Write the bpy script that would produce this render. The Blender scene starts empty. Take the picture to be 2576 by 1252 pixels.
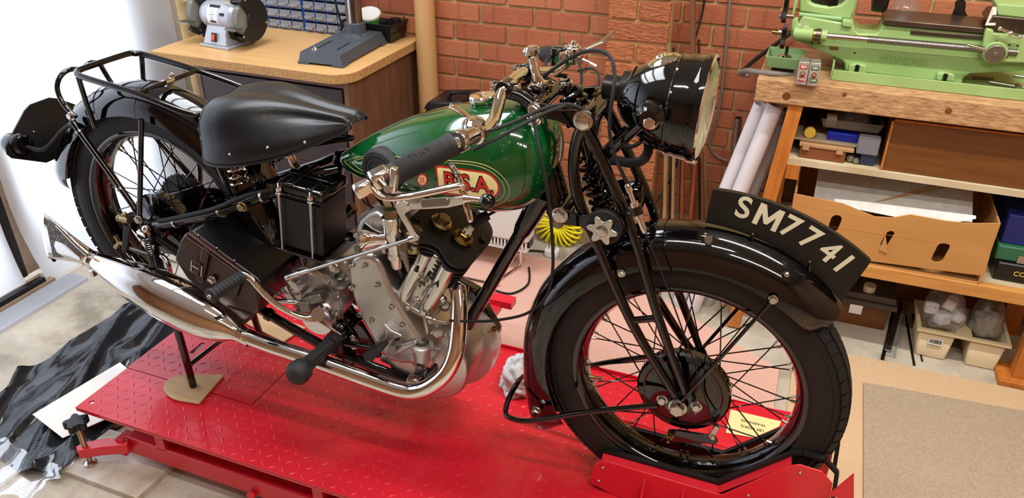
import bpy, bmesh, math, random
from mathutils import Vector, Matrix
from mathutils.bvhtree import BVHTree
random.seed(7)
PI = math.pi
S = bpy.context.scene
C = S.collection

# ------------------------------------------------------------------ camera
CAM = Vector((1.5163, -1.4117, 1.4339)); YAW, PITCH, ROLL, FOC = 0.3703, 0.5158, 0.0065, 1964.72
W_, H_ = 2576.0, 1252.0
_f = Vector((-math.sin(YAW)*math.cos(PITCH), math.cos(YAW)*math.cos(PITCH), -math.sin(PITCH)))
_r0 = Vector((math.cos(YAW), math.sin(YAW), 0)); _u0 = _r0.cross(_f)
_r = math.cos(ROLL)*_r0 + math.sin(ROLL)*_u0
_u = -math.sin(ROLL)*_r0 + math.cos(ROLL)*_u0
cd = bpy.data.cameras.new('camera'); cam = bpy.data.objects.new('camera', cd); C.objects.link(cam)
cd.sensor_fit = 'HORIZONTAL'; cd.sensor_width = 36.0; cd.lens = 36.0*FOC/W_; cd.clip_start = 0.02; cd.clip_end = 60
M = Matrix((( _r.x, _u.x, -_f.x, CAM.x), (_r.y, _u.y, -_f.y, CAM.y), (_r.z, _u.z, -_f.z, CAM.z), (0,0,0,1)))
cam.matrix_world = M
S.camera = cam
def ray(px, py):
    return _f + (px-W_/2)/FOC*_r - (py-H_/2)/FOC*_u
def P(px, py, Y):                      # photo pixel -> point on the upright plane at depth Y
    d = ray(px, py); return CAM + d*((Y-CAM.y)/d.y)
def PZ(px, py, z):                     # photo pixel -> point on the level plane at height z
    d = ray(px, py); return CAM + d*((z-CAM.z)/d.z)
def PX(px, py, X):
    d = ray(px, py); return CAM + d*((X-CAM.x)/d.x)

# ------------------------------------------------------------------ light
FLOOR = -0.20
wd = bpy.data.worlds.new('world'); S.world = wd; wd.use_nodes = True
wd.node_tree.nodes['Background'].inputs[0].default_value = (0.80, 0.90, 1.0, 1)
wd.node_tree.nodes['Background'].inputs[1].default_value = 2.0
S.view_settings.view_transform = 'Standard'; S.view_settings.look = 'None'
S.view_settings.gamma = 1.0; S.view_settings.use_curve_mapping = False
S.view_settings.exposure = 0.0
def area(name, loc, size, rot, power, col):
    l = bpy.data.lights.new(name, 'AREA'); l.shape = 'RECTANGLE'; l.size, l.size_y = size
    l.energy = power; l.color = col
    o = bpy.data.objects.new(name, l); C.objects.link(o); o.location = loc; o.rotation_euler = rot
    return o
# daylight coming in at the left-hand window (behind the white sheets) and at the roof window
area('daylight_left_window_offscreen', (-1.635, 0.0, 0.95), (1.9, 2.4), (0, -PI/2, 0), 42, (0.82, 0.90, 1.0))
area('daylight_roof_window_offscreen', (-0.15, 0.35, 2.46), (1.1, 1.2), (0, 0, 0), 42, (0.95, 0.97, 1.0))

# ------------------------------------------------------------------ helpers
def V(*a): return Vector(a)
class G:
    def __init__(s): s.v = []; s.f = []; s.m = []; s.mi = 0
    def add(s, vs, fs):
        o = len(s.v); s.v += [Vector(v) for v in vs]
        for f in fs: s.f.append(tuple(i+o for i in f)); s.m.append(s.mi)
        return s
    def mat(s, i): s.mi = i; return s
    def box(s, c, size, R=None):
        hx, hy, hz = size[0]/2, size[1]/2, size[2]/2; c = Vector(c)
        vs = [Vector((x*hx, y*hy, z*hz)) for x in (-1,1) for y in (-1,1) for z in (-1,1)]
        if R is not None: vs = [R @ v for v in vs]
        return s.add([c+v for v in vs], [(0,1,3,2),(4,6,7,5),(0,4,5,1),(2,3,7,6),(0,2,6,4),(1,5,7,3)])
    def bx(s, x0, x1, y0, y1, z0, z1):
        return s.box(((x0+x1)/2,(y0+y1)/2,(z0+z1)/2), (x1-x0,y1-y0,z1-z0))
    def cyl(s, p0, p1, r0, r1=None, n=16, cap=True):
        return s.lathe([(r0,0),((r0 if r1 is None else r1),(Vector(p1)-Vector(p0)).length)], p0, Vector(p1)-Vector(p0), n, cap)
    def lathe(s, prof, org, axis, n=24, cap=True, a0=0.0):
        org = Vector(org); ax = Vector(axis).normalized()
        e = Vector((0,0,1)) if abs(ax.z) < 0.9 else Vector((1,0,0))
        u = (e - ax*e.dot(ax)).normalized(); w = ax.cross(u)
        vs, fs = [], []
        for (r, h) in prof:
            for k in range(n):
                a = 2*PI*k/n + a0; vs.append(org + ax*h + (u*math.cos(a)+w*math.sin(a))*r)
        for j in range(len(prof)-1):
            for k in range(n):
                k2 = (k+1) % n; fs.append((j*n+k, j*n+k2, (j+1)*n+k2, (j+1)*n+k))
        if cap:
            if prof[0][0] > 1e-6: fs.append(tuple(range(n-1,-1,-1)))
            if prof[-1][0] > 1e-6: fs.append(tuple((len(prof)-1)*n+k for k in range(n)))
        return s.add(vs, fs)
    def hexn(s, c, axis, r, h): # hexagon nut/bolt head, centred base at c
        return s.lathe([(r*.9,0),(r,h*.12),(r,h*.85),(r*.82,h)], c, axis, 6)
    def tube(s, pts, r, n=10, closed=False, cap=True, sm=0):
        pts = [Vector(p) for p in pts]
        if sm: 
            if isinstance(r,(list,tuple)): pts, r = crv(pts, sm, closed, list(r))
            else: pts = crv(pts, sm, closed)
        m = len(pts); rs = r if isinstance(r,(list,tuple)) else [r]*m
        T = []
        for i in range(m):
            if closed: t = pts[(i+1)%m]-pts[i-1]
            else: t = pts[min(i+1,m-1)]-pts[max(i-1,0)]
            T.append(t.normalized() if t.length > 1e-9 else Vector((0,0,1)))
        e = Vector((0,0,1)) if abs(T[0].z) < 0.9 else Vector((1,0,0))
        u = (e-T[0]*e.dot(T[0])).normalized()
        vs, fs = [], []
        for i in range(m):
            u = (u-T[i]*u.dot(T[i])); u = u.normalized() if u.length > 1e-6 else T[i].orthogonal().normalized()
            w = T[i].cross(u)
            for k in range(n):
                a = 2*PI*k/n; vs.append(pts[i]+(u*math.cos(a)+w*math.sin(a))*rs[i])
        for i in range(m if closed else m-1):
            j = (i+1) % m
            for k in range(n):
                k2 = (k+1) % n; fs.append((i*n+k, i*n+k2, j*n+k2, j*n+k))
        if cap and not closed:
            fs.append(tuple(range(n-1,-1,-1))); fs.append(tuple((m-1)*n+k for k in range(n)))
        return s.add(vs, fs)
    def prism(s, poly, org, u, v, t):     # polygon in the (u,v) frame, extruded by vector t
        org, u, v, t = Vector(org), Vector(u), Vector(v), Vector(t); n = len(poly)
        a = [org+u*p[0]+v*p[1] for p in poly]; b = [q+t for q in a]
        fs = [tuple(range(n-1,-1,-1)), tuple(range(n,2*n))]
        for i in range(n): fs.append((i,(i+1)%n,n+(i+1)%n,n+i))
        return s.add(a+b, fs)
    def poly3(s, pts, t):                 # 3-D outline extruded by t
        pts = [Vector(p) for p in pts]; t = Vector(t); n = len(pts)
        fs = [tuple(range(n-1,-1,-1)), tuple(range(n,2*n))]
        for i in range(n): fs.append((i,(i+1)%n,n+(i+1)%n,n+i))
        return s.add(pts+[p+t for p in pts], fs)
    def grid(s, rows, cu=False, cv=False):
        m, n = len(rows), len(rows[0]); vs = [q for r in rows for q in r]; fs = []
        for i in range(m if cv else m-1):
            for j in range(n if cu else n-1):
                fs.append((i*n+j, i*n+(j+1)%n, ((i+1)%m)*n+(j+1)%n, ((i+1)%m)*n+j))
        return s.add(vs, fs)
    def ball(s, c, r, n=16, m=10, sc=(1,1,1)):
        c = Vector(c)
        rows = []
        for i in range(m+1):
            th = PI*i/m
            rows.append([c+Vector((r*sc[0]*math.sin(th)*math.cos(2*PI*k/n), r*sc[1]*math.sin(th)*math.sin(2*PI*k/n), r*sc[2]*math.cos(th))) for k in range(n)])
        return s.grid(rows, cu=True)
    def helix(s, p0, p1, R, turns, r, n=6, per=14, R1=None):
        p0, p1 = Vector(p0), Vector(p1); ax = (p1-p0); L = ax.length; ax.normalize()
        u = ax.orthogonal().normalized(); w = ax.cross(u); pts = []
        N = int(turns*per)
        for i in range(N+1):
            t = i/N; a = 2*PI*turns*t; rr = R if R1 is None else R+(R1-R)*t
            pts.append(p0+ax*L*t+(u*math.cos(a)+w*math.sin(a))*rr)
        return s.tube(pts, r, n)
def crv(pts, k=6, closed=False, rs=None):   # Catmull-Rom resampling
    n = len(pts); out = []; ro = []
    for i in range(n if closed else n-1):
        if closed: a,b,c,d = pts[i-1],pts[i],pts[(i+1)%n],pts[(i+2)%n]
        else: a,b,c,d = pts[max(i-1,0)],pts[i],pts[i+1],pts[min(i+2,n-1)]
        for j in range(k):
            t = j/k
            out.append(0.5*((2*b)+(c-a)*t+(2*a-5*b+4*c-d)*t*t+(3*b-a-3*c+d)*t*t*t))
            if rs: ro.append(rs[i]*(1-t)+rs[(i+1)%n]*t)
    if not closed:
        out.append(pts[-1]); 
        if rs: ro.append(rs[-1])
    return (out, ro) if rs else out
def rrect(x0, x1, y0, y1, r, n=4):
    out = []
    for cx, cy, a in ((x1-r,y0+r,-PI/2),(x1-r,y1-r,0),(x0+r,y1-r,PI/2),(x0+r,y0+r,PI)):
        for i in range(n+1):
            t = a+PI/2*i/n; out.append((cx+r*math.cos(t), cy+r*math.sin(t)))
    return out
def RX(a): return Matrix.Rotation(a,3,'X')
def RY(a): return Matrix.Rotation(a,3,'Y')
def RZ(a): return Matrix.Rotation(a,3,'Z')

ORG = {}
def mesh(name, g, mats, org=(0,0,0), ang=38, flat=False):
    me = bpy.data.meshes.new(name); org = Vector(org)
    me.from_pydata([v-org for v in g.v], [], g.f)
    for m in (mats if isinstance(mats,(list,tuple)) else [mats]): me.materials.append(MT[m])
    if any(g.m): me.polygons.foreach_set('material_index', g.m)
    bm = bmesh.new(); bm.from_mesh(me); bmesh.ops.recalc_face_normals(bm, faces=bm.faces); bm.to_mesh(me); bm.free()
    if not flat:
        me.polygons.foreach_set('use_smooth', [True]*len(me.polygons)); me.set_sharp_from_angle(angle=math.radians(ang))
    me.update(); return me
def tag(o, label=None, cat=None, group=None, kind=None):
    if label: o['label'] = label
    if cat: o['category'] = cat
    if group: o['group'] = group
    if kind: o['kind'] = kind
    return o
def link(name, data, parent=None, loc=None):
    o = bpy.data.objects.new(name, data); C.objects.link(o)
    if parent is not None: o.parent = parent
    if loc is not None: o.location = loc
    ORG[o.name] = (ORG[parent.name] if parent is not None else Vector((0,0,0))) + Vector(o.location)
    return o
def obj(name, g, mats, parent=None, bev=0, ang=38, flat=False, org=None, seg=2, label=None):
    """one mesh object from world coordinates; a top-level one takes its base centre as origin"""
    if parent is not None: o0 = ORG[parent.name]; loc = None
    else:
        if org is None:
            xs=[v.x for v in g.v]; ys=[v.y for v in g.v]; zs=[v.z for v in g.v]
            org=((min(xs)+max(xs))/2,(min(ys)+max(ys))/2,min(zs))
        o0 = Vector(org); loc = o0
    me = mesh(name, g, mats, o0, ang, flat)
    o = link(name, me, parent, loc)
    if bev:
        b = o.modifiers.new('bevel','BEVEL'); b.width = bev; b.segments = seg; b.limit_method = 'ANGLE'; b.angle_limit = math.radians(40)
        b.harden_normals = False
    if label: o['label'] = label
    return o
def thing(name, loc, label, cat, group=None):
    o = link(name, None, None, Vector(loc)); o.empty_display_size = .05
    return tag(o, label, cat, group)
def copy_tree(o, loc, parent=None, rz=None):
    c = o.copy(); C.objects.link(c); c.parent = parent
    if parent is None:
        c.location = loc
        if rz is not None: c.rotation_euler = (0,0,rz)
    ORG[c.name] = Vector(c.location)
    for ch in o.children: copy_tree(ch, ch.location, c)
    return c
def textmesh(txt, size, extrude=0.0, offset=0.0, res=6, align='CENTER', sx=1.0, space=1.0):
    cu = bpy.data.curves.new('lettering','FONT'); cu.body = txt; cu.size = size; cu.extrude = extrude; cu.offset = offset
    cu.align_x = align; cu.align_y = 'CENTER'; cu.resolution_u = res; cu.space_character = space
    o = bpy.data.objects.new('lettering', cu); C.objects.link(o)
    dg = bpy.context.evaluated_depsgraph_get(); me = bpy.data.meshes.new_from_object(o.evaluated_get(dg))
    bpy.data.objects.remove(o); 
    vs = [Vector((v.co.x*sx, v.co.y, v.co.z)) for v in me.vertices]; fs = [tuple(p.vertices) for p in me.polygons]
    bpy.data.meshes.remove(me); bpy.data.curves.remove(cu); return vs, fs
def put_text(g, txt, size, org, u, v, nrm, extrude=.0004, **k):
    if 'M' in txt: k['offset'] = 0.0
    vs, fs = textmesh(txt, size, extrude, **k); org, u, v, nrm = Vector(org), Vector(u).normalized(), Vector(v).normalized(), Vector(nrm).normalized()
    return g.add([org+u*a.x+v*a.y+nrm*a.z for a in vs], fs)

# ------------------------------------------------------------------ materials
MT = {}
def lin(c):
    if isinstance(c,str):
        c = [int(c[i:i+2],16)/255 for i in (0,2,4)]
    return [ (x/12.92 if x <= .04045 else ((x+.055)/1.055)**2.4) for x in c]
def mat(name, col, rough=.5, metal=0, coat=0, col2=None, nscale=8, nmix=.5, bump=0, bscale=60, ndetail=4, spec=.5, trans=0, alpha=1, sheen=0, stretch=None, rvar=0, ior=1.45, sub=0):
    m = bpy.data.materials.new(name); m.use_nodes = True; nt = m.node_tree; b = nt.nodes['Principled BSDF']
    b.inputs['Base Color'].default_value = (*lin(col),1); b.inputs['Roughness'].default_value = rough; b.inputs['Metallic'].default_value = metal
    b.inputs['Coat Weight'].default_value = coat; b.inputs['Coat Roughness'].default_value = .03; b.inputs['Specular IOR Level'].default_value = spec
    b.inputs['Transmission Weight'].default_value = trans; b.inputs['Alpha'].default_value = alpha; b.inputs['Sheen Weight'].default_value = sheen; b.inputs['IOR'].default_value = ior
    if sub: b.inputs['Subsurface Weight'].default_value = sub; b.inputs['Subsurface Radius'].default_value = (.01,.01,.01)
    tc = None
    if col2 or bump or rvar:
        tc = nt.nodes.new('ShaderNodeTexCoord'); mp = nt.nodes.new('ShaderNodeMapping'); nt.links.new(tc.outputs['Object'], mp.inputs[0])
        if stretch: mp.inputs['Scale'].default_value = stretch
    if col2 or rvar:
        n = nt.nodes.new('ShaderNodeTexNoise'); n.inputs['Scale'].default_value = nscale; n.inputs['Detail'].default_value = ndetail
        nt.links.new(mp.outputs[0], n.inputs['Vector'])
        r = nt.nodes.new('ShaderNodeValToRGB'); r.color_ramp.elements[0].position = .5-.25*(1-nmix)-.08; r.color_ramp.elements[1].position = .5+.25*(1-nmix)+.08
        nt.links.new(n.outputs['Fac'], r.inputs[0])
        if col2:
            r.color_ramp.elements[0].color = (*lin(col),1); r.color_ramp.elements[1].color = (*lin(col2),1)
            nt.links.new(r.outputs[0], b.inputs['Base Color'])
        if rvar:
            mr = nt.nodes.new('ShaderNodeMapRange'); mr.inputs[3].default_value = max(0,rough-rvar); mr.inputs[4].default_value = min(1,rough+rvar)
            nt.links.new(n.outputs['Fac'], mr.inputs[0]); nt.links.new(mr.outputs[0], b.inputs['Roughness'])
    if bump:
        n2 = nt.nodes.new('ShaderNodeTexNoise'); n2.inputs['Scale'].default_value = bscale; n2.inputs['Detail'].default_value = 3
        nt.links.new(mp.outputs[0], n2.inputs['Vector'])
        bp = nt.nodes.new('ShaderNodeBump'); bp.inputs['Strength'].default_value = bump; bp.inputs['Distance'].default_value = .004
        nt.links.new(n2.outputs['Fac'], bp.inputs['Height']); nt.links.new(bp.outputs[0], b.inputs['Normal'])
    MT[name] = m; return m
mat('black_paint','050506',.08,0,.6)
mat('black_satin','0a0a0b',.35)
mat('rubber','0d0c0c',.62,bump=.12,bscale=120)
mat('rubber_grip','17181a',.55,bump=.3,bscale=700)
mat('chrome','e6e4e2',.045,1)
mat('steel','b9b4ac',.25,1,rvar=.1,nscale=20)
mat('dull_steel','8a857d',.42,1,rvar=.12,nscale=25)
mat('dark_steel','4a4642',.45,1,col2='2c2927',nscale=20)
mat('aluminium','d3d1cf',.32,.9,col2='a9a7a5',nscale=9,nmix=.2,rvar=.1,bump=.08,bscale=200)
mat('polished_aluminium','d4d1cc',.16,1,rvar=.06,nscale=12)
mat('brass','a8925a',.3,1,col2='75602f',nscale=30)
mat('bronze','a3936f',.3,1)
mat('green_paint','07471d',.10,0,.7)
mat('iron_black','0c0c0d',.55,bump=.15,bscale=150)
mat('leather_black','0e0f12',.36,bump=.10,bscale=90,rvar=.06,nscale=30)
mat('leather_brown','351712',.30,col2='260f0c',nscale=18,bump=.10,bscale=150)
mat('cream','e9dd9c',.4); mat('decal_red','c8241c',.35); mat('gold_line','b9a968',.4)
mat('white_letter','d6d0b6',.5)
mat('dull_black_plate','060606',.4)
mat('crimson_red','d21f30',.30,0,.25,col2='c81c2c',nscale=3,rvar=.06,bump=.04,bscale=40)
mat('lift_red','d21f30',.32,0,.2)
mat('chock_red','d21f30',.34,0,.2,bump=.05,bscale=120)
mat('brown_glass','3a1010',.05,0,.5)
# ------------------------------------------------------------------ setting: materials
def brick_mat(name, c1, c2, rustic=False):
    m = bpy.data.materials.new(name); m.use_nodes = True; nt = m.node_tree; b = nt.nodes['Principled BSDF']; L = nt.links.new
    tc = nt.nodes.new('ShaderNodeTexCoord'); oi = nt.nodes.new('ShaderNodeObjectInfo')
    sep = nt.nodes.new('ShaderNodeSeparateXYZ'); L(tc.outputs['Object'], sep.inputs[0])
    add = nt.nodes.new('ShaderNodeVectorMath'); add.operation = 'ADD'; L(tc.outputs['Object'], add.inputs[0])
    mulr = nt.nodes.new('ShaderNodeVectorMath'); mulr.operation = 'SCALE'; mulr.inputs[0].default_value = (13,7,5); L(oi.outputs['Random'], mulr.inputs['Scale'])
    L(mulr.outputs[0], add.inputs[1])
    n = nt.nodes.new('ShaderNodeTexNoise'); n.inputs['Scale'].default_value = 14; n.inputs['Detail'].default_value = 5; L(add.outputs[0], n.inputs['Vector'])
    mix = nt.nodes.new('ShaderNodeMix'); mix.data_type = 'RGBA'; mix.inputs[6].default_value = (*lin(c1),1); mix.inputs[7].default_value = (*lin(c2),1)
    sm = nt.nodes.new('ShaderNodeMath'); sm.operation = 'MULTIPLY_ADD'; sm.inputs[1].default_value = .6; L(oi.outputs['Random'], sm.inputs[0])
    sm2 = nt.nodes.new('ShaderNodeMath'); sm2.operation = 'MULTIPLY'; sm2.inputs[1].default_value = .55; L(n.outputs['Fac'], sm2.inputs[0]); L(sm2.outputs[0], sm.inputs[2])
    L(sm.outputs[0], mix.inputs[0])
    b.inputs['Roughness'].default_value = .75
    bp = nt.nodes.new('ShaderNodeBump'); bp.inputs['Distance'].default_value = .004
    if rustic:      # wavy combed face
        mp = nt.nodes.new('ShaderNodeMapping'); mp.inputs['Scale'].default_value = (18,18,120); L(add.outputs[0], mp.inputs[0])
        n2 = nt.nodes.new('ShaderNodeTexNoise'); n2.inputs['Scale'].default_value = 1.6; n2.inputs['Detail'].default_value = 2; n2.inputs['Distortion'].default_value = .8; L(mp.outputs[0], n2.inputs['Vector'])
        bp.inputs['Strength'].default_value = 1.0; bp.inputs['Distance'].default_value = .014; L(n2.outputs['Fac'], bp.inputs['Height'])
        L(mix.outputs[2], b.inputs['Base Color'])
    else:           # pairs of dark hairlines coloured across the face
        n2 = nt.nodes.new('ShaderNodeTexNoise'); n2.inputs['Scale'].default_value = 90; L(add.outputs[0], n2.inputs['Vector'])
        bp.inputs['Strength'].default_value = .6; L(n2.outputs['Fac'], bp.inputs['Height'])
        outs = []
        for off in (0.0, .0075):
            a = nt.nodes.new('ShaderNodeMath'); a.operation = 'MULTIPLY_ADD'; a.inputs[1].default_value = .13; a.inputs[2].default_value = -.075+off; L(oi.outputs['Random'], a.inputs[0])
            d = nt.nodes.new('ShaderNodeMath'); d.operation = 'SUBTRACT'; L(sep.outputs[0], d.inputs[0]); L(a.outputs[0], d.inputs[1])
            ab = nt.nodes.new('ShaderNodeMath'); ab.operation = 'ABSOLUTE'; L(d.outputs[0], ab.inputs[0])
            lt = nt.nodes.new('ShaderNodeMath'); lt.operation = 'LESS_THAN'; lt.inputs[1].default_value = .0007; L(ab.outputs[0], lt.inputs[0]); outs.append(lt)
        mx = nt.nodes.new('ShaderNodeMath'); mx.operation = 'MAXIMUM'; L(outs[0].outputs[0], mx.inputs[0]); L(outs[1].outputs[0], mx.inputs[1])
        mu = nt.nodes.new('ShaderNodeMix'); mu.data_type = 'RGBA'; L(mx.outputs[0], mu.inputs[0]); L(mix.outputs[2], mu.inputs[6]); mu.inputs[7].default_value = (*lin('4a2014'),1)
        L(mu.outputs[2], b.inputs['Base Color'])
    L(bp.outputs[0], b.inputs['Normal']); MT[name] = m
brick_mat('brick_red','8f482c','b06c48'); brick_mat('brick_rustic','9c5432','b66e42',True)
def bricktex(name, c1, c2, mort, rot=(0,0,0)):
    m = bpy.data.materials.new(name); m.use_nodes = True; nt = m.node_tree; b = nt.nodes['Principled BSDF']; L = nt.links.new
    tc = nt.nodes.new('ShaderNodeTexCoord'); mp = nt.nodes.new('ShaderNodeMapping'); mp.inputs['Rotation'].default_value = rot; L(tc.outputs['Object'], mp.inputs[0])
    t = nt.nodes.new('ShaderNodeTexBrick'); t.inputs['Scale'].default_value = 1; t.inputs['Brick Width'].default_value = .225; t.inputs['Row Height'].default_value = .075; t.inputs['Mortar Size'].default_value = .006
    t.inputs['Color1'].default_value = (*lin(c1),1); t.inputs['Color2'].default_value = (*lin(c2),1); t.inputs['Mortar'].default_value = (*lin(mort),1)
    L(mp.outputs[0], t.inputs['Vector']); L(t.outputs['Color'], b.inputs['Base Color']); b.inputs['Roughness'].default_value = .8; MT[name] = m
bricktex('brick_far','8c5a3a','9c6a46','a08460',(PI/2,0,0)); bricktex('brick_side','8a6248','9a7458','a8967a',(PI/2,0,PI/2))
mat('mortar','a98c5e',.9,col2='bfa577',nscale=20,bump=.6,bscale=90)
mat('mortar_tan','b8935e',.9,col2='c8a873',nscale=20,bump=.6,bscale=90)
mat('render_plinth','8d8064',.9,col2='a99b7c',nscale=6,bump=.4,bscale=50)
mat('ceiling_white','c8c4bc',.8)
# concrete with stains
def concrete():
    m = bpy.data.materials.new('concrete'); m.use_nodes = True; nt = m.node_tree; b = nt.nodes['Principled BSDF']; L = nt.links.new
    tc = nt.nodes.new('ShaderNodeTexCoord')
    n1 = nt.nodes.new('ShaderNodeTexNoise'); n1.inputs['Scale'].default_value = 4.5; n1.inputs['Detail'].default_value = 8; n1.inputs['Roughness'].default_value = .62; L(tc.outputs['Object'], n1.inputs['Vector'])
    r = nt.nodes.new('ShaderNodeValToRGB'); e = r.color_ramp.elements; e[0].position = .33; e[0].color = (*lin('958a78'),1); e[1].position = .62; e[1].color = (*lin('cdc4b3'),1)
    x = e.new(.47); x.color = (*lin('bdb2a0'),1); L(n1.outputs['Fac'], r.inputs[0])
    n2 = nt.nodes.new('ShaderNodeTexNoise'); n2.inputs['Scale'].default_value = 60; n2.inputs['Detail'].default_value = 4; L(tc.outputs['Object'], n2.inputs['Vector'])
    mx = nt.nodes.new('ShaderNodeMix'); mx.data_type = 'RGBA'; mx.blend_type = 'MULTIPLY'; mx.inputs[0].default_value = .35; L(r.outputs[0], mx.inputs[6]); L(n2.outputs['Color'], mx.inputs[7])
    g = nt.nodes.new('ShaderNodeRGBToBW'); L(n2.outputs['Color'], g.inputs[0]); L(g.outputs[0], mx.inputs[7]); L(mx.outputs[2], b.inputs['Base Color'])
    b.inputs['Roughness'].default_value = .8
    bp = nt.nodes.new('ShaderNodeBump'); bp.inputs['Strength'].default_value = .3; bp.inputs['Distance'].default_value = .005; L(n2.outputs['Fac'], bp.inputs['Height']); L(bp.outputs[0], b.inputs['Normal']); MT['concrete'] = m
concrete()
def sheetmat(name, col, tr):
    m = bpy.data.materials.new(name); m.use_nodes = True; nt = m.node_tree; L = nt.links.new; nt.nodes.remove(nt.nodes['Principled BSDF'])
    d = nt.nodes.new('ShaderNodeBsdfDiffuse'); t = nt.nodes.new('ShaderNodeBsdfTranslucent'); mx = nt.nodes.new('ShaderNodeMixShader')
    d.inputs[0].default_value = (*lin(col),1); t.inputs[0].default_value = (*lin(col),1); mx.inputs[0].default_value = tr
    g = nt.nodes.new('ShaderNodeBsdfGlossy'); g.inputs['Roughness'].default_value = .35; mx2 = nt.nodes.new('ShaderNodeMixShader'); mx2.inputs[0].default_value = .04
    L(d.outputs[0], mx.inputs[1]); L(t.outputs[0], mx.inputs[2]); L(mx.outputs[0], mx2.inputs[1]); L(g.outputs[0], mx2.inputs[2])
    L(mx2.outputs[0], nt.nodes['Material Output'].inputs[0]); MT[name] = m
sheetmat('white_sheet','e9edf6',.6)
def emis(name, col, st):
    m = bpy.data.materials.new(name); m.use_nodes = True; b = m.node_tree.nodes['Principled BSDF']
    b.inputs['Emission Color'].default_value = (*lin(col),1); b.inputs['Emission Strength'].default_value = st; MT[name] = m
emis('tube_light','fff4e0',9)
def carpet(name, c1, c2, sc=220):
    mat(name, c1, .95, col2=c2, nscale=sc, ndetail=3, nmix=.1, bump=.8, bscale=260, spec=.1)
carpet('carpet_pink','deb5a5','cc9f90'); carpet('carpet_peach','d2b592','c4a682'); carpet('carpet_grey','b6a48e','9a8a74',160)

# ------------------------------------------------------------------ setting: shell
XL, XR, YB, YF, ZC = -1.62, 3.3, 1.46, -2.8, 2.42
st = dict(kind='structure')
o = obj('floor', G().bx(XL,XR,YF,YB+.2,FLOOR-.1,FLOOR), 'concrete'); tag(o, **st)
# ceiling with an opening for the roof window
g = G(); g.bx(XL,-.72,YF,YB,ZC,ZC+.06); g.bx(.42,XR,YF,YB,ZC,ZC+.06); g.bx(-.72,.42,YF,-.27,ZC,ZC+.06); g.bx(-.72,.42,.97,YB,ZC,ZC+.06)
o = obj('ceiling', g, 'ceiling_white'); tag(o, **st)
g = G()
for x in (-.72,-.34,.04,.42): g.bx(x-.02,x+.02,-.29,.99,ZC-.07,ZC-.03)
for y in (-.28,.98): g.bx(-.74,.44,y-.02,y+.02,ZC-.07,ZC-.03)
o = obj('window_1', g, 'black_satin'); tag(o, **st)
wb = obj('wall_back', G().bx(XL,XR,YB,YB+.2,FLOOR,ZC), 'mortar', org=(0,YB,0)); tag(wb, **st)
o = obj('wall_right', G().bx(XR,XR+.1,YF,YB,FLOOR,ZC), 'brick_side'); tag(o, **st)
# wall behind the camera
o = obj('wall_front', G().bx(XL,XR,YF-.1,YF,FLOOR,ZC), 'brick_far'); tag(o, **st)
g = G(); g.bx(XL-.1,XL,YF,-1.25,FLOOR,ZC); g.bx(XL-.1,XL,1.25,YB,FLOOR,ZC); g.bx(XL-.1,XL,-1.25,1.25,FLOOR,-.1); g.bx(XL-.1,XL,-1.25,1.25,1.95,ZC)
o = obj('wall_left', g, 'brick_side'); tag(o, **st)
g = G()
for y in (-1.25,-.42,.42,1.25): g.bx(XL-.08,XL-.02,y-.035,y+.035,-.1,1.95)
for z in (-.1,1.1,1.95): g.bx(XL-.08,XL-.02,-1.28,1.28,z-.035,z+.035)
o = obj('window_2', g, 'ceiling_white'); tag(o, **st)
o = obj('trim_1', G().bx(-.25,2.9,YB-.035,YB+.01,FLOOR,-.02), 'render_plinth'); tag(o, **st)

# bricks of the back wall: each one its own piece, proud of the mortar bed
def brick_mesh(L, mt, h=.064, d=.018, jag=.0012):
    rnd = random.Random(int(L*1e4)); g = G(); n = 5
    g.box((0,0,0),(L,d,h))
    me = mesh('brick', g, mt, flat=True); bm = bmesh.new(); bm.from_mesh(me)
    bmesh.ops.bevel(bm, geom=[e for e in bm.edges], offset=.0022, segments=1, affect='EDGES')
    bm.to_mesh(me); bm.free(); return me
BM = {}
def brick(x0, x1, zc, y, parent, mt):
    k = (round(x1-x0,3), mt)
    if k not in BM: BM[k] = brick_mesh(x1-x0, mt)
    o = bpy.data.objects.new('brick', BM[k]); C.objects.link(o); o.parent = parent
    o.location = Vector(((x0+x1)/2, y+random.uniform(-.0015,.0015), zc)) - ORG[parent.name]
    o.rotation_euler = (0, random.uniform(-.004,.004), random.uniform(-.003,.003))
Z0 = P(1092,45,YB).z          # a bed joint read from the photo
c0 = Z0 - .0375
for r in range(-9, 5):
    zc = c0 + r*.075
    x = -.75 + (.1125 if r % 2 else 0)
    if zc < 0.0: continue
    while x < 2.62:
        a, b2 = x+.005, x+.220
        x += .225
        if b2 > .82 and a < 1.02:     # behind the pier
            if a < .80: b2 = .805
            elif b2 > 1.03: a = 1.02
            else: continue
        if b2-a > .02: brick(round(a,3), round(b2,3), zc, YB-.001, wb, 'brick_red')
pier = obj('wall_pier', G().bx(.815,1.022,1.366,YB+.02,FLOOR,ZC), 'mortar_tan', org=(.92,1.36,0)); tag(pier, **st)
for r in range(-9, 5):
    zc = c0 + r*.075 + .012
    if zc < -.12: continue
    if r % 2: brick(.806,1.025,zc,1.363,pier,'brick_rustic')
    else: brick(.806,.907,zc,1.363,pier,'brick_rustic'); brick(.918,1.025,zc,1.363,pier,'brick_rustic')

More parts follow.
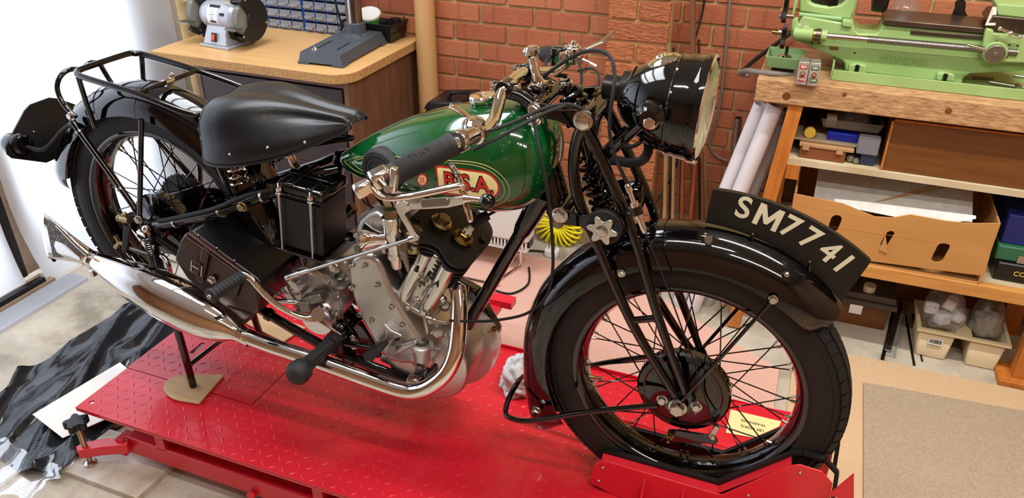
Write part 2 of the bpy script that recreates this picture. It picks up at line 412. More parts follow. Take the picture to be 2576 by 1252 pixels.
# strip lights on the ceiling
def striplight(x, y, watts, label):
    t = thing('strip_light', (x,y,ZC-.12), label, 'light')
    obj('housing', G().bx(x-.62,x+.62,y-.045,y+.045,ZC-.05,ZC), 'ceiling_white', t)
    for s in (-.6,.6): obj('end_cap', G().bx(x+s-.02,x+s+.02,y-.02,y+.02,ZC-.10,ZC-.05), 'ceiling_white', t)
    obj('lamp_tube_offscreen', G().cyl((x-.59,y,ZC-.085),(x+.59,y,ZC-.085),.016,n=12), 'tube_light', t)
    a = area('strip_lamp_offscreen', (x,y,ZC-.105), (1.18,.05), (0,0,0), watts, (1.0,.95,.88)); a.parent = t; a.location = Vector((x,y,ZC-.105))-ORG[t.name]
striplight(2.05,.30,42,'white fluorescent strip light under the ceiling above the lathe bench'); striplight(1.15,-.75,22,'white fluorescent strip light under the ceiling above the front wheel'); striplight(2.3,-1.4,30,'white fluorescent strip light under the ceiling above the grey mat')

# carpets
g = G().prism([(.12,.0),(1.60,.0),(1.60,.84),(1.42,.95),(1.15,1.12),(.9,1.24),(.12,1.25)],(0,0,FLOOR),(1,0,0),(0,1,0),(0,0,.006)); o = obj('carpet', g, 'carpet_pink'); tag(o,'dusty pink carpet on the floor behind the red lift','carpet')
g = G().bx(1.64,3.2,-1.6,1.02,FLOOR,FLOOR+.006); o = obj('carpet', g, 'carpet_peach'); tag(o,'peach carpet on the floor in front of the timber bench','carpet')
p = PZ(2170,972,FLOOR); g = G().prism([(p.x,p.y+.005),(p.x+.9,p.y+.075),(p.x+.9,p.y-1.6),(p.x,p.y-1.6)], (0,0,FLOOR+.006),(1,0,0),(0,1,0),(0,0,.009)); o = obj('floor_mat', g, 'carpet_grey'); tag(o,'grey-brown rough fibre mat lying on the peach carpet','mat')

# white sheeting over the left-hand window
def sheet(y0, y1, x, amp, seed, zbot, out):
    rnd = random.Random(seed); ph = [rnd.uniform(0,6.3) for _ in range(4)]
    rows = []
    zs = [2.3-(2.3-zbot)*i/24 for i in range(25)]
    for i, z in enumerate(zs):
        row = []
        for j in range(41):
            y = y0+(y1-y0)*j/40
            w = amp*(math.sin(y*9+ph[0]+z*.8)+.5*math.sin(y*21+ph[1]-z*1.3)+.4*math.sin(z*5+ph[2]))
            low = max(0,(.12-z)/.32); row.append(Vector((x+w*(1-.5*low)+out*low*low, y, z)))
        rows.append(row)
    return rows
g = G().grid(sheet(.345,1.31,-1.17,.012,1,FLOOR+.006,.07)); ws = obj('dust_sheet', g, 'white_sheet', ang=180); tag(ws,'white dust sheet hanging between the taped batten and the desk','sheet')
g = G().grid(sheet(-1.6,.29,-1.18,.012,5,FLOOR+.006,.03)); ws2 = obj('dust_sheet', g, 'white_sheet', ang=180); tag(ws2,'white dust sheet hanging on the far side of the black batten from the desk','sheet')
mat('tape_brown','a08872',.3,col2='8d7560',nscale=30); mat('curtain_beige','b3a48e',.8,col2='a39480',nscale=20,bump=.3,bscale=30)
g = G().bx(-1.215,-1.205,.27,.40,FLOOR+.02,2.2); o = obj('parcel_tape', g, 'tape_brown'); tag(o,'upright strip of brown parcel tape joining the white sheets','tape')
g = G().bx(-1.20,-1.18,.30,.325,FLOOR+.03,2.2); o = obj('batten', g, 'black_satin',bev=.003); tag(o,'thin black upright batten between the white sheets','batten')
g = G().poly3([(-1.17,-.6,FLOOR+.008),(-1.085,-.6,FLOOR+.008),(-1.085,.36,FLOOR+.008),(-1.17,.36,FLOOR+.008)],(0,0,.014)); o = obj('parcel_tape', g, 'tape_brown'); tag(o,'brown taped strip along the foot of the white sheets','tape')
g = G().bx(-1.125,-1.095,-.6,.33,FLOOR+.02,FLOOR+.04); o = obj('batten', g, 'black_satin',bev=.003); tag(o,'black batten lying along the foot of the white sheets','batten')
g = G().bx(-1.083,-.985,-.7,.42,FLOOR,FLOOR+.012); o = obj('floor_strip', g, 'white_sheet'); tag(o,'narrow white board lying on the floor along the batten','board')
rows = []
for i in range(14):
    z = FLOOR+.01+(2.2-FLOOR)*i/13
    rows.append([Vector((-1.27+.02*math.sin(j*1.1), 1.06+.38*j/24, z)) for j in range(25)])
o = obj('curtain', G().grid(rows), 'curtain_beige', ang=180); tag(o,'beige curtain hanging in the corner behind the white sheet','curtain')
# ================================================================== motorcycle
RWC = V(0,0,.47); FWC = V(1.386,0,.335); YA = V(0,1,0)
bike = thing('motorcycle', (.70,0,0), 'vintage black motorcycle with green tank standing on the red lift', 'motorcycle')
def part(name, g, m, parent=None, **k): return obj(name, g, m, parent or bike, **k)
def bolt(name, p, axis, r, h, m='steel', parent=None, washer=True):
    g = G(); a = Vector(axis).normalized(); p = Vector(p)
    if washer: g.cyl(p, p+a*h*.2, r*1.25, n=16)
    g.hexn(p+a*h*.15, a, r, h*.85); return part(name, g, m, parent)

# ---- wheels
TYRE = [(.246,-.030),(.252,-.036),(.262,-.041),(.285,-.0435),(.305,-.041),(.320,-.033),(.329,-.020),(.333,-.008),(.334,0)]
TYRE = TYRE + [(r,-y) for r,y in TYRE[-2::-1]]
def wheel(name, c, tread_skip):
    rim = [(.2535,-.037),(.2535,-.033),(.245,-.031),(.240,-.022),(.233,-.010),(.233,.010),(.240,.022),(.245,.031),(.2535,.033),(.2535,.037),
           (.249,.038),(.241,.035),(.236,.025),(.228,.011),(.228,-.011),(.236,-.025),(.241,-.035),(.249,-.038),(.2535,-.037)]
    w = part(name, G().lathe(rim, c, YA, 96, cap=False), 'black_paint', ang=60)
    ty = G().lathe(TYRE, c, YA, 96, cap=False)
    part('tyre', ty, 'rubber', w, ang=60)
    g = G()
    for k in range(64):
        for (y, r, lw, tw, off) in ((-.031,.3205,.018,.0255,0),(.031,.3205,.018,.0255,.5),(-.0115,.3305,.0185,.0265,.5),(.0115,.3305,.0185,.0265,0)):
            a = 2*PI*(k+off)/64; rad = V(math.cos(a),0,math.sin(a)); tan = V(-math.sin(a),0,math.cos(a))
            tilt = math.atan2(y, .045)*1.35 if abs(y) > .02 else y*6
            n = (rad*math.cos(tilt)+YA*math.sin(tilt)).normalized(); l = tan.cross(n).normalized()
            R = Matrix((tan,l,n)).transposed()
            g.box(c+rad*r+YA*y, (tw, lw, .007), R)
    o = part('tread', g, 'rubber', w, flat=True); o['kind'] = 'stuff'
    # ribs / moulding rings on the side wall
    g = G()
    for s in (-1,1): g.lathe([(.300,s*.0415),(.302,s*.0435),(.304,s*.0415)], c, YA, 96, cap=False)
    part('wall_ring', g, 'rubber', w)
    return w
def spokes(w, c, rn, yn, rf, yf):
    def sm(side, tilt):
        rh, yh = (rn,-yn) if side < 0 else (rf, yf)
        a0 = 0; a1 = tilt*math.radians(46)
        p0 = V(rh*math.cos(a0), yh+tilt*.003, rh*math.sin(a0)); p1 = V(.2335*math.cos(a1), side*.007, .2335*math.sin(a1))
        d = (p0-p1).normalized(); g = G()
        g.tube([p0,p1],.00155,6); g.mat(1); g.tube([p1, p1+d*.016],.0033,6); g.mat(0); g.cyl(p1-d*.002,p1+d*.004,.0058,n=8)
        return mesh('spoke', g, ['black_paint','steel'])
    ms = [sm(-1,1),sm(-1,-1),sm(1,1),sm(1,-1)]
    for k in range(40):
        o = link('spoke', ms[k % 4], w); o.location = c-ORG[w.name]; 
        o.rotation_euler = (0, -2*PI*(k+(0.35 if k%2 else -.35))/40+(.8 if ms[k%4] in (ms[1],ms[3]) else -.8)*0, 0)
fw = wheel('front_wheel', FWC, 0); rw = wheel('rear_wheel', RWC, 0)
spokes(fw, FWC, .082, .030, .040, .038); spokes(rw, RWC, .075, .032, .060, .038)
hub = G().lathe([(.012,-.07),(.024,-.065),(.03,-.04),(.022,-.03),(.022,.03),(.044,.034),(.044,.042),(.02,.05),(.012,.075)], FWC, YA, 32); part('hub', hub, 'black_paint', fw)
g = G().lathe([(.080,-.022),(.097,-.026),(.101,-.030),(.101,-.048),(.097,-.053),(.086,-.055),(.082,-.052),(.045,-.056),(.030,-.064),(.028,-.072)], FWC, YA, 64); part('brake_drum', g, 'black_paint', fw)
hub = G().lathe([(.012,-.09),(.03,-.06),(.06,-.045),(.062,-.03),(.024,-.025),(.024,.025),(.062,.03),(.062,.045),(.03,.05),(.012,.09)], RWC, YA, 32); part('hub', hub, 'black_paint', rw)
g = G().lathe([(.070,-.020),(.086,-.024),(.089,-.030),(.089,-.052),(.084,-.058),(.06,-.060),(.035,-.066),(.03,-.075)], RWC, YA, 48); part('brake_drum', g, 'black_paint', rw)
# rear sprocket with teeth and round holes on the far side
g = G(); n = 46; poly = []
for k in range(n*2):
    r = .101 if k % 2 else .095; a = 2*PI*(k+.5)/(n*2); poly.append((r*math.cos(a), r*math.sin(a)))
g.prism(poly, RWC+V(0,.052,0), (1,0,0),(0,0,1),(0,.006,0)); part('sprocket', g, 'black_satin', rw, flat=True)
part('tyre_valve', G().tube([P(1476,946,-.004),P(1492,948,-.004),P(1506,951,-.004),P(1516,952,-.004)],[.0055,.0042,.0042,.005],10), 'bronze', fw)
# axle nuts front
bolt('axle_nut', FWC+V(-.002,-.094,-.006), (0,-1,0), .016, .018, 'steel', fw)
for dx in (-.036,.036): bolt('stay_bolt', FWC+V(dx,-.094,.006+dx*.06), (0,-1,0), .0095, .012, 'steel', fw)
# brake arm, clevis and grease nipple
g = G().poly3([P(1680,1082,-.066),P(1700,1082,-.066),P(1800,1098,-.066),P(1806,1112,-.066),P(1800,1118,-.066),P(1690,1112,-.066),P(1678,1100,-.066)],(0,.006,0)); part('brake_arm', g, 'black_paint', bev=.0015)
g = G(); q = P(1688,1088,-.068); g.cyl(q,q-YA*.012,.009,n=12); g.hexn(q-YA*.010,-YA,.007,.010); g.cyl(q-YA*.02,q-YA*.032,.003,n=8); part('grease_nipple', g, 'brass')
g = G(); q = P(1795,1094,-.074); g.box(q+V(0,0,.012),(.011,.014,.034),RY(.25)); g.cyl(q+V(0,.012,0),q-V(0,.012,0),.005,n=10); part('clevis', g, 'steel', bev=.001)

# ---- mudguards
def guard(name, c, Rc, a0, a1, hw, depth, lower_flare=0, nose=0):
    N = 70; rows = []; th = .0018
    sec = []
    for k in range(17):
        t = -1+2*k/16; y = hw*math.sin(t*PI/2*.98); d = depth*(1-abs(math.cos(t*PI/2))**.75); sec.append((y, Rc-d))
    inner = [(y*.97, r-th) for y, r in reversed(sec)]
    loop = sec+inner
    for i in range(N+1):
        a = a0+(a1-a0)*i/N; u = V(math.cos(a),0,math.sin(a)); fl = 0; sc = 1
        if nose and i < 7: sc = math.sqrt(max(0,1-((7-i)/7.0)**2))*.35+.65
        if nose and i < 7: fl -= .010*((7-i)/7)**2
        ff = 0
        if lower_flare and i > N-14:
            f = (i-(N-14))/14; ff = lower_flare*f**1.6
            if f > .7: sc = 1-.45*((f-.7)/.3)**2.2
        rows.append([c+u*(r+fl+ff*max(0,1-(Rc-r)/depth)+(Rc-r)*(1-sc)*.6)+YA*y*sc for y, r in loop])
    g = G().grid(rows, cu=True); n = len(loop)
    g.f += [tuple(range(n)), tuple(N*n+k for k in range(n-1,-1,-1))]; g.m += [0,0]
    return part(name, g, 'black_paint', ang=50)
fm = guard('front_mudguard', FWC, .382, math.radians(43), math.radians(216), .068, .072, .050, 1)
rm = guard('rear_mudguard', RWC, .372, math.radians(-14), math.radians(173), .068, .070, .006)
# centre valance ribs / bands
for nm, c, R, angs, hw, par in (('mudguard_band', FWC, .3835, (104,), .0685, fm), ('mudguard_band', RWC, .3735, (112,88,133), .0685, rm)):
    for a in angs:
        rows = []
        for da in (-1.1,1.1):
            aa = math.radians(a+da); u = V(math.cos(aa),0,math.sin(aa)); r_ = []
            for k in range(17):
                t = -1+2*k/16; y = hw*math.sin(t*PI/2*.98); d = .070*(1-abs(math.cos(t*PI/2))**.75); r_.append(c+u*(R-d)+YA*y)
            rows.append(r_)
        part(nm, G().grid(rows), 'black_paint', par)
bolt('mudguard_bolt', P(1563,686,-.069), (0,-1,0), .0075, .008, 'steel', fm)
bolt('mudguard_bolt', P(1945,752,-.073), (0,-1,0), .0075, .010, 'steel', fm)
bolt('mudguard_bolt', P(1350,1030,-.073), (0,-1,0), .009, .014, 'steel', fm)
part('rivet', G().ball(P(1979,690,-.052),.006,12,8), 'steel', fm)
# small shield transfer on the front mudguard
g = G().poly3([P(x,y,-.0565) for x,y in ((1772,594),(1791,592),(1792,606),(1783,614),(1774,607))],(0,-.0015,0)); part('shield_transfer', g, 'dull_steel', fm)
# stays of the front mudguard: lower loop (also front stand) and the front stay
a = P(1655,1018,-.098); b1 = P(1320,1052,-.098)
loop = [a, a+(b1-a)*.5, b1+V(.02,0,.0), P(1288,1052,-.095)+V(.0,0,0)]
e = P(1272,1036,-.080); loop += [e, V(e.x-.004,-.05,e.z+.016), V(e.x+.0,0,e.z+.03), V(e.x,.05,e.z+.016)] + [V(q.x,-q.y,q.z) for q in (e,loop[3],loop[2],loop[1],loop[0])]
part('front_stand', G().tube(loop,.0065,10,sm=5), 'black_paint')
part('mudguard_stay', G().tube([P(1712,1012,-.095),P(1945,752,-.078)],.0042,8), 'black_paint')
part('mudguard_stay', G().tube([FWC+V(.01,.095,.01),V(P(1945,752,-.078).x,.078,P(1945,752,-.078).z)],.0042,8), 'black_paint')

# ---- curved front number plate with raised characters
def arcpt(r, ang, y): a = math.radians(ang); return FWC+V(r*math.cos(a), y, r*math.sin(a))
N = 30; loopP = []
A0, A1 = 90.5, 45.5
rt = lambda t: .462+.012*t
rb = lambda t: .3895-.010*t
outer = [(rt(i/N), A0+(A1+5.5-A0)*i/N) for i in range(N+1)]; lower = [(rb(i/N), A0+.8+(A1-A0-.8)*i/N) for i in range(N,-1,-1)]
rows = []
for s in (-.006,.006):
    rows.append(([arcpt(r,a,s) for r,a in outer]+[arcpt(r,a,s) for r,a in lower]))
g = G(); n = len(rows[0])
for k in range(N):
    for rw_ in (0,1):
        q = [rows[rw_][k],rows[rw_][k+1],rows[rw_][n-2-k],rows[rw_][n-1-k]]; g.add(q,[(0,1,2,3)])
for k in range(n): g.add([rows[0][k],rows[0][(k+1)%n],rows[1][(k+1)%n],rows[1][k]],[(0,1,2,3)])
fp = part('front_number_plate', g, 'dull_black_plate', flat=True)
g = G()
cx_px = [(1880,545),(1943,566),(1999,584),(2048,605),(2093,630),(2128,650)]
angs = [82.4,76.0,70.3,64.8,59.0,54.4]
for s in (-1,1):
    for ch, an in zip('SM7741' if s < 0 else '1477MS'[::1], angs):
        a = math.radians(an); c = arcpt(.437-.0006*angs.index(an), an, s*.0063); u = V(math.sin(a),0,-math.cos(a))*(-s); v = V(math.cos(a),0,math.sin(a))
        if s > 0: u = V(math.sin(a),0,-math.cos(a))*-1
        ch2 = {'4':'4','1':'I'}.get(ch,ch)
        if ch == 'M':
            mp = [(0,0),(0,1),(.24,1),(.5,.48),(.76,1),(1,1),(1,0),(.79,0),(.79,.60),(.57,.17),(.43,.17),(.21,.60),(.21,0)]
            g.prism([((a_-.5)*.047,(b_-.5)*.0462) for a_,b_ in mp], c, u, v, V(0,s*.0007,0)); continue
        put_text(g, ch2, .0625, c, u if s < 0 else u, v, (0,s,0), .0006, offset=.0011)
part('plate_characters', g, 'white_letter', fp, flat=True)
for px,py in ((1893,590),(2037,660)):
    g = G(); q = P(px,py,-.004); g.ball(q,.006,10,8); g.cyl(q-V(0,0,.002),q+V(0.002,0,-.022),.0045,n=8); g.box(q+V(.002,0,-.022),(.02,.014,.006),RY(.5)); part('plate_fixing', g, 'black_paint', fp)

# ---- rear number plate, facing backwards, with tail lamp
X0 = -.372
def rp(px,py,dx=0): q = PX(px,py,X0+dx); return q
pl = [(-.052,.733),(-.03,.742),(.03,.742),(.052,.733),(.145,.668),(.150,.650),(.143,.637),(.062,.594),(-.062,.594),(-.143,.637),(-.150,.650),(-.145,.668)]
g = G().prism(pl, (X0,0,0), (0,1,0), (-.12,0,1), (.004,0,0)); 
rpl = part('rear_number_plate', G().poly3([V(X0-.25*(z-.67),y,z) for y,z in pl],(.004,0,0)), 'dull_black_plate', bev=.001)
q = PX(62,365,X0+.02); g = G().lathe([(.001,-.03),(.028,-.03),(.030,-.02),(.030,.014),(.024,.024),(.014,.027)], V(X0,q.y,q.z), (1,0,.1), 24); part('tail_lamp', g, 'black_paint', rpl)
q2 = PX(22,362,X0-.04); g = G().lathe([(.020,0),(.021,.008),(.016,.02),(.001,.026)], V(X0-.02,q.y+.004,q.z), (-1,0,0), 24); part('tail_lens', g, 'chrome', rpl)
part('tail_lamp_wire', G().tube([V(X0+.02,q.y,q.z-.004),P(110,375,-.10),P(155,330,-.08),P(178,316,-.075),P(198,330,-.08)],.0055,8,sm=5), 'rubber', rpl)
for x,y in ((28,379),(85,332)): part('rivet', G().ball(PX(x,y,X0+.004),.003,8,6), 'steel', rpl)

# ---- rear carrier rack
RK = .0075
def rk(px,py,y): return P(px,py,y)
nr, nf = V(-.098,-.098,.872), V(.245,-.098,.835)
loop = [V(-.085,-.1,.872),V(.06,-.1,.852),V(.205,-.1,.824),V(.236,-.085,.818),V(.242,-.06,.818),V(.242,.06,.818),V(.236,.085,.818),V(.205,.1,.824),V(.06,.1,.852),V(-.085,.1,.872),V(-.108,.09,.876),V(-.118,.068,.878),V(-.118,-.068,.878),V(-.108,-.09,.876)]
part('carrier_rack', G().tube(loop,RK,12,closed=True,sm=4), 'black_paint'); rack = bpy.data.objects['carrier_rack']
for x, z in ((.075,.850),):
    part('rack_bar', G().tube([V(x,-.1,z),V(x,.1,z)],.006,10), 'black_paint', rack)
g = G(); g.tube([V(.075,-.013,.850),V(.075,.013,.850)],.009,10); g.hexn(V(.075,.012,.855),(0,.6,1),.007,.012); part('rack_clamp', g, 'chrome', rack)
for y in (-.1,.1):
    part('rack_strut', G().tube([V(-.098,y,.868),V(-.105,y*.92,.80),V(-.112,y*.80,.735)],.0065,10), 'black_paint', rack)
    part('rack_strut', G().tube([V(.225,y*.95,.82),V(.262,y*.9,.70),V(.28,y*.85,.62)],.005,8), 'black_paint', rack)
# looped lifting handle behind the rack
h = [P(190,295,-.085),P(160,262,-.080),P(144,225,-.075),P(150,195,-.062),P(172,176,-.035),P(205,172,.0)]
h2 = h+[V(h[4].x,.035,h[4].z),V(h[3].x,.062,h[3].z),V(h[2].x,.075,h[2].z),V(h[1].x,.080,h[1].z),V(h[0].x,.085,h[0].z)]
part('lifting_handle', G().tube(h2,.0065,10,sm=6), 'black_paint', rack)
bolt('rack_bolt', P(180,291,-.09), (0,-1,0), .0085, .010, 'steel', rack)
# rear guard stays
for s in (-1,1):
    a_ = P(196,325,-.085); b_ = P(312,485,-.10); c_ = P(345,535,-.105); d_ = P(372,592,-.105)
    part('mudguard_stay', G().tube([V(q.x,-s*q.y,q.z) for q in (P(180,300,-.085),a_,b_,c_,d_)],.008,10,sm=4), 'black_paint')
    a_ = P(356,300,-.085); b_ = P(352,495,-.108); c_ = P(351,550,-.112)
    part('mudguard_stay', G().tube([V(q.x,-s*q.y,q.z) for q in (a_,b_,c_)],.0065,10,sm=4), 'black_paint')
for x,y,Y in ((200,331,-.087),(303,475,-.099)):
    q = P(x,y,Y); d = (P(312,485,-.10)-P(196,325,-.085)).normalized(); part('cable_clip', G().cyl(q-d*.003,q+d*.003,.0098,n=16), 'steel')
bolt('stay_bolt', P(350,551,-.118), (0,-1,0), .009, .010, 'steel')

# ---- frame tubes
def tb(name, pts, r, sm=4, m='black_paint', par=None, mirror=False):
    pts = [Vector(p) for p in pts]
    part(name, G().tube(pts, r, 14, sm=sm), m, par)
    if mirror: part(name, G().tube([V(p.x,-p.y,p.z) for p in pts], r, 14, sm=sm), m, par)
hd0, hd1 = V(1.000,0,.935), V(1.075,0,.705)
part('steering_head', G().lathe([(.028,-.02),(.031,-.015),(.031,.0),(.026,.01),(.026,.24),(.031,.25),(.031,.262),(.026,.27)], hd0, hd1-hd0, 24), 'black_paint')
tb('top_tube', [hd0+V(.01,0,-.05),V(.80,0,.79),V(.56,0,.72)], .018)
dt = [V(1.055,0,.735), P(1337,540,0), P(1212,755,0), P(1150,862,0)]
tb('down_tube', dt, .0158, 0)
q = P(1337,540,0); d = (P(1212,755,0)-q).normalized(); part('down_tube_lug', G().lathe([(.024,-.06),(.024,-.01),(.021,.04),(.0175,.055)], q, d, 20), 'black_paint')
rail = [P(1150,855,-.03),P(1118,890,-.06),P(1085,930,-.085),P(1062,955,-.09),P(1020,952,-.09),P(880,898,-.095),P(800,862,-.10),P(665,783,-.10),P(560,712,-.10),P(400,600,-.105)]
tb('cradle_rail', rail, .0125, 5, mirror=True)
part('rail_collar', G().tube([P(870,895,-.095),P(895,903,-.095)],.0165,14), 'black_paint')
part('rail_collar', G().tube([P(672,787,-.10),P(684,794,-.10)],.017,14), 'black_paint')
stay = [P(392,565,-.108),P(443,557,-.108),P(557,531,-.105),P(664,494,-.095),P(705,478,-.088),P(790,440,-.07),P(850,425,-.04)]
tb('rear_stay', stay, .0115, 5, mirror=True)
tb('wiring_loom', [P(400,556,-.118),P(443,548,-.118),P(540,525,-.117),P(620,492,-.112),P(690,478,-.10)], .006, 4, 'rubber')
for x,y in ((444,558),(557,531),(664,494)):
    q = P(x,y,-.107); d = (P(664,494,-.095)-P(443,557,-.108)).normalized(); g = G(); g.tube([q-d*.0035,q+d*.0035],.0155,16); part('cable_clip', g, 'steel')
bolt('stay_bolt', P(611,519,-.118), (0,-1,0), .010, .012, 'bronze')
tb('seat_tube', [V(.545,0,.735),V(.47,0,.52),V(.41,0,.32)], .015, 0)
tb('seat_spring_post', [P(722,372,-.02),P(745,425,-.02)], .011, 0, 'chrome')
# axle lugs and chain adjusters
for s in (-1,1):
    g = G().poly3([V(-.075,s*.100,.505),V(-.04,s*.100,.525),V(.02,s*.100,.51),V(.055,s*.100,.48),V(.045,s*.100,.44),V(-.02,s*.100,.445)],(0,s*.008,0)); part('axle_lug', g, 'black_paint', bev=.002)
bolt('axle_nut', P(365,585,-.115), (0,-1,0), .016, .016, 'chrome')
part('axle_cap', G().ball(P(368,575,-.128),.011,14,10), 'chrome')
g = G(); q = P(316,552,-.112); g.cyl(q-V(.016,0,0),q+V(.012,0,0),.009,n=12); g.hexn(q-V(.014,0,0),(-1,0,0),.010,.012); g.ball(q+V(.006,-.004,.018),.007,10,8); part('chain_adjuster', g, 'bronze')
g = G().poly3([P(x,y,-.118) for x,y in ((314,566),(330,572),(321,630),(312,632),(309,624))],(0,-.005,0)); part('brake_lever_arm', g, 'dark_steel', bev=.0012)
g = G().helix(P(328,624,-.112),P(362,637,-.112),.0055,10,.0012); part('return_spring', g, 'dull_steel')
g = G(); q = P(300,610,-.114)
for p_ in ((290,592),(291,622)): g.tube([q,P(*p_,-.116)],[.004,.0065],8)
g.tube([P(300,610,-.114),P(318,616,-.114)],.005,10); part('wing_nut', g, 'bronze')
g = G().helix(P(372,602,-.122),P(392,675,-.122),.010,13,.0018); part('stand_spring', g, 'black_satin')
g = G().tube([P(400,640,-.115),P(415,650,-.118),P(425,668,-.12),P(428,690,-.12)],.007,10,sm=4); part('stand_hook', g, 'chrome')
part('stand_pivot', G().ball(P(397,642,-.118),.010,12,8), 'chrome')
# rear stand
f0 = PZ(487,973,.006); f1 = PZ(658,838,.006); f1 = V(f0.x+.01, .150, .006)
legs = [[V(.03,-.118,.455),V(f0.x,f0.y,.0075)],[V(.03,.118,.455),V(f1.x,f1.y,.0075)]]
for L in legs: part('stand_leg', G().tube(L,.0105,14), 'black_paint')
part('stand_crossbar', G().tube([V(f0.x-.006,f0.y,.075),V(f1.x-.006,f1.y,.075)],.0065,10), 'black_paint')
# chain guard / primary case behind the tool bag
g = G().prism(rrect(.03,.47,.44,.535,.04), (0,.075,0),(1,0,0),(0,0,1),(0,.03,0)); part('chain_guard', g, 'black_paint', bev=.004)
g = G().prism([(.42,.34),(.46,.47),(.56,.49),(.84,.38),(.90,.27),(.87,.16),(.76,.13),(.50,.27)], (0,.085,0),(1,0,0),(0,0,1),(0,.035,0)); part('primary_chaincase', g, 'black_paint', bev=.008)

# ---- fork
def m2(p): return V(p.x,-p.y,p.z)
for s in (1,-1):
    f = (lambda p: p) if s > 0 else m2
    part('fork_blade', G().tube([f(p) for p in (P(1467,316,-.068),P(1450,360,-.066),P(1443,420,-.066),P(1452,490,-.067),P(1478,562,-.070),P(1500,605,-.072),P(1590,812,-.080),P(1703,1000,-.086))],[.013,.012,.0115,.0115,.0115,.012,.0105,.0085],14,sm=5), 'black_paint')
    part('fork_blade', G().tube([f(p) for p in (P(1470,316,-.068),P(1500,372,-.068),P(1535,450,-.070),P(1592,585,-.074),P(1655,795,-.080),P(1725,990,-.086))],[.013,.0115,.011,.0105,.010,.008],14,sm=5), 'black_paint')
    part('fork_brace', G().tube([f(P(1587,806,-.080)),f(P(1657,799,-.080))],.0075,10), 'black_paint')
    q = f(P(1467,303,-.072)); part('fork_lug', G().cyl(q,q+V(0,s*.03,0),.021,n=20), 'black_paint', bev=.002)
    a_, b_ = f(P(1347,270,-.062)), f(P(1467,303,-.075)); d = (b_-a_).normalized(); nn = V(-d.z,0,d.x)
    g = G().poly3([a_+nn*.013-d*.014, a_+nn*.014+d*.03, (a_+b_)/2+nn*.010, b_+nn*.018-d*.02, b_+nn*.016+d*.012, b_-nn*.012+d*.018, b_-nn*.019, (a_+b_)/2-nn*.012, a_-nn*.014],(0,-s*.009,0)); part('fork_link', g, 'black_paint', bev=.002)
    a_, b_ = f(P(1408,540,-.078)), f(P(1520,567,-.082)); d = (b_-a_).normalized(); nn = V(-d.z,0,d.x)
    g = G().poly3([a_+nn*.016-d*.012, a_+nn*.018+d*.008, (a_+b_)/2+nn*.013, b_+nn*.025-d*.02, b_+nn*.03, b_+d*.03, b_-nn*.028, (a_+b_)/2-nn*.011, a_-nn*.016+d*.01, a_-nn*.012-d*.014],(0,-s*.009,0)); part('fork_link', g, 'black_paint', bev=.002)
    # dropout
    g = G().poly3([f(P(x,y,-.087)) for x,y in ((1690,990),(1735,982),(1748,1010),(1735,1040),(1690,1045),(1668,1022))],(0,s*.007,0)); part('fork_end', g, 'black_paint', bev=.002)
tb('fork_spindle', [P(1467,303,-.075), m2(P(1467,303,-.075))], .0165, 0)
tb('fork_spindle', [P(1347,272,-.066), m2(P(1347,272,-.066))], .0155, 0)
tb('fork_spindle', [P(1408,540,-.08), m2(P(1408,540,-.08))], .015, 0)
bolt('spindle_nut', P(1467,303,-.084), (0,-1,0), .0155, .014, 'polished_aluminium')
bolt('spindle_nut', P(1345,274,-.074), (0,-1,0), .011, .012, 'steel')
bolt('spindle_nut', P(1409,540,-.092), (0,-1,0), .0135, .014, 'polished_aluminium')
# damper knob
q = P(1522,568,-.092); part('damper_disc', G().cyl(q+V(0,.004,0),q-V(0,.010,0),.037,n=32), 'rubber', bev=.003)
poly = []
for k in range(48):
    a = 2*PI*k/48; r = .0255+.0065*math.cos(6*a+.5); poly.append((r*math.cos(a), r*math.sin(a)))
o = part('damper_knob', G().prism(poly, q-V(0,.024,0), (1,0,0),(0,0,1),(0,.014,0)), 'polished_aluminium', bev=.003)
bolt('damper_nut', q-V(0,.022,0), (0,-1,0), .010, .010, 'polished_aluminium', o)
# main spring
part('fork_spring', G().helix(P(1487,395,0),P(1535,570,0),.026,8.5,.0052,8,16), 'black_paint')
part('fork_spring', G().helix(P(1432,222,0),P(1463,300,0),.020,4.0,.0055,8,16,R1=.03), 'black_paint')
tb('spring_rod', [P(1425,215,0),P(1540,590,0)], .011, 0)
bolt('spring_bolt', P(1424,212,-.004), (-.3,-.2,1), .011, .014, 'chrome')
tb('spring_seat', [P(1447,260,0),P(1487,395,0)], .0145, 0)
for x,y,Y in ((1383,222,.0),(1499,243,.03)): g = G(); q = P(x,y,Y); g.hexn(q,(0,0,1),.006,.008); g.cyl(q+V(0,0,.006),q+V(0,0,.017),.0038,n=8); part('grease_nipple', g, 'brass')
# horn on the far side of the fork
q = P(1607,492,.075); g = G().lathe([(.012,-.03),(.030,-.028),(.038,-.010),(.038,.004),(.030,.010),(.012,.014)], q, (.9,.2,0), 28); part('horn', g, 'black_paint')
tb('horn_bracket', [q, P(1560,500,.0)], .007, 0)

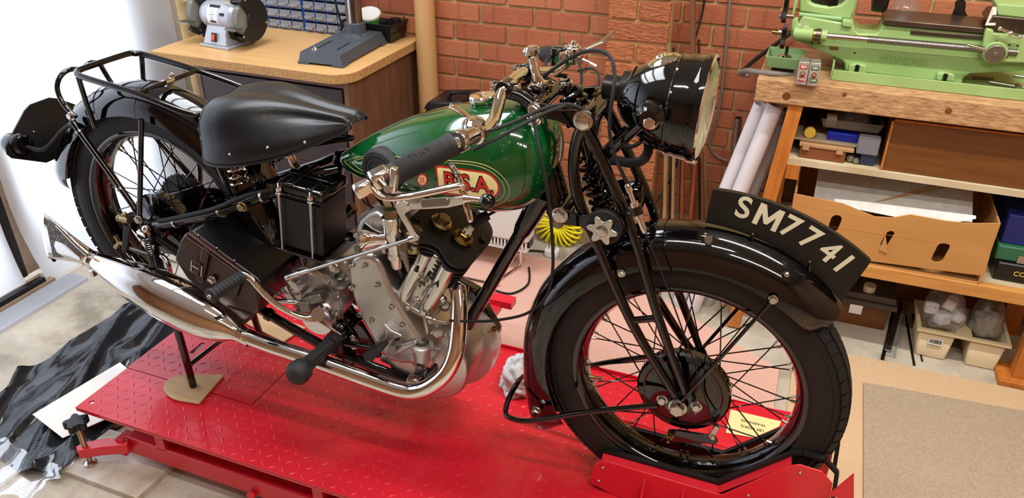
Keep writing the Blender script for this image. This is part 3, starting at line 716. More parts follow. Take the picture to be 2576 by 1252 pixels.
# ---- headlamp
hc = V(1.19,0,.957); ha = V(1,0,-.045)
hl = part('headlamp', G().lathe([(.030,.0),(.044,.008),(.058,.022),(.073,.045),(.085,.073),(.0925,.100),(.0965,.125),(.0985,.142),(.1015,.146),(.1015,.158),(.097,.1605),(.090,.159)], hc, ha, 64, cap=False), 'black_paint', ang=50)
mat('reflector','d9d7b8',.35,.0); mat('lens_glass','ffffff',.03,trans=1)
part('reflector', G().lathe([(.090,.157),(.080,.135),(.06,.105),(.03,.085),(.001,.082)], hc, ha, 48, cap=False), 'reflector', hl)
part('lens', G().lathe([(.0945,.158),(.085,.163),(.06,.1685),(.03,.171),(.001,.1715)], hc, ha, 48, cap=False), 'lens_glass', hl)
part('rim_edge', G().lathe([(.1005,.1575),(.1022,.159),(.099,.1625),(.095,.161)], hc, ha, 64, cap=False), 'chrome', hl)
part('lamp_seam', G().lathe([(.0925,.099),(.0945,.101),(.0935,.104)], hc, ha, 64, cap=False), 'black_paint', hl)
part('rear_boss', G().lathe([(.02,-.040),(.024,-.038),(.024,-.006),(.036,-.004),(.0375,.012),(.047,.016)], hc+V(.004,0,.012), ha, 32), 'black_satin', hl)
# chrome ammeter panel on top
q = hc+ha*.070+V(0,0,.080); part('lamp_switch', G().lathe([(.034,-.010),(.033,-.002),(.026,.004),(.012,.007),(.010,.010),(.003,.011)], q, (-.42,.0,1), 28), 'chrome', hl)
for s in (1,-1):
    f = (lambda p: p) if s > 0 else m2
    a_, b_ = f(P(1628,300,-.108)), f(P(1545,372,-.062))
    part('lamp_stay', G().tube([a_, a_+(b_-a_)*.25, b_, f(P(1478,432,-.035))],[.0105,.0085,.0105,.009],12), 'black_paint')
    q = f(P(1638,290,-.100)); part('lamp_boss', G().lathe([(.016,-.022),(.020,-.016),(.026,-.010),(.027,.002)], q, (0,s,0), 24), 'black_paint', hl)
    bolt('lamp_bolt', f(P(1636,306,-.118)), (0,-s,0), .0115, .012, 'chrome', hl)
part('lamp_loom', G().tube([P(1625,345,0),P(1632,372,-.01),P(1620,400,-.02),P(1590,410,-.02),P(1550,404,-.01),P(1500,405,0)],.0095,10,sm=5), 'rubber_grip', hl)
part('lamp_wire', G().tube([P(1607,330,-.03),P(1612,355,-.05),P(1590,368,-.05),P(1560,366,-.04)],.004,8,sm=5), 'rubber', hl)

# ---- handlebar and controls
hb = [P(965,450,-.40),P(1145,360,-.30),P(1205,338,-.235),P(1238,310,-.175),P(1252,270,-.12),P(1260,240,-.085),P(1272,220,-.06)]
ctr = V(hb[-1].x+.0,0,hb[-1].z+.004)
full = hb+[V(ctr.x,-.02,ctr.z),V(ctr.x,.02,ctr.z)]+[m2(p) for p in reversed(hb)]
bar = part('handlebar', G().tube(full,.0115,14,sm=5), 'chrome')
def rot_to(d): return d.normalized().to_track_quat('Z','Y').to_matrix()
g0, g1 = P(968,449,-.398), P(1142,361,-.302)
for s in (1,-1):
    f = (lambda p: p) if s > 0 else m2
    a_, b_ = f(g0), f(g1); d = (b_-a_).normalized(); L = (b_-a_).length
    g = G().lathe([(.010,-.006),(.0185,-.004),(.0205,.002),(.0205,.010),(.0192,.012),(.0194,.02),(.0196,L*.6),(.0198,L-.012),(.0212,L-.010),(.0212,L-.001),(.012,L)], a_, d, 32)
    gr = part('grip', g, 'rubber_grip', bar)
    if s > 0:
        gg = G()      # fine ribs round the grip and its moulded word
        for k in range(34):
            for j in range(24):
                aa = 2*PI*j/24
        up = V(0,-.55,.83); up = (up-d*up.dot(d)).normalized(); mid = a_+d*L*.52
        rr = G()
        for k in range(52):
            h = .022+k*(L-.044)/51; rr.lathe([(.0195,h-.0007),(.0200,h),(.0195,h+.0007)], a_, d, 28, cap=False)
        o = part('grip_ribs', rr, 'rubber_grip', gr); o['kind'] = 'stuff'
        tg = G(); put_text(tg, 'AMAL', .013, mid+up*.0199, -d, -up.cross(d).normalized(), up, .0006, space=1.25); part('grip_lettering', tg, 'rubber', gr, flat=True)
    # throttle / sleeve
    e = f(P(1152,357,-.296)); e2 = f(P(1200,335,-.24)); part('twist_sleeve', G().lathe([(.018,-.004),(.0195,0),(.0195,.012),(.016,.014),(.016,.05),(.019,.052),(.019,.062)], e, (e2-e), 24), 'chrome', bar)
    # bar end body with reversed lever
q = P(940,455,-.415); d = (g1-g0).normalized()
g = G(); g.box(q+d*.012+V(0,0,.0),(.030,.030,.034),rot_to(d)); g.box(q-d*.02-V(0,0,.004),(.022,.024,.030),rot_to(d)); be = part('lever_body', g, 'chrome', bar, bev=.005)
part('lever_screw', G().cyl(P(975,476,-.415),P(975,476,-.428),.006,n=14), 'steel', be)
part('lever_lug', G().box(P(991,452,-.415),(.012,.014,.045),RY(.15)), 'chrome', be, bev=.003)
def ribbon(pts, ws, th, up=V(0,0,1), sm=5):
    pts = [Vector(p) for p in pts]; pts, ws = crv(pts, sm, False, list(ws)); g = G(); rows = []
    for i, p in enumerate(pts):
        t = (pts[min(i+1,len(pts)-1)]-pts[max(i-1,0)]).normalized(); b = t.cross(up).normalized(); n = b.cross(t)
        w = ws[i]; rows.append([p+b*w*math.cos(a)+n*th*math.sin(a) for a in [2*PI*k/12 for k in range(12)]])
    g.grid(rows, cu=True); m = len(rows); g.f += [tuple(range(12)), tuple((m-1)*12+k for k in range(12))]; g.m += [0,0]; return g
part('brake_lever', ribbon([P(938,468,-.418),P(958,490,-.418),P(985,497,-.414),P(1040,491,-.40),P(1100,479,-.385),P(1158,467,-.37),P(1163,473,-.368)],[.010,.010,.0085,.008,.008,.0085,.005],.006), 'chrome', bar)
# far side: black dip switch, chrome clutch lever clamp and levers
q = P(1404,135,.275); part('dip_switch', G().box(q-V(0,0,.008),(.034,.032,.052),RZ(.4)), 'black_paint', bar, bev=.005)
part('dip_switch_screws', G().box(P(1412,190,.22),(.03,.012,.006)), 'dark_steel', bar)
q = P(1442,135,.285); g = G(); g.cyl(q-V(0,0,.022),q+V(0,0,.016),.019,n=20); g.cyl(q+V(0,0,.016),q+V(0,0,.021),.014,n=20); g.hexn(q+V(0,0,.020),(0,0,1),.007,.010); g.box(q+V(0,0,-.012),(.04,.022,.02)); part('lever_clamp', g, 'chrome', bar, bev=.002)
part('clutch_lever', ribbon([P(1465,128,.29),P(1490,116,.31),P(1518,103,.335),P(1535,88,.36),P(1545,80,.375)],[.007,.006,.0055,.005,.006],.004), 'chrome', bar)
part('choke_lever', ribbon([P(1464,150,.28),P(1480,156,.285),P(1500,165,.29)],[.003,.005,.007],.004), 'chrome', bar)
part('ignition_lever', ribbon([P(1190,303,-.22),P(1162,282,-.235),P(1145,272,-.245),P(1132,266,-.25)],[.007,.0045,.004,.006],.005), 'chrome', bar)
q = P(1192,312,-.235); part('ignition_lever_cap', G().lathe([(.020,-.004),(.021,0),(.019,.006),(.009,.010),(.008,.013)], q, (-.1,-.15,1), 28), 'chrome', bar)
part('ignition_clamp', G().tube([P(1203,330,-.245),P(1203,352,-.245)],[.012,.009],12), 'chrome', bar)
# bar clamps, damper tower
for s in (1,-1):
    f = (lambda p: p) if s > 0 else m2
    q = f(P(1272,222,-.06)); part('bar_clamp', G().cyl(q-V(0,.016,0),q+V(0,.016,0),.0185,n=20), 'black_paint', bev=.003)
    bolt('clamp_nut', f(P(1290,222,-.058)), (0,0,1), .009, .014, 'chrome')
    bolt('clamp_nut', q+V(-.022,0,.0), (-.6,0,1), .008, .012, 'chrome')
    part('clamp_arm', G().tube([q+V(.008,0,-.008), f(P(1310,243,-.058)), f(P(1345,268,-.062))],.0135,12), 'black_paint')
q = P(1356,222,0); g = G().lathe([(.024,-.02),(.026,0),(.024,.012),(.014,.014)], q, (-.25,0,1), 6); g.lathe([(.014,.012),(.012,.02),(.009,.03),(.009,.062),(.012,.066),(.017,.069),(.018,.077),(.012,.083),(.004,.085)], q, (-.25,0,1), 28)
part('steering_damper', g, 'chrome', ang=30)

# ---- cables
def cable(name, pts, r=.0033, m='rubber'): part(name, G().tube([P(*q) for q in pts], r, 8, sm=7), m)
cable('control_cable', [(1345,208,.05),(1400,168,.03),(1460,133,.0),(1510,128,-.03),(1538,148,-.05),(1546,190,-.065),(1541,240,-.08),(1533,320,-.09),(1545,385,-.095),(1563,430,-.10),(1580,465,-.10)], .0037)
cable('control_cable', [(1228,330,-.21),(1290,308,-.17),(1350,280,-.13),(1405,263,-.10),(1445,266,-.085),(1475,290,-.07),(1490,330,-.04)], .0035)
cable('control_cable', [(1190,378,-.235),(1260,342,-.20),(1330,305,-.16),(1390,276,-.12),(1440,265,-.08),(1480,285,-.06),(1500,330,-.03)], .0035)
cable('throttle_cable', [(1342,285,-.11),(1345,318,-.13),(1362,400,-.155),(1380,500,-.16),(1389,600,-.16),(1390,680,-.155),(1374,745,-.14),(1325,788,-.12),(1250,805,-.11),(1190,808,-.11),(1130,806,-.12)], .0033)
cable('clutch_cable', [(1452,145,.27),(1461,175,.22),(1463,205,.16),(1458,232,.10)], .0032)
cable('clutch_cable', [(1455,178,.2),(1485,172,.15),(1505,185,.12),(1505,225,.10),(1490,260,.08)], .003)
cable('switch_lead', [(1384,142,.26),(1373,158,.22),(1370,185,.18),(1375,210,.12)], .004)
cable('brake_cable', [(1624,588,-.105),(1650,650,-.10),(1690,755,-.098),(1745,910,-.094),(1797,1075,-.080)], .0017)
g = G(); pa, pb = P(1577,462,-.10), P(1622,584,-.105); d = (pb-pa).normalized(); L = (pb-pa).length
g.lathe([(.0045,0),(.0065,.003),(.0065,L*.16),(.0045,L*.17),(.0045,L*.36),(.0085,L*.37),(.0085,L*.62),(.0095,L*.63),(.0095,L*.70),(.0065,L*.71),(.0065,L*.9),(.005,L)], pa, d, 14); part('cable_adjuster', g, 'chrome')
g = G(); q = P(1600,528,-.10); g.tube([P(1560,540,-.078),P(1585,535,-.095),q],.006,10); g.cyl(q-d*.008,q+d*.008,.0125,n=16); part('adjuster_bracket', g, 'black_paint')
# ---- fuel tank
def lerp_tab(xs, ys, x):
    if x <= xs[0]: return ys[0]
    for i in range(len(xs)-1):
        if x <= xs[i+1]:
            t = (x-xs[i])/(xs[i+1]-xs[i]); t = t*t*(3-2*t)*.35+t*.65; return ys[i]+(ys[i+1]-ys[i])*t
    return ys[-1]
tx = [.545,.552,.565,.60,.65,.72,.80,.88,.95,1.0,1.035,1.055,1.066,1.070]
tt = [.733,.742,.753,.777,.808,.845,.876,.900,.913,.914,.900,.876,.850,.82]
tbm= [.727,.718,.710,.701,.695,.690,.685,.682,.684,.696,.718,.748,.780,.80]
th_= [.004,.018,.031,.054,.076,.099,.116,.124,.125,.118,.102,.078,.046,.01]
rows = []
for i in range(len(tx)):
    zc = (tt[i]+tbm[i])/2; hz = (tt[i]-tbm[i])/2; row = []
    for k in range(40):
        a = 2*PI*k/40; ca, sa = math.cos(a), math.sin(a); e = 2/2.35
        y = th_[i]*math.copysign(abs(ca)**e, ca); z = hz*math.copysign(abs(sa)**e, sa)
        if sa > 0: y *= 1-.10*sa
        row.append(V(tx[i], y, zc+z))
    rows.append(row)
# smooth resample along X
cols = list(zip(*rows)); rows2 = list(zip(*[crv([Vector(p) for p in c],4) for c in cols]))
g = G().grid([list(r) for r in rows2], cu=True); g.f += [tuple(range(40)), tuple((len(rows2)-1)*40+k for k in range(40))]; g.m += [0,0]
tank = part('fuel_tank', g, 'green_paint', ang=70)
tbv = BVHTree.FromPolygons([v for v in g.v], g.f)
def on_tank(px, py, off=.0007):
    d = ray(px,py).normalized(); h = tbv.ray_cast(CAM, d)
    if h[0] is None: 
        return P(px,py,-.1)
    n = h[1] if h[1].dot(d) < 0 else -h[1]
    return h[0]+n*off
# badge: red-edged cream panel with red letters
bc, bu, bv = (1178,460), (79,10.5), (-3.5,-35)
def bpx(s,t): return (bc[0]+s*bu[0]+t*bv[0], bc[1]+s*bu[1]+t*bv[1])
def stad(k, sx, sy):
    rows = []
    for i in range(31):
        s = -1+1.5*i/15 if i <= 15 else .5+.5*math.sin(PI/2*(i-15)/15)
        lim = 1.0
        if s > .5: lim = math.sqrt(max(0,1-((s-.5)/.5)**2))
        if i == 0: lim = .90
        rows.append([on_tank(*bpx(s*sx, lim*sy*(-1+2*j/10)), k) for j in range(11)])
    return G().grid(rows)
bd = part('tank_badge', stad(.0008,1.0,1.0), 'decal_red', tank, ang=180)
part('badge_panel', stad(.0014,.945,.87), 'cream', bd, ang=180)
def badge_text(off, k, m):
    vs, fs = textmesh('B.S.A.', 1.0, 0, off, res=3, space=1.0); g = G()
    me = bpy.data.meshes.new('tmp'); me.from_pydata(vs,[],fs); bm = bmesh.new(); bm.from_mesh(me)
    bmesh.ops.triangulate(bm, faces=bm.faces); bmesh.ops.subdivide_edges(bm, edges=[e for e in bm.edges if e.calc_length() > .15], cuts=2, use_grid_fill=False)
    bmesh.ops.triangulate(bm, faces=bm.faces)
    w = max(v.co.x for v in bm.verts)
    for v in bm.verts:
        v.co = on_tank(*bpx(.02+v.co.x/w*.80, -.02+v.co.y*1.55), k)
    bm.to_mesh(me); bm.free()
    g.add([v.co.copy() for v in me.vertices],[tuple(p.vertices) for p in me.polygons]); bpy.data.meshes.remove(me)
    return part('badge_lettering', g, m, bd, flat=True)
badge_text(.055,.0019,'dull_black_plate'); badge_text(.012,.0024,'decal_red')
# gold lining
def lining(pts, closed=False):
    q = crv([V(x,y,0) for x,y in pts], 6, closed); part('gold_lining', G().tube([on_tank(p.x,p.y,.0002) for p in q], .0008, 5, closed=closed), 'gold_line', tank)
lining([(868,405),(905,395),(960,392),(1100,402),(1190,408),(1240,425),(1275,458),(1280,490),(1258,512),(1215,520),(1150,510),(1080,495)])
lining([(1120,408),(1190,415),(1232,430),(1263,458),(1268,488),(1250,505),(1215,512),(1165,506)])
lining([(868,408),(900,432),(960,450)]); lining([(885,408),(905,400),(925,398)]); lining([(885,408),(905,425),(925,436)])
# round transfer beside the badge
g = G(); c = (1063,452); g.add([on_tank(*c,.0008)]+[on_tank(c[0]+13*math.cos(2*PI*k/24),c[1]+16*math.sin(2*PI*k/24),.0008) for k in range(24)],[(0,k+1,(k+1)%24+1) for k in range(24)]); rt_ = part('piled_transfer', g, 'decal_red', tank)
g = G(); g.add([on_tank(*c,.0013)]+[on_tank(c[0]+10*math.cos(2*PI*k/24),c[1]+12*math.sin(2*PI*k/24),.0013) for k in range(24)],[(0,k+1,(k+1)%24+1) for k in range(24)]); part('transfer_centre', g, 'cream', rt_)
for dx in (-4,0,4): part('transfer_rifle', G().tube([on_tank(c[0]+dx-1,c[1]-8,.0015),on_tank(c[0]+dx*1.2,c[1]+7,.0015)],.0009,5), 'decal_red', rt_)
# knee grip
hit = tbv.ray_cast(CAM, ray(962,430).normalized()); kn = hit[1] if hit[1].y < 0 else -hit[1]
kn = (kn*1.0+V(0,-.35,0)).normalized(); kp = hit[0]
kg = part('knee_grip', G().lathe([(.050,-.012),(.052,.004),(.050,.013),(.046,.017),(.043,.0165),(.042,.0185),(.038,.0185),(.037,.0165),(.033,.0165),(.032,.0185),(.028,.0185),(.027,.0165),(.001,.0165)], kp-kn*.006, kn, 48), 'rubber_grip', tank)
# filler cap
q = V(.905,.0,.900); part('filler_neck', G().lathe([(.031,-.012),(.029,.002),(.027,.006),(.027,.012)], q, (-.12,0,1), 32), 'green_paint', tank)
fc = part('filler_cap', G().lathe([(.0285,.010),(.0295,.012),(.0295,.020),(.027,.023),(.012,.025),(.001,.0253)], q, (-.12,0,1), 32), 'chrome', tank)
part('cap_vent', G().ball(q+V(.001,-.004,.0265),.003,8,6), 'chrome', fc)
bolt('tank_bolt', P(1344,308,-.085), (0,-.5,1), .010, .012, 'chrome', tank)

# ---- saddle
xs = [.238,.246,.262,.29,.33,.38,.43,.48,.52,.555,.580,.594,.600]
sw = [.098,.112,.124,.132,.136,.134,.124,.106,.085,.066,.052,.043,.036]
tw_ = [.094,.108,.118,.122,.120,.103,.076,.056,.046,.042,.041,.039,.034]
sz = [.826,.838,.847,.855,.860,.861,.857,.850,.845,.842,.840,.836,.828]
fb = [.735,.722,.718,.718,.724,.736,.749,.765,.781,.796,.807,.815,.820]
dr_ = [.026,.026,.025,.023,.019,.014,.010,.006,.004,.003,.002,.002,.002]
rows = []
for i, x in enumerate(xs):
    w, zt, zb = sw[i], sz[i], fb[i]; up = .008*(1-abs(i-4)/9); hgt = zt-zb
    k = tw_[i]/w; prof = [(-1.0,zb),(-1.01,zb+hgt*.3),(-(.72+.28*k),zb+hgt*.55),(-(.30+.70*k),zb+hgt*.78),(-k*.97,zt-.010),(-k*.84,zt+up*.3),(-k*.62,zt+up),(-k*.35,zt+up*.6),(0,zt-.004)]
    prof = prof+[(-a,z) for a,z in prof[-2::-1]]
    rows.append([V(x-(.010*(1-a*a) if i < 3 else 0), a*w, z-dr_[i]*min(1,(a*w/tw_[i])**2)*max(0,min(1,(z-zb)/(hgt*.8)))) for a,z in prof])
cols = list(zip(*rows)); rows = [list(r) for r in zip(*[crv(list(c),3) for c in cols])]; rows = [crv(list(r),3) for r in rows]
sd = part('saddle', G().grid(rows), 'leather_black', ang=180)
so = sd.modifiers.new('thickness','SOLIDIFY'); so.thickness = .004; so.offset = -1
edge = rows[0]+[r[-1] for r in rows[1:]]+list(reversed(rows[-1]))[1:]+[r[0] for r in reversed(rows[1:-1])]
part('piping', G().tube(edge,.0034,8,closed=True), 'leather_black', sd)
# stitched line a little inside the rear edge
q = [Vector(p)+V(0,0,.0008) for p in rows[5][3:-3]]; part('seam', G().tube(q,.0011,5), 'leather_black', sd)
for x,y in ((578,388),(673,371),(767,358)): part('rivet', G().ball(P(x,y,-.137 if x < 740 else -.122),.0035,10,8), 'polished_aluminium', sd)
for k in range(7):
    p0 = P(512+k*4.2, 345+k*9.5, -.115); part('edge_coil', G().tube([p0+V(.006*math.cos(t),-.004,.004*math.sin(t)) for t in [2*PI*j/14 for j in range(15)]],.0012,6), 'dull_steel', sd)
part('saddle_frame', G().tube([V(.27,-.09,.74),V(.40,-.06,.745),V(.55,-.012,.775),V(.58,.0,.78),V(.55,.012,.775),V(.40,.06,.745),V(.27,.09,.74)],.006,8,sm=4), 'black_satin', sd)
for y in (-.075,.075): part('saddle_spring', G().helix((.30,y,.74),(.305,y,.655),.020,5,.0035,8), 'chrome', sd)

# ---- battery
TL = math.radians(5.6); Rb = RY(TL)
bcn = V(.512,-.085,.612); bx_, by_, bz_ = .112,.105,.140
bat = part('battery', G().box(bcn,(bx_,by_,bz_),Rb), 'black_satin', bev=.006)
lid = part('battery_lid', G().box(bcn+Rb@V(0,0,bz_/2+.013),(bx_+.006,by_+.006,.026),Rb), 'black_paint', bat, bev=.008, seg=3)
for dx in (-.028,.028):
    part('lid_rib', G().box(bcn+Rb@V(dx*.9,0,bz_/2+.026),(.016,by_+.008,.008),Rb), 'black_paint', lid, bev=.003)
part('lid_strap', G().box(bcn+Rb@V(0,.0,bz_/2+.030),(bx_+.004,.018,.005),Rb), 'black_paint', lid, bev=.002)
for dz in (.002,.014): part('lid_moulding', G().box(bcn+Rb@V(0,-by_/2-.002,bz_/2+.004-dz),(bx_+.004,.006,.003),Rb), 'black_paint', bat, bev=.001)
for dx in (-.047,.034):
    a_ = bcn+Rb@V(dx,-by_/2-.008,-bz_/2-.004); b_ = bcn+Rb@V(dx,-by_/2-.008,bz_/2+.016)
    part('tie_rod', G().tube([a_,b_],.0028,8), 'steel', bat)
    g = G(); d = (b_-a_).normalized(); g.hexn(b_-d*.008,d,.0068,.009); g.cyl(b_,b_+d*.012,.0025,n=8); g.cyl(b_-d*.014,b_-d*.010,.0075,n=12); part('rod_nut', g, 'chrome', bat)
part('battery_tray', G().box(bcn+Rb@V(0,-.004,-bz_/2-.005),(bx_+.008,by_+.016,.006),Rb), 'black_paint', bat, bev=.002)
part('battery_strut', G().tube([bcn+Rb@V(-.03,-.02,-bz_/2),V(.46,-.08,.43)],.006,8), 'dull_steel', bat)

# ---- tool bag below the saddle
fx = [P(x,y,-.185) for x,y in ((470,587),(634,706),(648,720),(648,780),(640,794),(618,808),(606,805),(500,728),(470,700),(444,660),(442,648),(456,602),(462,590))]
bag = part('tool_case', G().poly3([q+V(0,.012,0) for q in fx],(0,.135,0)), 'black_satin', bev=.006)
front = part('leather_front', G().poly3(fx,(0,.016,0)), 'leather_brown', bag, bev=.005)
fl = [P(x,y,-.188) for x,y in ((468,591),(610,692),(612,700),(596,748),(588,750),(500,694),(452,660),(444,650),(458,602))]
part('leather_flap', G().poly3(fl,(0,-.005,0)), 'leather_brown', front, bev=.003)
part('strap', G().poly3([P(512,620,-.196),P(530,632,-.196),P(511,712,-.196),P(494,700,-.196)],(0,-.005,0)), 'leather_brown', front, bev=.002)
bk = [P(483,655,-.203),P(509,668,-.203),P(507,694,-.203),P(482,680,-.203)]
part('buckle', G().tube(bk,.0028,8,closed=True), 'steel', front); part('buckle_pin', G().tube([P(484,668,-.204),P(500,677,-.204)],.002,6), 'steel', front)
q = P(536,702,-.197); g = G(); g.cyl(q,q-YA*.004,.010,n=20); g.box(q-YA*.009,(.016,.006,.006),RY(.6)); part('turn_button', g, 'steel', front, bev=.001)
for x,y in ((500,600),(545,632),(590,663)): part('rivet', G().ball(P(x,y-8,-.170),.003,8,6), 'steel', bag)
part('front_seam', G().tube([P(572,770,-.187),P(634,792,-.187)],.0015,6), 'leather_black', front)

# ---- engine
L30 = math.radians(30); AX = V(math.sin(L30),0,math.cos(L30)); E1 = V(math.cos(L30),0,-math.sin(L30)); HO = V(.80,0,.612)
cc = V(.775,0,.262)
eng = part('crankcase', G().lathe([(.085,-.085),(.108,-.080),(.114,-.070),(.114,.06),(.104,.088),(.06,.10)], cc, YA, 48), 'aluminium', bev=.003)
g = G(); q = V(.770,0,.375); g.lathe([(.088,-.07),(.080,-.01),(.070,.03)], q, AX, 40); part('crankcase_mouth', g, 'aluminium', eng)
# far side cover
part('dynamo_cover', G().lathe([(.115,.03),(.118,.06),(.112,.10),(.095,.118),(.04,.125)], V(.79,0,.235), YA, 48), 'aluminium', eng)
for x,y in ((1195,885),(1163,937),(1242,826)): bolt('cover_screw', P(x,y,.06), (.6,-.8,0), .007, .008, 'brass', eng)
# timing cover
tc_ = [(876,700),(874,672),(886,650),(908,640),(932,643),(952,656),(962,680),(985,742),(1018,796),(1050,842),(1066,872),(1068,905),(1050,918),(1008,916),(975,908),(948,876),(905,800),(884,742)]
tcv = part('timing_cover', G().poly3([P(x,y,-.132) for x,y in tc_],(0,.06,0)), 'aluminium', bev=.010, seg=3)
for x,y in ((886,668),(918,668),(950,717),(985,772),(1012,817),(1000,862),(934,806),(886,722),(905,790)):
    q = P(x,y,-.133); g = G(); g.cyl(q,q-YA*.005,.0065,n=16); part('cover_screw', g, 'steel', tcv); part('screw_slot', G().box(q-YA*.0052,(.010,.001,.0016),RY(random.uniform(0,3))), 'dark_steel', tcv)
g = G().poly3([P(x,y,-.145) for x,y in ((965,815),(968,848),(958,860),(1012,848),(1008,843),(982,832))],(0,.02,0)); part('timing_fin', g, 'aluminium', tcv, bev=.003)
g = G().poly3([P(x,y,-.142) for x,y in ((990,870),(1045,858),(1048,866),(1010,888),(1000,892),(992,886))],(0,.02,0)); part('oil_pump_arm', g, 'aluminium', tcv, bev=.004)
g = G(); q = P(998,866,-.142); g.cyl(q+YA*.01,q-YA*.012,.012,n=20); g.cyl(q-YA*.012,q-YA*.02,.008,n=16); g.cyl(q-YA*.02,q-YA*.024,.011,n=16); part('oil_adjuster', g, 'dull_steel', tcv)
# oil pump bowl
q = P(1063,885,-.125); pb_ = part('oil_pump', G().lathe([(.018,-.022),(.022,-.018),(.022,.012),(.026,.014),(.026,.022),(.020,.026)], q, (0,0,1), 32), 'aluminium'); bolt('pump_nut', q+V(0,0,.026), (0,0,1), .013, .010, 'dull_steel', pb_)
part('pump_base', G().box(q+V(-.02,.02,-.018),(.09,.05,.03),RY(.3)), 'aluminium', pb_, bev=.008)
# sump / lower crankcase lugs
part('sump', G().poly3([P(x,y,-.075) for x,y in ((960,890),(1075,905),(1075,930),(1050,935),(985,925),(950,908))],(0,.12,0)), 'aluminium', eng, bev=.008)
for x,y in ((1047,912),(1060,920),(1090,893)): bolt('case_bolt', P(x,y,-.085), (0,-1,0), .0075, .009, 'dull_steel', eng)
# barrel, valve chest with raised letters
part('cylinder_barrel', G().lathe([(.058,0),(.058,.12)], HO-AX*.19, AX, 40), 'iron_black')
a0 = P(1048,748,-.085); a1 = P(1080,690,-.085)
vc0 = P(1050,750,-.098); dirv = (P(1081,690,-.098)-vc0).normalized(); sidev = V(dirv.z,0,-dirv.x)
chest = part('valve_chest', G().box(vc0+dirv*.055+V(0,.03,0),(.085,.055,.150),Matrix((sidev,V(0,1,0),dirv)).transposed()), 'polished_aluminium', bev=.006)
for s in (-.030,.030): part('tappet_tunnel', G().cyl(vc0+sidev*s-dirv*.02,vc0+sidev*s+dirv*.13,.0185,n=24), 'polished_aluminium', chest)
part('chest_flange', G().box(vc0-dirv*.022+V(0,.02,0),(.112,.075,.012),Matrix((sidev,V(0,1,0),dirv)).transposed()), 'aluminium', chest, bev=.004)
g = G()
for ch,(x,y) in zip('BSA',((1048,678),(1079,689),(1098,714))):
    put_text(g, ch, .019, P(x,y,-.1185 if ch != 'S' else -.0968), sidev, dirv, (0,-1,0), .0008, offset=.0006)
part('chest_lettering', g, 'dull_black_plate', chest, flat=True)
q = P(1063,713,-.104); g = G(); g.cyl(q,q-YA*.012,.008,n=16); g.cyl(q-YA*.010,q-YA*.02,.005,n=12); part('chest_nut', g, 'steel', chest)
g = G(); g.tube([P(1064,716,-.125),P(1056,748,-.125),P(1050,754,-.125)],.0032,8); g.ball(P(1050,754,-.125),.0075,12,8); g.tube([P(1050,754,-.126),P(1027,775,-.128)],.004,8); g.ball(P(1027,775,-.128),.0062,12,8); part('valve_lifter', g, 'steel')
part('lifter_spring', G().helix(P(1032,780,-.128),P(1068,798,-.126),.0028,16,.0008,5,10), 'dull_steel')
g = G(); g.tube([P(1066,796,-.126),P(1072,815,-.126),P(1076,838,-.126)],[.003,.006,.003],8); part('lifter_arm', g, 'steel')
g = G(); g.tube([P(1078,800,-.124),P(1096,806,-.122)],.006,10); g.tube([P(1096,806,-.122),P(1122,812,-.121)],.0045,10); g.tube([P(1082,800,-.124),P(1086,808,-.124)],.009,10); part('cable_stop', g, 'steel')
g = G(); q = P(1106,840,-.11); g.hexn(q,(0,-.6,.8),.014,.016); g.tube([P(1085,836,-.11),P(1098,820,-.11)],.004,8); part('banjo_union', g, 'steel')
g = G(); q = P(1118,772,-.08); g.cyl(q,q+V(.006,-.006,.012),.012,n=20); part('exhaust_valve_cap', g, 'dull_steel', bev=.002)
# finned head: lobed plates stacked along the cylinder axis
def fin_outline(k):
    pts = [(-.060,-.080),(-.052,-.110),(-.030,-.122),(-.008,-.116),(.012,-.098),(.034,-.090),(.052,-.100),(.076,-.112),(.100,-.104),(.112,-.080),(.112,-.045),(.108,.0),(.112,.045),(.104,.085),(.076,.112),(.035,.122),(-.010,.112),(-.046,.085),(-.060,.04),(-.060,-.02)]
    c = crv([V(x,y,0) for x,y in pts],4,True); return [(p.x*k+.026*(1-k), p.y*k) for p in c]
head = part('cylinder_head', G().prism(fin_outline(.84), HO-AX*.078, E1, YA, AX*.072), 'iron_black')
for k in range(7):
    sc = (.97,1.0,1.0,.99,.975,.96,.94)[k]
    part('cooling_fin', G().prism(fin_outline(sc), HO-AX*(.0045+.0120*k), E1, YA, AX*.0045), 'iron_black', head, bev=.0012)
for e,y,mt in ((0.0,-.012,'bronze'),(.060,-.012,'brass')):
    q = HO+E1*e+YA*y; cp = part('valve_cap', G().lathe([(.024,-.004),(.026,0),(.026,.006),(.022,.011),(.0165,.012)], q, AX, 32), mt, head); part('cap_hexagon', G().lathe([(.0165,.010),(.0165,.020),(.014,.022)], q, AX, 6), mt, cp)
q = HO+E1*.060-YA*.012+AX*.02; dsp = (AX+E1*.15+YA*.1).normalized(); pg = part('spark_plug', G().lathe([(.011,0),(.011,.008),(.0075,.010),(.0075,.020),(.006,.022),(.005,.034)], q, dsp, 16), 'white_letter', head)
part('plug_nut', G().hexn(q,dsp,.012,.009), 'steel', pg); part('plug_cap', G().tube([q+dsp*.030,q+dsp*.05,q+dsp*.062+V(0.01,.01,0.0)],[.0105,.013,.011],12), 'rubber', pg)
part('plug_lead', G().tube([q+dsp*.06+V(.01,.01,0),q+dsp*.07+V(.03,.03,.02),V(.86,.08,.70),V(.75,.09,.66)],.0035,8,sm=5), 'rubber', pg)
for e,y in ((-.045,-.055),(.035,.095),(.095,.03),(-.04,.06)): bolt('head_bolt', HO+E1*e+YA*y, AX, .008, .008, 'dark_steel', head)
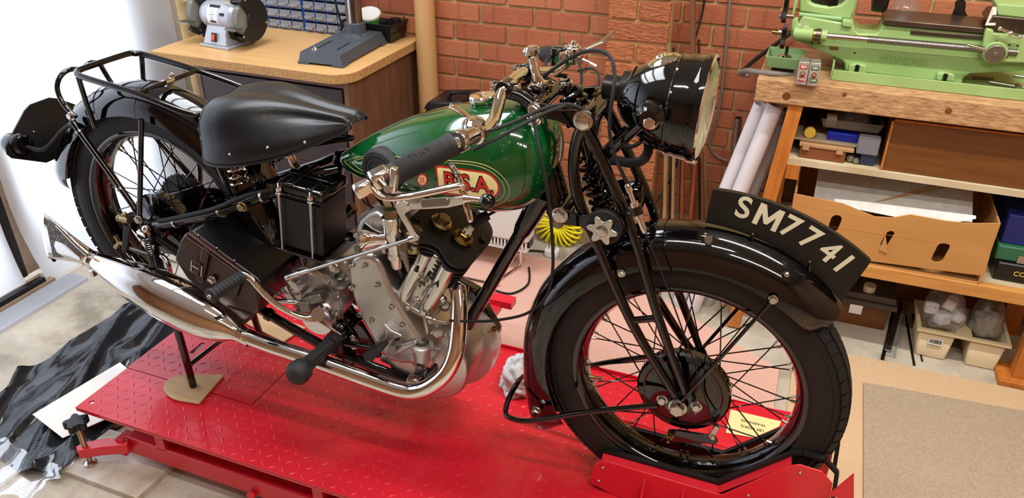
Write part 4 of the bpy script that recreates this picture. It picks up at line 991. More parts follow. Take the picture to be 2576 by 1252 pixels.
# inlet, carburettor
g = G().tube([P(1050,606,-.06),P(1015,606,-.10),P(995,606,-.122)],.013,14); part('inlet_stub', g, 'polished_aluminium')
cb = P(990,598,-.125); car = part('carburettor', G().lathe([(.010,-.075),(.012,-.07),(.014,-.050),(.018,-.048),(.018,-.038),(.015,-.036),(.016,-.005),(.019,0),(.019,.036),(.0215,.038),(.0215,.050),(.019,.052)], cb, V(-.04,0,1), 24), 'polished_aluminium')
part('carburettor_cap', G().lathe([(.016,.052),(.015,.066),(.013,.068)], cb, V(-.04,0,1), 6), 'bronze', car)
part('bell_mouth', G().lathe([(.015,.0),(.016,.018),(.022,.034),(.032,.048),(.034,.050),(.031,.050),(.02,.036),(.012,.018)], cb+V(-.012,-.004,-.004), V(-1,-.15,-.05), 32, cap=False), 'chrome', car)
part('float_chamber', G().lathe([(.020,-.03),(.022,-.025),(.022,.02),(.018,.024)], cb+V(.03,.03,-.01), (0,0,1), 24), 'bronze', car)
g = G(); q = P(1012,618,-.135); g.hexn(q,(.6,-.7,.2),.012,.012); g.tube([q,q+V(.012,-.002,-.06)],[.010,.004],10); part('jet_block', g, 'dull_steel', car)
for i,(x0,y0) in enumerate(((905,500),(920,510),(940,498),(955,515),(968,500))):
    part('carburettor_cable', G().tube([P(985,535,-.06),P(x0+20,y0+15,-.04),P(x0,y0-20,-.02),P(x0+10,y0-60,.0)],.0022,6,sm=5), 'rubber')
# magneto chain case and magneto
mg = P(930,592,-.095)
mag = part('magneto_case', G().poly3([P(x,y,-.105) for x,y in ((890,575),(900,552),(922,537),(950,534),(962,545),(970,570),(968,640),(965,690),(940,700),(890,690),(884,620))],(0,.05,0)), 'aluminium', bev=.012, seg=3)
part('magneto_body', G().cyl(P(945,575,-.06),P(945,575,-.06)+YA*.16,.046,n=32), 'aluminium', mag)
q = P(908,620,-.107); g = G(); g.cyl(q,q-YA*.014,.014,n=20); part('magneto_boss', g, 'aluminium', mag); bolt('magneto_nut', q-YA*.013, (0,-1,0), .008, .007, 'dull_steel', mag)
for x,y in ((897,590),(893,628),(975,600)): q = P(x,y,-.106); part('cover_screw', G().cyl(q,q-YA*.005,.0062,n=14), 'steel', mag)
part('inner_timing_case', G().poly3([P(x,y,-.075) for x,y in ((940,640),(985,640),(1010,690),(1005,750),(1075,800),(1110,850),(1095,900),(1000,840),(950,740))],(0,.06,0)), 'aluminium', eng, bev=.008)
for x,y in ((989,697),(1112,756)): bolt('case_bolt', P(x,y,-.085), (-.2,-.3,1), .010, .014, 'steel', eng)

# ---- gearbox
gc = V(.487,0,.392)
gb = part('gearbox', G().lathe([(.070,-.100),(.080,-.096),(.083,-.088),(.083,-.05),(.074,-.04),(.074,.06)], gc, YA, 40), 'aluminium', ang=30)
part('gearbox_shell', G().box(gc+V(.035,.0,.035),(.12,.12,.10),RY(-.35)), 'aluminium', gb, bev=.02, seg=3)
for k in range(10):
    a = 2*PI*k/10+.2; q = gc+V(.074*math.cos(a),-.100,.074*math.sin(a)); bolt('cover_nut', q, (0,-1,0), .006, .008, 'steel', gb)
q = P(855,708,-.07); part('filler_cap', G().lathe([(.026,-.04),(.030,-.004),(.030,.004),(.026,.008),(.016,.009)], q, (.2,-.15,1), 28), 'dull_steel', gb); bolt('filler_nut', q+V(.001,-.001,.008), (.2,-.15,1), .014, .012, 'dull_steel', gb)
q = P(752,725,-.112); g = G(); g.cyl(q+YA*.012,q-YA*.014,.016,n=20); part('selector_boss', g, 'aluminium', gb); bolt('selector_nut', q-YA*.012, (0,-1,0), .009, .010, 'steel', gb)
part('selector_arm', G().poly3([P(x,y,-.126) for x,y in ((724,704),(736,698),(762,728),(752,738))],(0,-.008,0)), 'steel', gb, bev=.002)
g = G().poly3([P(x,y,-.118) for x,y in ((709,722),(722,716),(748,752),(735,758))],(0,-.010,0)); part('clutch_arm', g, 'aluminium', gb, bev=.002)
part('clutch_spring', G().helix(P(712,728,-.125),P(680,752,-.125),.0045,9,.0013,5,10), 'dull_steel', gb)
g = G(); g.box(P(792,748,-.125),(.062,.03,.022),RY(-.45)); g.box(P(775,765,-.128),(.03,.034,.03),RY(-.2)); part('kick_quadrant_stop', g, 'dull_steel', gb, bev=.003)
part('stop_rod', G().tube([P(680,755,-.15),P(750,760,-.15)],.006,12), 'chrome', gb)
part('kick_case', G().lathe([(.045,-.118),(.048,-.112),(.048,-.09)], gc+V(.015,0,-.05), YA, 32), 'polished_aluminium', gb)
ks = part('kickstart_lever', G().tube([P(805,795,-.150),P(775,800,-.165),P(735,788,-.18),P(690,762,-.195),P(655,728,-.20),P(632,700,-.20),P(612,690,-.20)],[.012,.0085,.0075,.0072,.0075,.0085,.010],14,sm=5), 'chrome')
part('kick_boss', G().cyl(P(800,790,-.13),P(800,790,-.165),.016,n=20), 'chrome', ks)
k0, k1 = P(612,692,-.20), P(528,746,-.30); d = (k1-k0).normalized(); L = (k1-k0).length
prof = [(.011,.004),(.0135,.006)]
for k in range(8): prof += [(.0142,.012+k*L*.1),(.0142,.017+k*L*.1),(.0128,.018+k*L*.1),(.0128,.0215+k*L*.1)]
prof += [(.0145,L*.88),(.0175,L*.90),(.0185,L*.94),(.0175,L*.99),(.012,L),(.006,L)]
part('kick_rubber', G().lathe(prof, k0, d, 24), 'rubber_grip', ks); part('kick_end_screw', G().ball(k1,.006,10,8), 'steel', ks)
# gear change rod and hand change
rod = part('gear_rod', G().tube([P(1050,596,-.185),P(745,690,-.15)],.0045,10), 'steel')
g = G(); g.tube([P(1052,595,-.185),P(1032,601,-.184)],.0085,12); g.hexn(P(1050,594,-.192),(0,-1,0),.007,.007); part('rod_end', g, 'polished_aluminium', rod, bev=.001)
g = G(); g.tube([P(722,698,-.148),P(756,687,-.15)],.0085,12); g.tube([P(752,688,-.15),P(780,679,-.152)],.0065,10); part('rod_end', g, 'polished_aluminium', rod, bev=.001)
gl = part('gear_lever', G().poly3([P(x,y,-.185) for x,y in ((1003,502),(1045,508),(1085,500),(1150,493),(1172,492),(1180,505),(1165,512),(1130,520),(1085,523),(1038,524),(1020,535),(1052,588),(1046,596),(1038,592),(1004,535),(998,518))],(0,-.006,0)), 'chrome', bev=.0015)
part('lever_grip_plate', G().poly3([P(x,y,-.1925) for x,y in ((1062,500),(1122,495),(1130,503),(1128,516),(1064,521),(1060,512))],(0,-.003,0)), 'dull_steel', gl, bev=.001)
q = P(1016,515,-.19); part('lever_pivot', G().cyl(q,q-YA*.006,.012,n=24), 'chrome', gl, bev=.001)
part('lever_stem', G().tube([P(1168,500,-.19),P(1190,500,-.19),P(1218,504,-.19)],[.008,.0055,.005],12,sm=3), 'chrome', gl)
part('lever_knob', G().ball(P(1226,506,-.19),.0155,24,16), 'black_paint', gl)
gt = [P(1128,408,-.150),P(1150,450,-.165),P(1165,500,-.182),P(1178,550,-.19),P(1183,556,-.19),P(1187,548,-.19),P(1172,490,-.178),P(1150,430,-.158)]
part('gear_gate', G().tube(gt,.0032,8,closed=True,sm=3), 'chrome')
g = G()
for x,y in ((1136,420),(1143,436),(1150,452)): g.tube([P(x,y,-.155),P(x+8,y-3,-.155)],.002,6)
part('gate_notches', g, 'chrome')

# ---- exhaust
pth = [P(1154,722,-.060),P(1155,770,-.085),P(1153,830,-.115),P(1146,885,-.140),P(1126,932,-.160),P(1095,962,-.172),P(1058,980,-.178),P(1015,982,-.182),P(930,955,-.188),P(800,908,-.195),P(690,872,-.2),P(600,838,-.202)]
ex = part('exhaust_pipe', G().tube(pth,[.0195]*12,24,sm=6), 'chrome', ang=60)
part('pipe_flange', G().tube([P(1154,735,-.066),P(1154,722,-.058)],.0225,24), 'chrome', ex)
s0 = P(606,840,-.202); s1 = P(232,652,-.205); d = (s1-s0).normalized(); L = (s1-s0).length
sil = part('silencer', G().lathe([(.0195,-.03),(.021,-.028),(.021,.0),(.024,.012),(.034,.03),(.046,.055),(.055,.09),(.059,.14),(.0595,.2),(.056,L*.58),(.049,L*.70),(.038,L*.82),(.027,L*.92),(.0205,L*.98),(.020,L+.02)], s0, d, 40, cap=False), 'chrome', ang=60)
part('silencer_seam', G().lathe([(.0205,-.016),(.0222,-.014),(.0205,-.012)], s0, d, 32, cap=False), 'chrome', sil)
cl = s0+d*(L-.005); g = G(); g.lathe([(.0215,-.008),(.0235,-.006),(.0235,.006),(.0215,.008)], cl, d, 28); g.box(cl+V(.002,-.01,-.030),(.012,.02,.016)); part('tail_clamp', g, 'chrome', sil, bev=.001)
# fishtail
ft = []; mouthT, mouthB = P(110,538,-.205), P(130,650,-.205)
n0 = s1+d*.01
for i in range(15):
    t = i/14; c = n0+(((mouthT+mouthB)/2)-n0)*t
    upv = (mouthT-mouthB)/2; h0 = .020; hh = h0+(upv.length-h0)*t**1.15; ww = .020+(.013-.020)*t
    u = (V(-d.z,0,d.x)*-1*(1-t)+upv.normalized()*t); u = u if u.z > 0 else -u; u = u.normalized()
    row = []
    for k in range(28):
        a = 2*PI*k/28; e = 1-.45*t; ca, sa = math.cos(a), math.sin(a)
        row.append(c+u*hh*math.copysign(abs(sa)**e,sa)+YA*ww*math.copysign(abs(ca)**1.0,ca))
    ft.append(row)
g = G().grid(ft, cu=True); fish = part('fishtail', g, 'chrome', sil, ang=60); so = fish.modifiers.new('thickness','SOLIDIFY'); so.thickness = .0015
mat('perforated','7c766c',.35,1,col2='35312c',nscale=260,nmix=.9)
c = [p+(n0-mouthT).normalized()*.012 for p in ft[-1]]; g = G().add([sum(c,V(0,0,0))/len(c)]+c,[(0,k+1,(k+1)%28+1) for k in range(28)]); part('fishtail_baffle', g, 'perforated', sil)
g = G().poly3([P(x,y,-.2215) for x,y in ((114,550),(133,646),(170,648),(205,648),(212,642),(176,604),(140,566))],(0,.003,0)); part('fishtail_screen', g, 'perforated', sil)
part('fishtail_edge', G().tube([P(110,538,-.213),P(150,572,-.218),P(190,612,-.222),P(222,640,-.225)],[.0025,.005,.006,.007],10,sm=4), 'chrome', sil)
# pipe clip to the frame
q = P(1042,958,-.105); g = G(); 
for dx in (-.012,.012): g.tube([q+V(dx,0,0)+V(0,.012*math.cos(t),.0145*math.sin(t)) for t in [2*PI*j/16 for j in range(16)]],.0018,6,closed=True)
g.lathe([(.0150,-.014),(.0155,-.013),(.0155,.013),(.0150,.014)], q, V(.97,0,-.1), 20, cap=False); part('frame_clip', g, 'chrome')

# ---- footrests, pedal
for s in (1,-1):
    f = (lambda p: p) if s > 0 else m2
    a_, b_ = f(P(838,858,-.15)), f(P(752,935,-.27)); d = (b_-a_).normalized(); L = (b_-a_).length
    prof = [(.019,-.004),(.0215,-.002),(.0215,.010),(.016,.012)]+[(.0155,.014),(.0155,L-.03),(.020,L-.026),(.0265,L-.016),(.029,L),(.027,L+.014),(.018,L+.024),(.006,L+.027)]
    fr = part('footrest', G().lathe(prof, a_, d, 28), 'rubber_grip')
    for k in range(12):
        aa = 2*PI*k/12; u = d.orthogonal().normalized(); w = d.cross(u); o_ = (u*math.cos(aa)+w*math.sin(aa))*.0156
        part('footrest_rib', G().tube([a_+d*.016+o_, a_+d*(L-.032)+o_],.0018,5), 'rubber_grip', fr)
    part('footrest_hanger', G().tube([f(P(848,850,-.145)),f(P(860,872,-.11)),f(P(862,890,-.095))],.011,12,sm=3), 'black_paint', fr)
tb('footrest_rod', [P(846,856,-.13), m2(P(846,856,-.13))], .010, 0)
bolt('hanger_nut', P(850,908,-.115), (0,-1,0), .011, .010, 'steel')
g = G().poly3([P(x,y,-.150) for x,y in ((930,872),(972,855),(980,862),(968,875),(955,888),(938,890))],(0,-.035,0)); pdl = part('brake_pedal', g, 'rubber_grip', bev=.003)
part('pedal_arm', G().tube([P(955,876,-.14),P(900,868,-.13),P(868,862,-.12),P(850,838,-.11),P(830,818,-.11)],.0075,10,sm=4), 'black_paint', pdl)
part('brake_rod', G().tube([P(858,842,-.12),P(700,740,-.115),P(330,625,-.115)],.0028,8), 'steel')
g = G().poly3([P(x,y,-.09) for x,y in ((838,790),(862,800),(905,860),(895,885),(868,880),(852,845),(836,812))],(0,.012,0)); part('engine_plate', g, 'black_paint', bev=.003)
g = G().poly3([P(x,y,-.03) for x,y in ((780,800),(880,770),(960,900),(900,905),(840,860))],(0,.012,0)); part('engine_plate', g, 'black_paint', bev=.003)
for x,y in ((858,823),(886,848),(892,870)): bolt('plate_bolt', P(x,y,-.092), (0,-1,0), .007, .008, 'steel')
for x,y in ((842,671),(853,790)): bolt('plate_bolt', P(x,y,-.09), (0,-1,0), .010, .012, 'steel')
g = G(); g.tube([P(690,700,-.02),P(760,640,-.03),P(840,560,-.02),P(890,520,.0)],.014,12,sm=4); part('rear_frame_loop', g, 'black_paint')
# ================================================================== lift and the things on and beside it
lift = thing('motorcycle_lift', (.74,.03,FLOOR), 'red motorcycle lift with raised tread plate under the motorcycle', 'lift')
LX0, LX1, LY0, LY1 = -.185, 1.655, -.315, .372
SX0, SX1, SY0, SY1 = -.186, .256, -.131, .135
lp = lambda n,g,m,**k: obj(n,g,m,k.pop('parent',lift),**k)
def holed(outer, holes, place, depth):        # flat face with real openings, walls down to a given depth
    bm = bmesh.new(); es = []
    for lp_ in [outer]+holes:
        vs = [bm.verts.new(place(*p)) for p in lp_]; es += [bm.edges.new((vs[i],vs[(i+1)%len(vs)])) for i in range(len(vs))]
    bmesh.ops.triangle_fill(bm, edges=es, use_beauty=True); bm.verts.index_update(); g = G()
    g.add([v.co.copy() for v in bm.verts],[tuple(v.index for v in f.verts) for f in bm.faces]); bm.free()
    for lp_ in holes:
        n = len(lp_); a = [place(*p) for p in lp_]; g.add(a+[q-V(0,0,depth) for q in a],[(i,(i+1)%n,n+(i+1)%n,n+i) for i in range(n)])
    return g
q = PZ(231,1011,0); ring = [(q.x+.007*math.cos(2*PI*k/16), q.y+.007*math.sin(2*PI*k/16)) for k in range(16)]
rect = [(LX0,LY0),(LX1,LY0),(LX1,SY0),(LX0,SY0)]
g = holed(rect,[ring],lambda x,y: V(x,y,0),.005); g2 = holed(rect,[ring],lambda x,y: V(x,y,-.005),0); g.add(g2.v,g2.f)
g.add([V(x,y,z) for z in (0,-.005) for x,y in rect],[(i,(i+1)%4,4+(i+1)%4,4+i) for i in range(4)])
g.bx(LX0,LX1,SY1,LY1,-.005,0); g.bx(SX1,LX1,SY0,SY1,-.005,0)
deck = lp('platform', g, 'crimson_red', flat=True)
g = G().bx(LX0,LX1,LY0,LY0+.004,-.012,-.004); lp('side_lip', g, 'crimson_red'); g = G().bx(LX0,LX1,LY1-.004,LY1,-.032,.012); lp('side_lip', g, 'crimson_red')
g = G().bx(LX1-.004,LX1,LY0,LY1,-.032,.0); lp('front_lip', g, 'crimson_red')
a, b = PZ(480,887,0), PZ(512,865,0); sx, sw_ = -.061, .007
g = G().bx(SX0,sx-sw_,SY0+.002,SY1-.002,-.004,.0012); g.bx(sx+sw_,SX1-.002,SY0+.002,SY1-.002,-.004,.0012); g.bx(sx-sw_,sx+sw_,SY0+.002,-.006,-.004,.0012); g.bx(sx-sw_,sx+sw_,.05,SY1-.002,-.004,.0012)
lp('drop_out_panel', g, 'crimson_red', flat=True)
g = G(); pit = .0295; i = 0
for ix in range(int((LX1-LX0)/pit)):
    for iy in range(int((LY1-LY0)/pit)):
        x = LX0+.014+ix*pit; y = LY0+.016+iy*pit
        if abs(x-q.x) < .018 and abs(y-q.y) < .018: continue
        if x > LX1-.012 or y > LY1-.014: continue
        onp = x < SX1 and SY0 < y < SY1
        if onp and (abs(x-SX1) < .012 or min(y-SY0,SY1-y) < .012): continue
        if abs(x-sx) < .02 and -.02 < y < .065: continue
        if not onp and x < SX1+.01 and (abs(y-SY0) < .011 or abs(y-SY1) < .011): continue
        a = PI/4 if (ix+iy) % 2 else -PI/4; c, s = math.cos(a), math.sin(a); z = .0012 if onp else 0
        pts = [(-.0125,0,0),(-.005,-.0028,0),(.005,-.0028,0),(.0125,0,0),(.005,.0028,0),(-.005,.0028,0),(-.006,0,.0016),(.006,0,.0016)]
        g.add([V(x+px*c-py*s, y+px*s+py*c, z+pz) for px,py,pz in pts],[(0,1,6),(1,2,7,6),(2,3,7),(3,4,7),(4,5,6,7),(5,0,6)])
o = lp('tread_pattern', g, 'crimson_red', parent=deck, ang=80); o['kind'] = 'stuff'
# chassis
for y in (-.29,.27): lp('side_rail', G().bx(-.06,1.62,y,y+.045,-.145,-.085), 'lift_red', bev=.003)
for x in (-.03,.7,1.5): lp('cross_tube', G().bx(x,x+.05,-.26,.30,-.135,-.09), 'lift_red', bev=.003)
g = G()
for (y0,y1,z0,z1) in ((-.305,-.30,-.140,-.095),(-.305,-.262,-.095,-.09),(-.305,-.262,-.145,-.14),(-.267,-.262,-.140,-.095)): g.bx(-.085,-.0605,y0,y1,z0,z1)
lp('tube_end', g, 'lift_red', flat=True)
for x in (.05,.55,1.05,1.45): lp('bracket', G().bx(x,x+.03,-.29,.31,-.09,-.005), 'lift_red')
lp('base_frame', G().bx(.1,1.5,-.22,-.16,FLOOR,-.145), 'lift_red', bev=.003); lp('base_frame', G().bx(.1,1.5,.20,.26,FLOOR+.006,-.145), 'lift_red', bev=.003)
for x,y in ((635,1243),): q = P(x,y,-.295); lp('rail_boss', G().cyl(q,q-YA*.01,.012,n=20), 'lift_red', bev=.002)
g = G().poly3([V(-.05,-.29,-.094),V(-.12,-.30,-.10),V(-.185,-.325,-.118),V(-.195,-.345,-.12),V(-.175,-.358,-.12),V(-.11,-.335,-.104),V(-.04,-.31,-.094)],(0,0,-.030)); lp('levelling_arm', g, 'lift_red', bev=.003)
fb_ = V(-.168,-.338,-.182)
g = G().tube([fb_+V(0,0,.008),V(fb_.x,fb_.y,-.035)],.007,10); 
for k in range(24): g.lathe([(.0068,0),(.0078,.0012),(.0068,.0024)], V(fb_.x,fb_.y,-.165+k*.0050), (0,0,1), 10, cap=False)
ls = lp('levelling_screw', g, 'bronze'); lp('screw_foot', G().lathe([(.018,0),(.018,.006),(.008,.012)], fb_, (0,0,1), 20), 'steel', parent=ls)
poly = []
for k in range(40):
    a = 2*PI*k/40; r = .028+.006*math.cos(5*a); poly.append((r*math.cos(a), r*math.sin(a)))
lp('star_knob', G().prism(poly, (fb_.x,fb_.y,-.045),(1,0,0),(0,1,0),(0,0,.024)), 'black_satin', parent=ls, bev=.006, seg=3)
# wheel chock
for s in (-1,1):
    Y = -.074*1 if s < 0 else .074
    out = [(1.205,.02),(1.207,.075),(1.222,.098),(1.245,.103),(1.49,.098),(1.505,.100),(1.625,.232),(1.645,.243),(1.69,.240),(1.715,.215),(1.722,.15),(1.722,.0),(1.27,.0)]
    g = G().prism(out,(0,Y,0),(1,0,0),(0,0,1),(0,s*.004,0)); pl_ = lp('chock_plate', g, 'chock_red', bev=.002)
    fl_ = [V(1.225,Y,.100),V(1.495,Y,.098),V(1.63,Y,.236)]
    for a_, b_ in ((fl_[0],fl_[1]),(fl_[1],fl_[2])):
        nrm = V(-(b_-a_).z,0,(b_-a_).x).normalized(); sh = nrm*.003-V(0,s*.020,0)
        lp('chock_flange', G().add([a_,b_,b_+sh,a_+sh]+[p+V(0,0,-.003) for p in (a_,b_,b_+sh,a_+sh)],[(0,1,2,3),(7,6,5,4),(0,4,5,1),(1,5,6,2),(2,6,7,3),(3,7,4,0)]), 'chock_red', parent=pl_)
    path = [V(1.212,Y-s*.026,.085),V(1.228,Y-s*.026,.108),V(1.49,Y-s*.026,.106),V(1.63,Y-s*.026,.245),V(1.648,Y-s*.026,.252),V(1.692,Y-s*.026,.249),V(1.722,Y-s*.026,.222),V(1.728,Y-s*.026,.15)]
    g = G()
    for i in range(len(path)-1):
        d = path[i+1]-path[i]; n = V(-d.z,0,d.x).normalized()*.004; w = V(0,.006,0); a_, b_ = path[i], path[i+1]
        g.add([a_-w-n,a_+w-n,a_+w+n,a_-w+n,b_-w-n,b_+w-n,b_+w+n,b_-w+n],[(0,1,2,3),(7,6,5,4),(0,4,5,1),(1,5,6,2),(2,6,7,3),(3,7,4,0)])
    lp('rubber_edging', g, 'rubber', parent=pl_)
    for x,z in ((1.225,.035),(1.232,.080),(1.65,.222),(1.56,.12),(1.70,.12),(1.505,.055)): lp('rivet', G().ball(V(x,Y+s*.004,z),.0045,10,8), 'steel', parent=pl_)
    for x in (1.33,1.42): lp('gusset', G().prism([(0,0),(.055,0),(0,.085)],(x,Y+s*.004,.0),(0,s,0),(0,0,1),(.004,0,0)), 'chock_red', parent=pl_)
lp('chock_base', G().bx(1.24,1.72,-.078,.078,-.002,.003), 'chock_red')
mat('warning_yellow','e9e0a0',.5); g = G().poly3([P(1830,1045,.40),P(1960,1072,.40),P(1945,1105,.40),P(1822,1082,.40)],(0,0,.001))
# warning label on the lip plate behind the wheel
ly = .30; lab = [PZ(1838,1030,.012),PZ(1965,1060,.012),PZ(1945,1110,.012),PZ(1826,1088,.012)]
wp = lp('tie_down_plate', G().poly3([PZ(1800,1005,.004),PZ(2000,1042,.004),PZ(1985,1115,.004),PZ(1900,1150,.004),PZ(1780,1115,.004)],(0,0,.007)), 'lift_red', bev=.002)
lb = lp('warning_label', G().poly3(lab,(0,0,.0008)), 'warning_yellow', parent=wp)
g = G(); u = (lab[0]-lab[1]).normalized(); v = (lab[3]-lab[0]).normalized(); ct = sum(lab,V(0,0,0))/4
put_text(g, 'WARNING', .013, ct-v*.012+V(0,0,.0012), u, v, (0,0,1), .0003); put_text(g, 'LBS 450KG', .013, ct+v*.010+V(0,0,.0012), u, v, (0,0,1), .0003); lp('label_lettering', g, 'dull_black_plate', parent=wp, flat=True)
# front upright gusset and the T-shaped far arm
g = G().poly3([P(2085,1246,-.12),P(2148,1194,-.12),P(2148,1262,-.12)],(0,.006,0)); lp('front_gusset', g, 'lift_red')
g = G().bx(.59,.74,.585,.63,-.012,.012); g.bx(.655,.70,.365,.60,-.03,-.008); lp('side_arm', g, 'lift_red', flat=True)
# plywood pads under the stand feet
mat('plywood','c2a47c',.6,col2='b08f66',nscale=6,stretch=(1,6,1)); mat('plywood_dark','a8895f',.6,col2='c2a47c',nscale=8,stretch=(1,6,1))
# pads lie on the raised panel
Zp = .0035
g = G().poly3([PZ(x,y,.009) for x,y in ((411,976),(413,966),(419,957),(430,949),(446,943),(470,939),(563,942),(500,1014),(452,1006),(434,1001),(421,993),(414,985))],(0,0,-.0058)); o = obj('plywood_pad', g, 'plywood', bev=.001); tag(o,'plywood pad with one rounded end under the stand foot nearer the exhaust','plywood')
c0_ = PZ(690,825,.009); g = G().poly3([PZ(x,y,.009) for x,y in ((606,806),(650,780),(770,822),(712,858))],(0,0,-.0058)); o = obj('plywood_pad', g, 'plywood', bev=.001); tag(o,'square-cut plywood pad under the stand foot away from the exhaust','plywood')
# crumpled rag
def crumple(c, sx, sy, sz, seed, n=40, m=26, amp=.35, fr=5):
    from mathutils import noise
    c = Vector(c); rows = []
    for i in range(m+1):
        th = PI*.62*i/m; row = []
        for k in range(n):
            ph = 2*PI*k/n; d = V(math.sin(th)*math.cos(ph), math.sin(th)*math.sin(ph), math.cos(th))
            w = 1+amp*(noise.noise(d*fr*.5+V(seed,0,0))+.6*abs(noise.noise(d*fr+V(0,seed,0)))+.35*abs(noise.noise(d*fr*2.2+V(0,0,seed))))
            p = c+V(d.x*sx*w, d.y*sy*w, max(0,(d.z+.28)*sz*w)); row.append(p)
        rows.append(row)
    return G().grid(rows, cu=True)
mat('rag_white','d9d8d8',.9,col2='bdbcc0',nscale=25,bump=.3,bscale=90)
q = PZ(1295,975,0); g = crumple((q.x+.01,q.y+.02,0.0005),.058,.062,.060,3.3,amp=.38,fr=4.2); o = obj('rag', g, 'rag_white', ang=180); tag(o,'crumpled white cotton rag lying on the red platform','rag')
# board under the levelling screw
mat('painted_board','d6d2ca',.6,col2='a3937b',nscale=12,nmix=.3,bump=.2,bscale=60)
g = G().poly3([V(-.245,-.385,FLOOR),V(.045,-.388,FLOOR),V(.05,-.20,FLOOR),V(-.23,-.21,FLOOR)],(0,0,.018)); o = obj('board', g, 'painted_board', bev=.002); tag(o,'stained white-painted board on the floor under the levelling screw','board')
# black polythene, clear edge and white card
mat('black_polythene','1d1f23',.14,col2='282a2f',nscale=5,rvar=.08,spec=.6); mat('clear_polythene','e8ebf0',.12,trans=.85,alpha=.45,spec=.6)
from mathutils import noise
def floor_sheet(x0,x1,y0,y1,seed,amp,base,edge,nx=60,ny=60):
    rows = []
    for i in range(nx+1):
        row = []
        for j in range(ny+1):
            u, v = i/nx, j/ny
            x = x0+(x1-x0)*u; y = y0+(y1-y0)*v
            ex = edge*noise.noise(V(v*6+seed,u*2,0)); ey = edge*noise.noise(V(u*6,seed+v*2,3))
            h = .9*max(0,1-5*abs(noise.noise(V((x+y*.45)*4.5+seed,(y-x)*.7,0))))**1.5+.5*max(0,1-6*abs(noise.noise(V((x+y*.3)*9,(y-x)*2.2+seed,1))))+.25*abs(noise.noise(V(x*9,y*7,seed)))+.06*abs(noise.noise(V(x*40,y*32,seed)))
            row.append(V(x+ex*(1 if u<.1 or u>.9 else .3), y+ey*(1 if v<.1 or v>.9 else .3), base+amp*h))
        rows.append(row)
    return G().grid(rows)
g = floor_sheet(-.70,-.22,-.42,.36,4.2,.032,FLOOR+.002,.03,90,90); o = obj('plastic_sheet', g, 'black_polythene', ang=180); tag(o,'crumpled black polythene sheet on the floor behind the rear wheel','plastic sheet')
g = floor_sheet(-.50,-.20,-.50,-.36,9.1,.025,FLOOR+.004,.03,40,24); o = obj('plastic_sheet', g, 'clear_polythene', ang=180); tag(o,'strip of clear crumpled polythene along the edge of the black sheet','plastic sheet')
mat('white_card','eeeae4',.6)
g = G().poly3([PZ(x,y,-.160) for x,y in ((82,1043),(302,912),(335,940),(250,1000),(300,1040),(158,1102))],(0,0,.002)); o = obj('white_card', g, 'white_card'); tag(o,'flat white card lying on the black polythene beside the lift','card')
# ================================================================== desk corner
mat('laminate','d6ab74',.35,col2='cc9f66',nscale=4,stretch=(1,8,1)); mat('chipboard','c59a62',.8,col2='8f6a3c',nscale=120,nmix=.2,bump=.3,bscale=150)
mat('desk_brown','74503a',.5,col2='5e3e2c',nscale=5,stretch=(6,6,1)); mat('drawer_dark','38292a',.5,col2='302223',nscale=6)
DZ = .60
desk = thing('desk', (-.45,1.15,FLOOR), 'brown desk with a chipboard top in the corner under the bench grinder', 'desk')
dp = lambda n,g,m,p=None,**k: obj(n,g,m,p or desk,**k)
DX0, DX1, DY0 = -.885, -.004, .882
pl = [(DX0,YB-.004),(DX0,DY0)]+[(DX1-.09+.09*math.sin(t),DY0+.09-.09*math.cos(t)) for t in [PI/2*k/8 for k in range(9)]]+[(DX1,YB-.004)]
dtop = dp('desk_top', G().prism(pl,(0,0,DZ-.034),(1,0,0),(0,1,0),(0,0,.032)), 'chipboard', ang=20)
dp('top_laminate', G().prism(pl,(0,0,DZ-.002),(1,0,0),(0,1,0),(0,0,.002)), 'laminate', dtop, ang=20)
dp('side_panel', G().bx(-.050,-.030,.925,YB-.004,FLOOR,DZ-.034), 'desk_brown'); dp('side_panel', G().bx(-.72,-.70,.925,YB-.004,FLOOR,DZ-.034), 'desk_brown')
dp('back_panel', G().bx(-.70,-.05,YB-.03,YB-.015,FLOOR,DZ-.034), 'desk_brown'); dp('top_rail', G().bx(-.70,-.05,.925,.945,DZ-.06,DZ-.034), 'desk_brown')
for k in range(4):
    z1 = DZ-.066-k*.155; o = dp('drawer', G().bx(-.692,-.058,.922,1.35,z1-.145,z1), 'drawer_dark', bev=.002)
    dp('drawer_edge', G().bx(-.70,-.05,.928,.95,z1-.154,z1-.147), 'desk_brown')
# bench grinder
mat('grinder_silver','aeb2ba',.35,.3,rvar=.08,nscale=20); mat('grinding_stone','77776f',.95,bump=.4,bscale=200); mat('guard_black','1c1b1a',.5,bump=.1,bscale=200); mat('switch_red','d8402e',.3); mat('label_white','e4e6ea',.5)
gr = thing('bench_grinder', (-.665,1.07,DZ), 'silver bench grinder with black guards and red switch standing on the desk', 'grinder')
gp = lambda n,g,m,p=None,**k: obj(n,g,m,p or gr,**k)
gx, gy, gz = -.672, 1.085, .712
Rg = RZ(-.10); gv = lambda x,y,z: V(gx,gy,gz)+Rg@V(x,y,z); ga = Rg@V(1,0,0)
gp('base_plate', G().box(gv(0,-.005,-.106),(.150,.150,.012),Rg), 'grinder_silver', bev=.003)
b_ = [gv(-.062,-.075,-.10),gv(.062,-.075,-.10),gv(.062,.065,-.10),gv(-.062,.065,-.10)]; t_ = [gv(-.048,-.052,-.03),gv(.048,-.052,-.03),gv(.048,.05,-.03),gv(-.048,.05,-.03)]
ped = gp('pedestal', G().add(b_+t_,[(0,1,2,3),(7,6,5,4),(0,4,5,1),(1,5,6,2),(2,6,7,3),(3,7,4,0)]), 'grinder_silver', bev=.004)
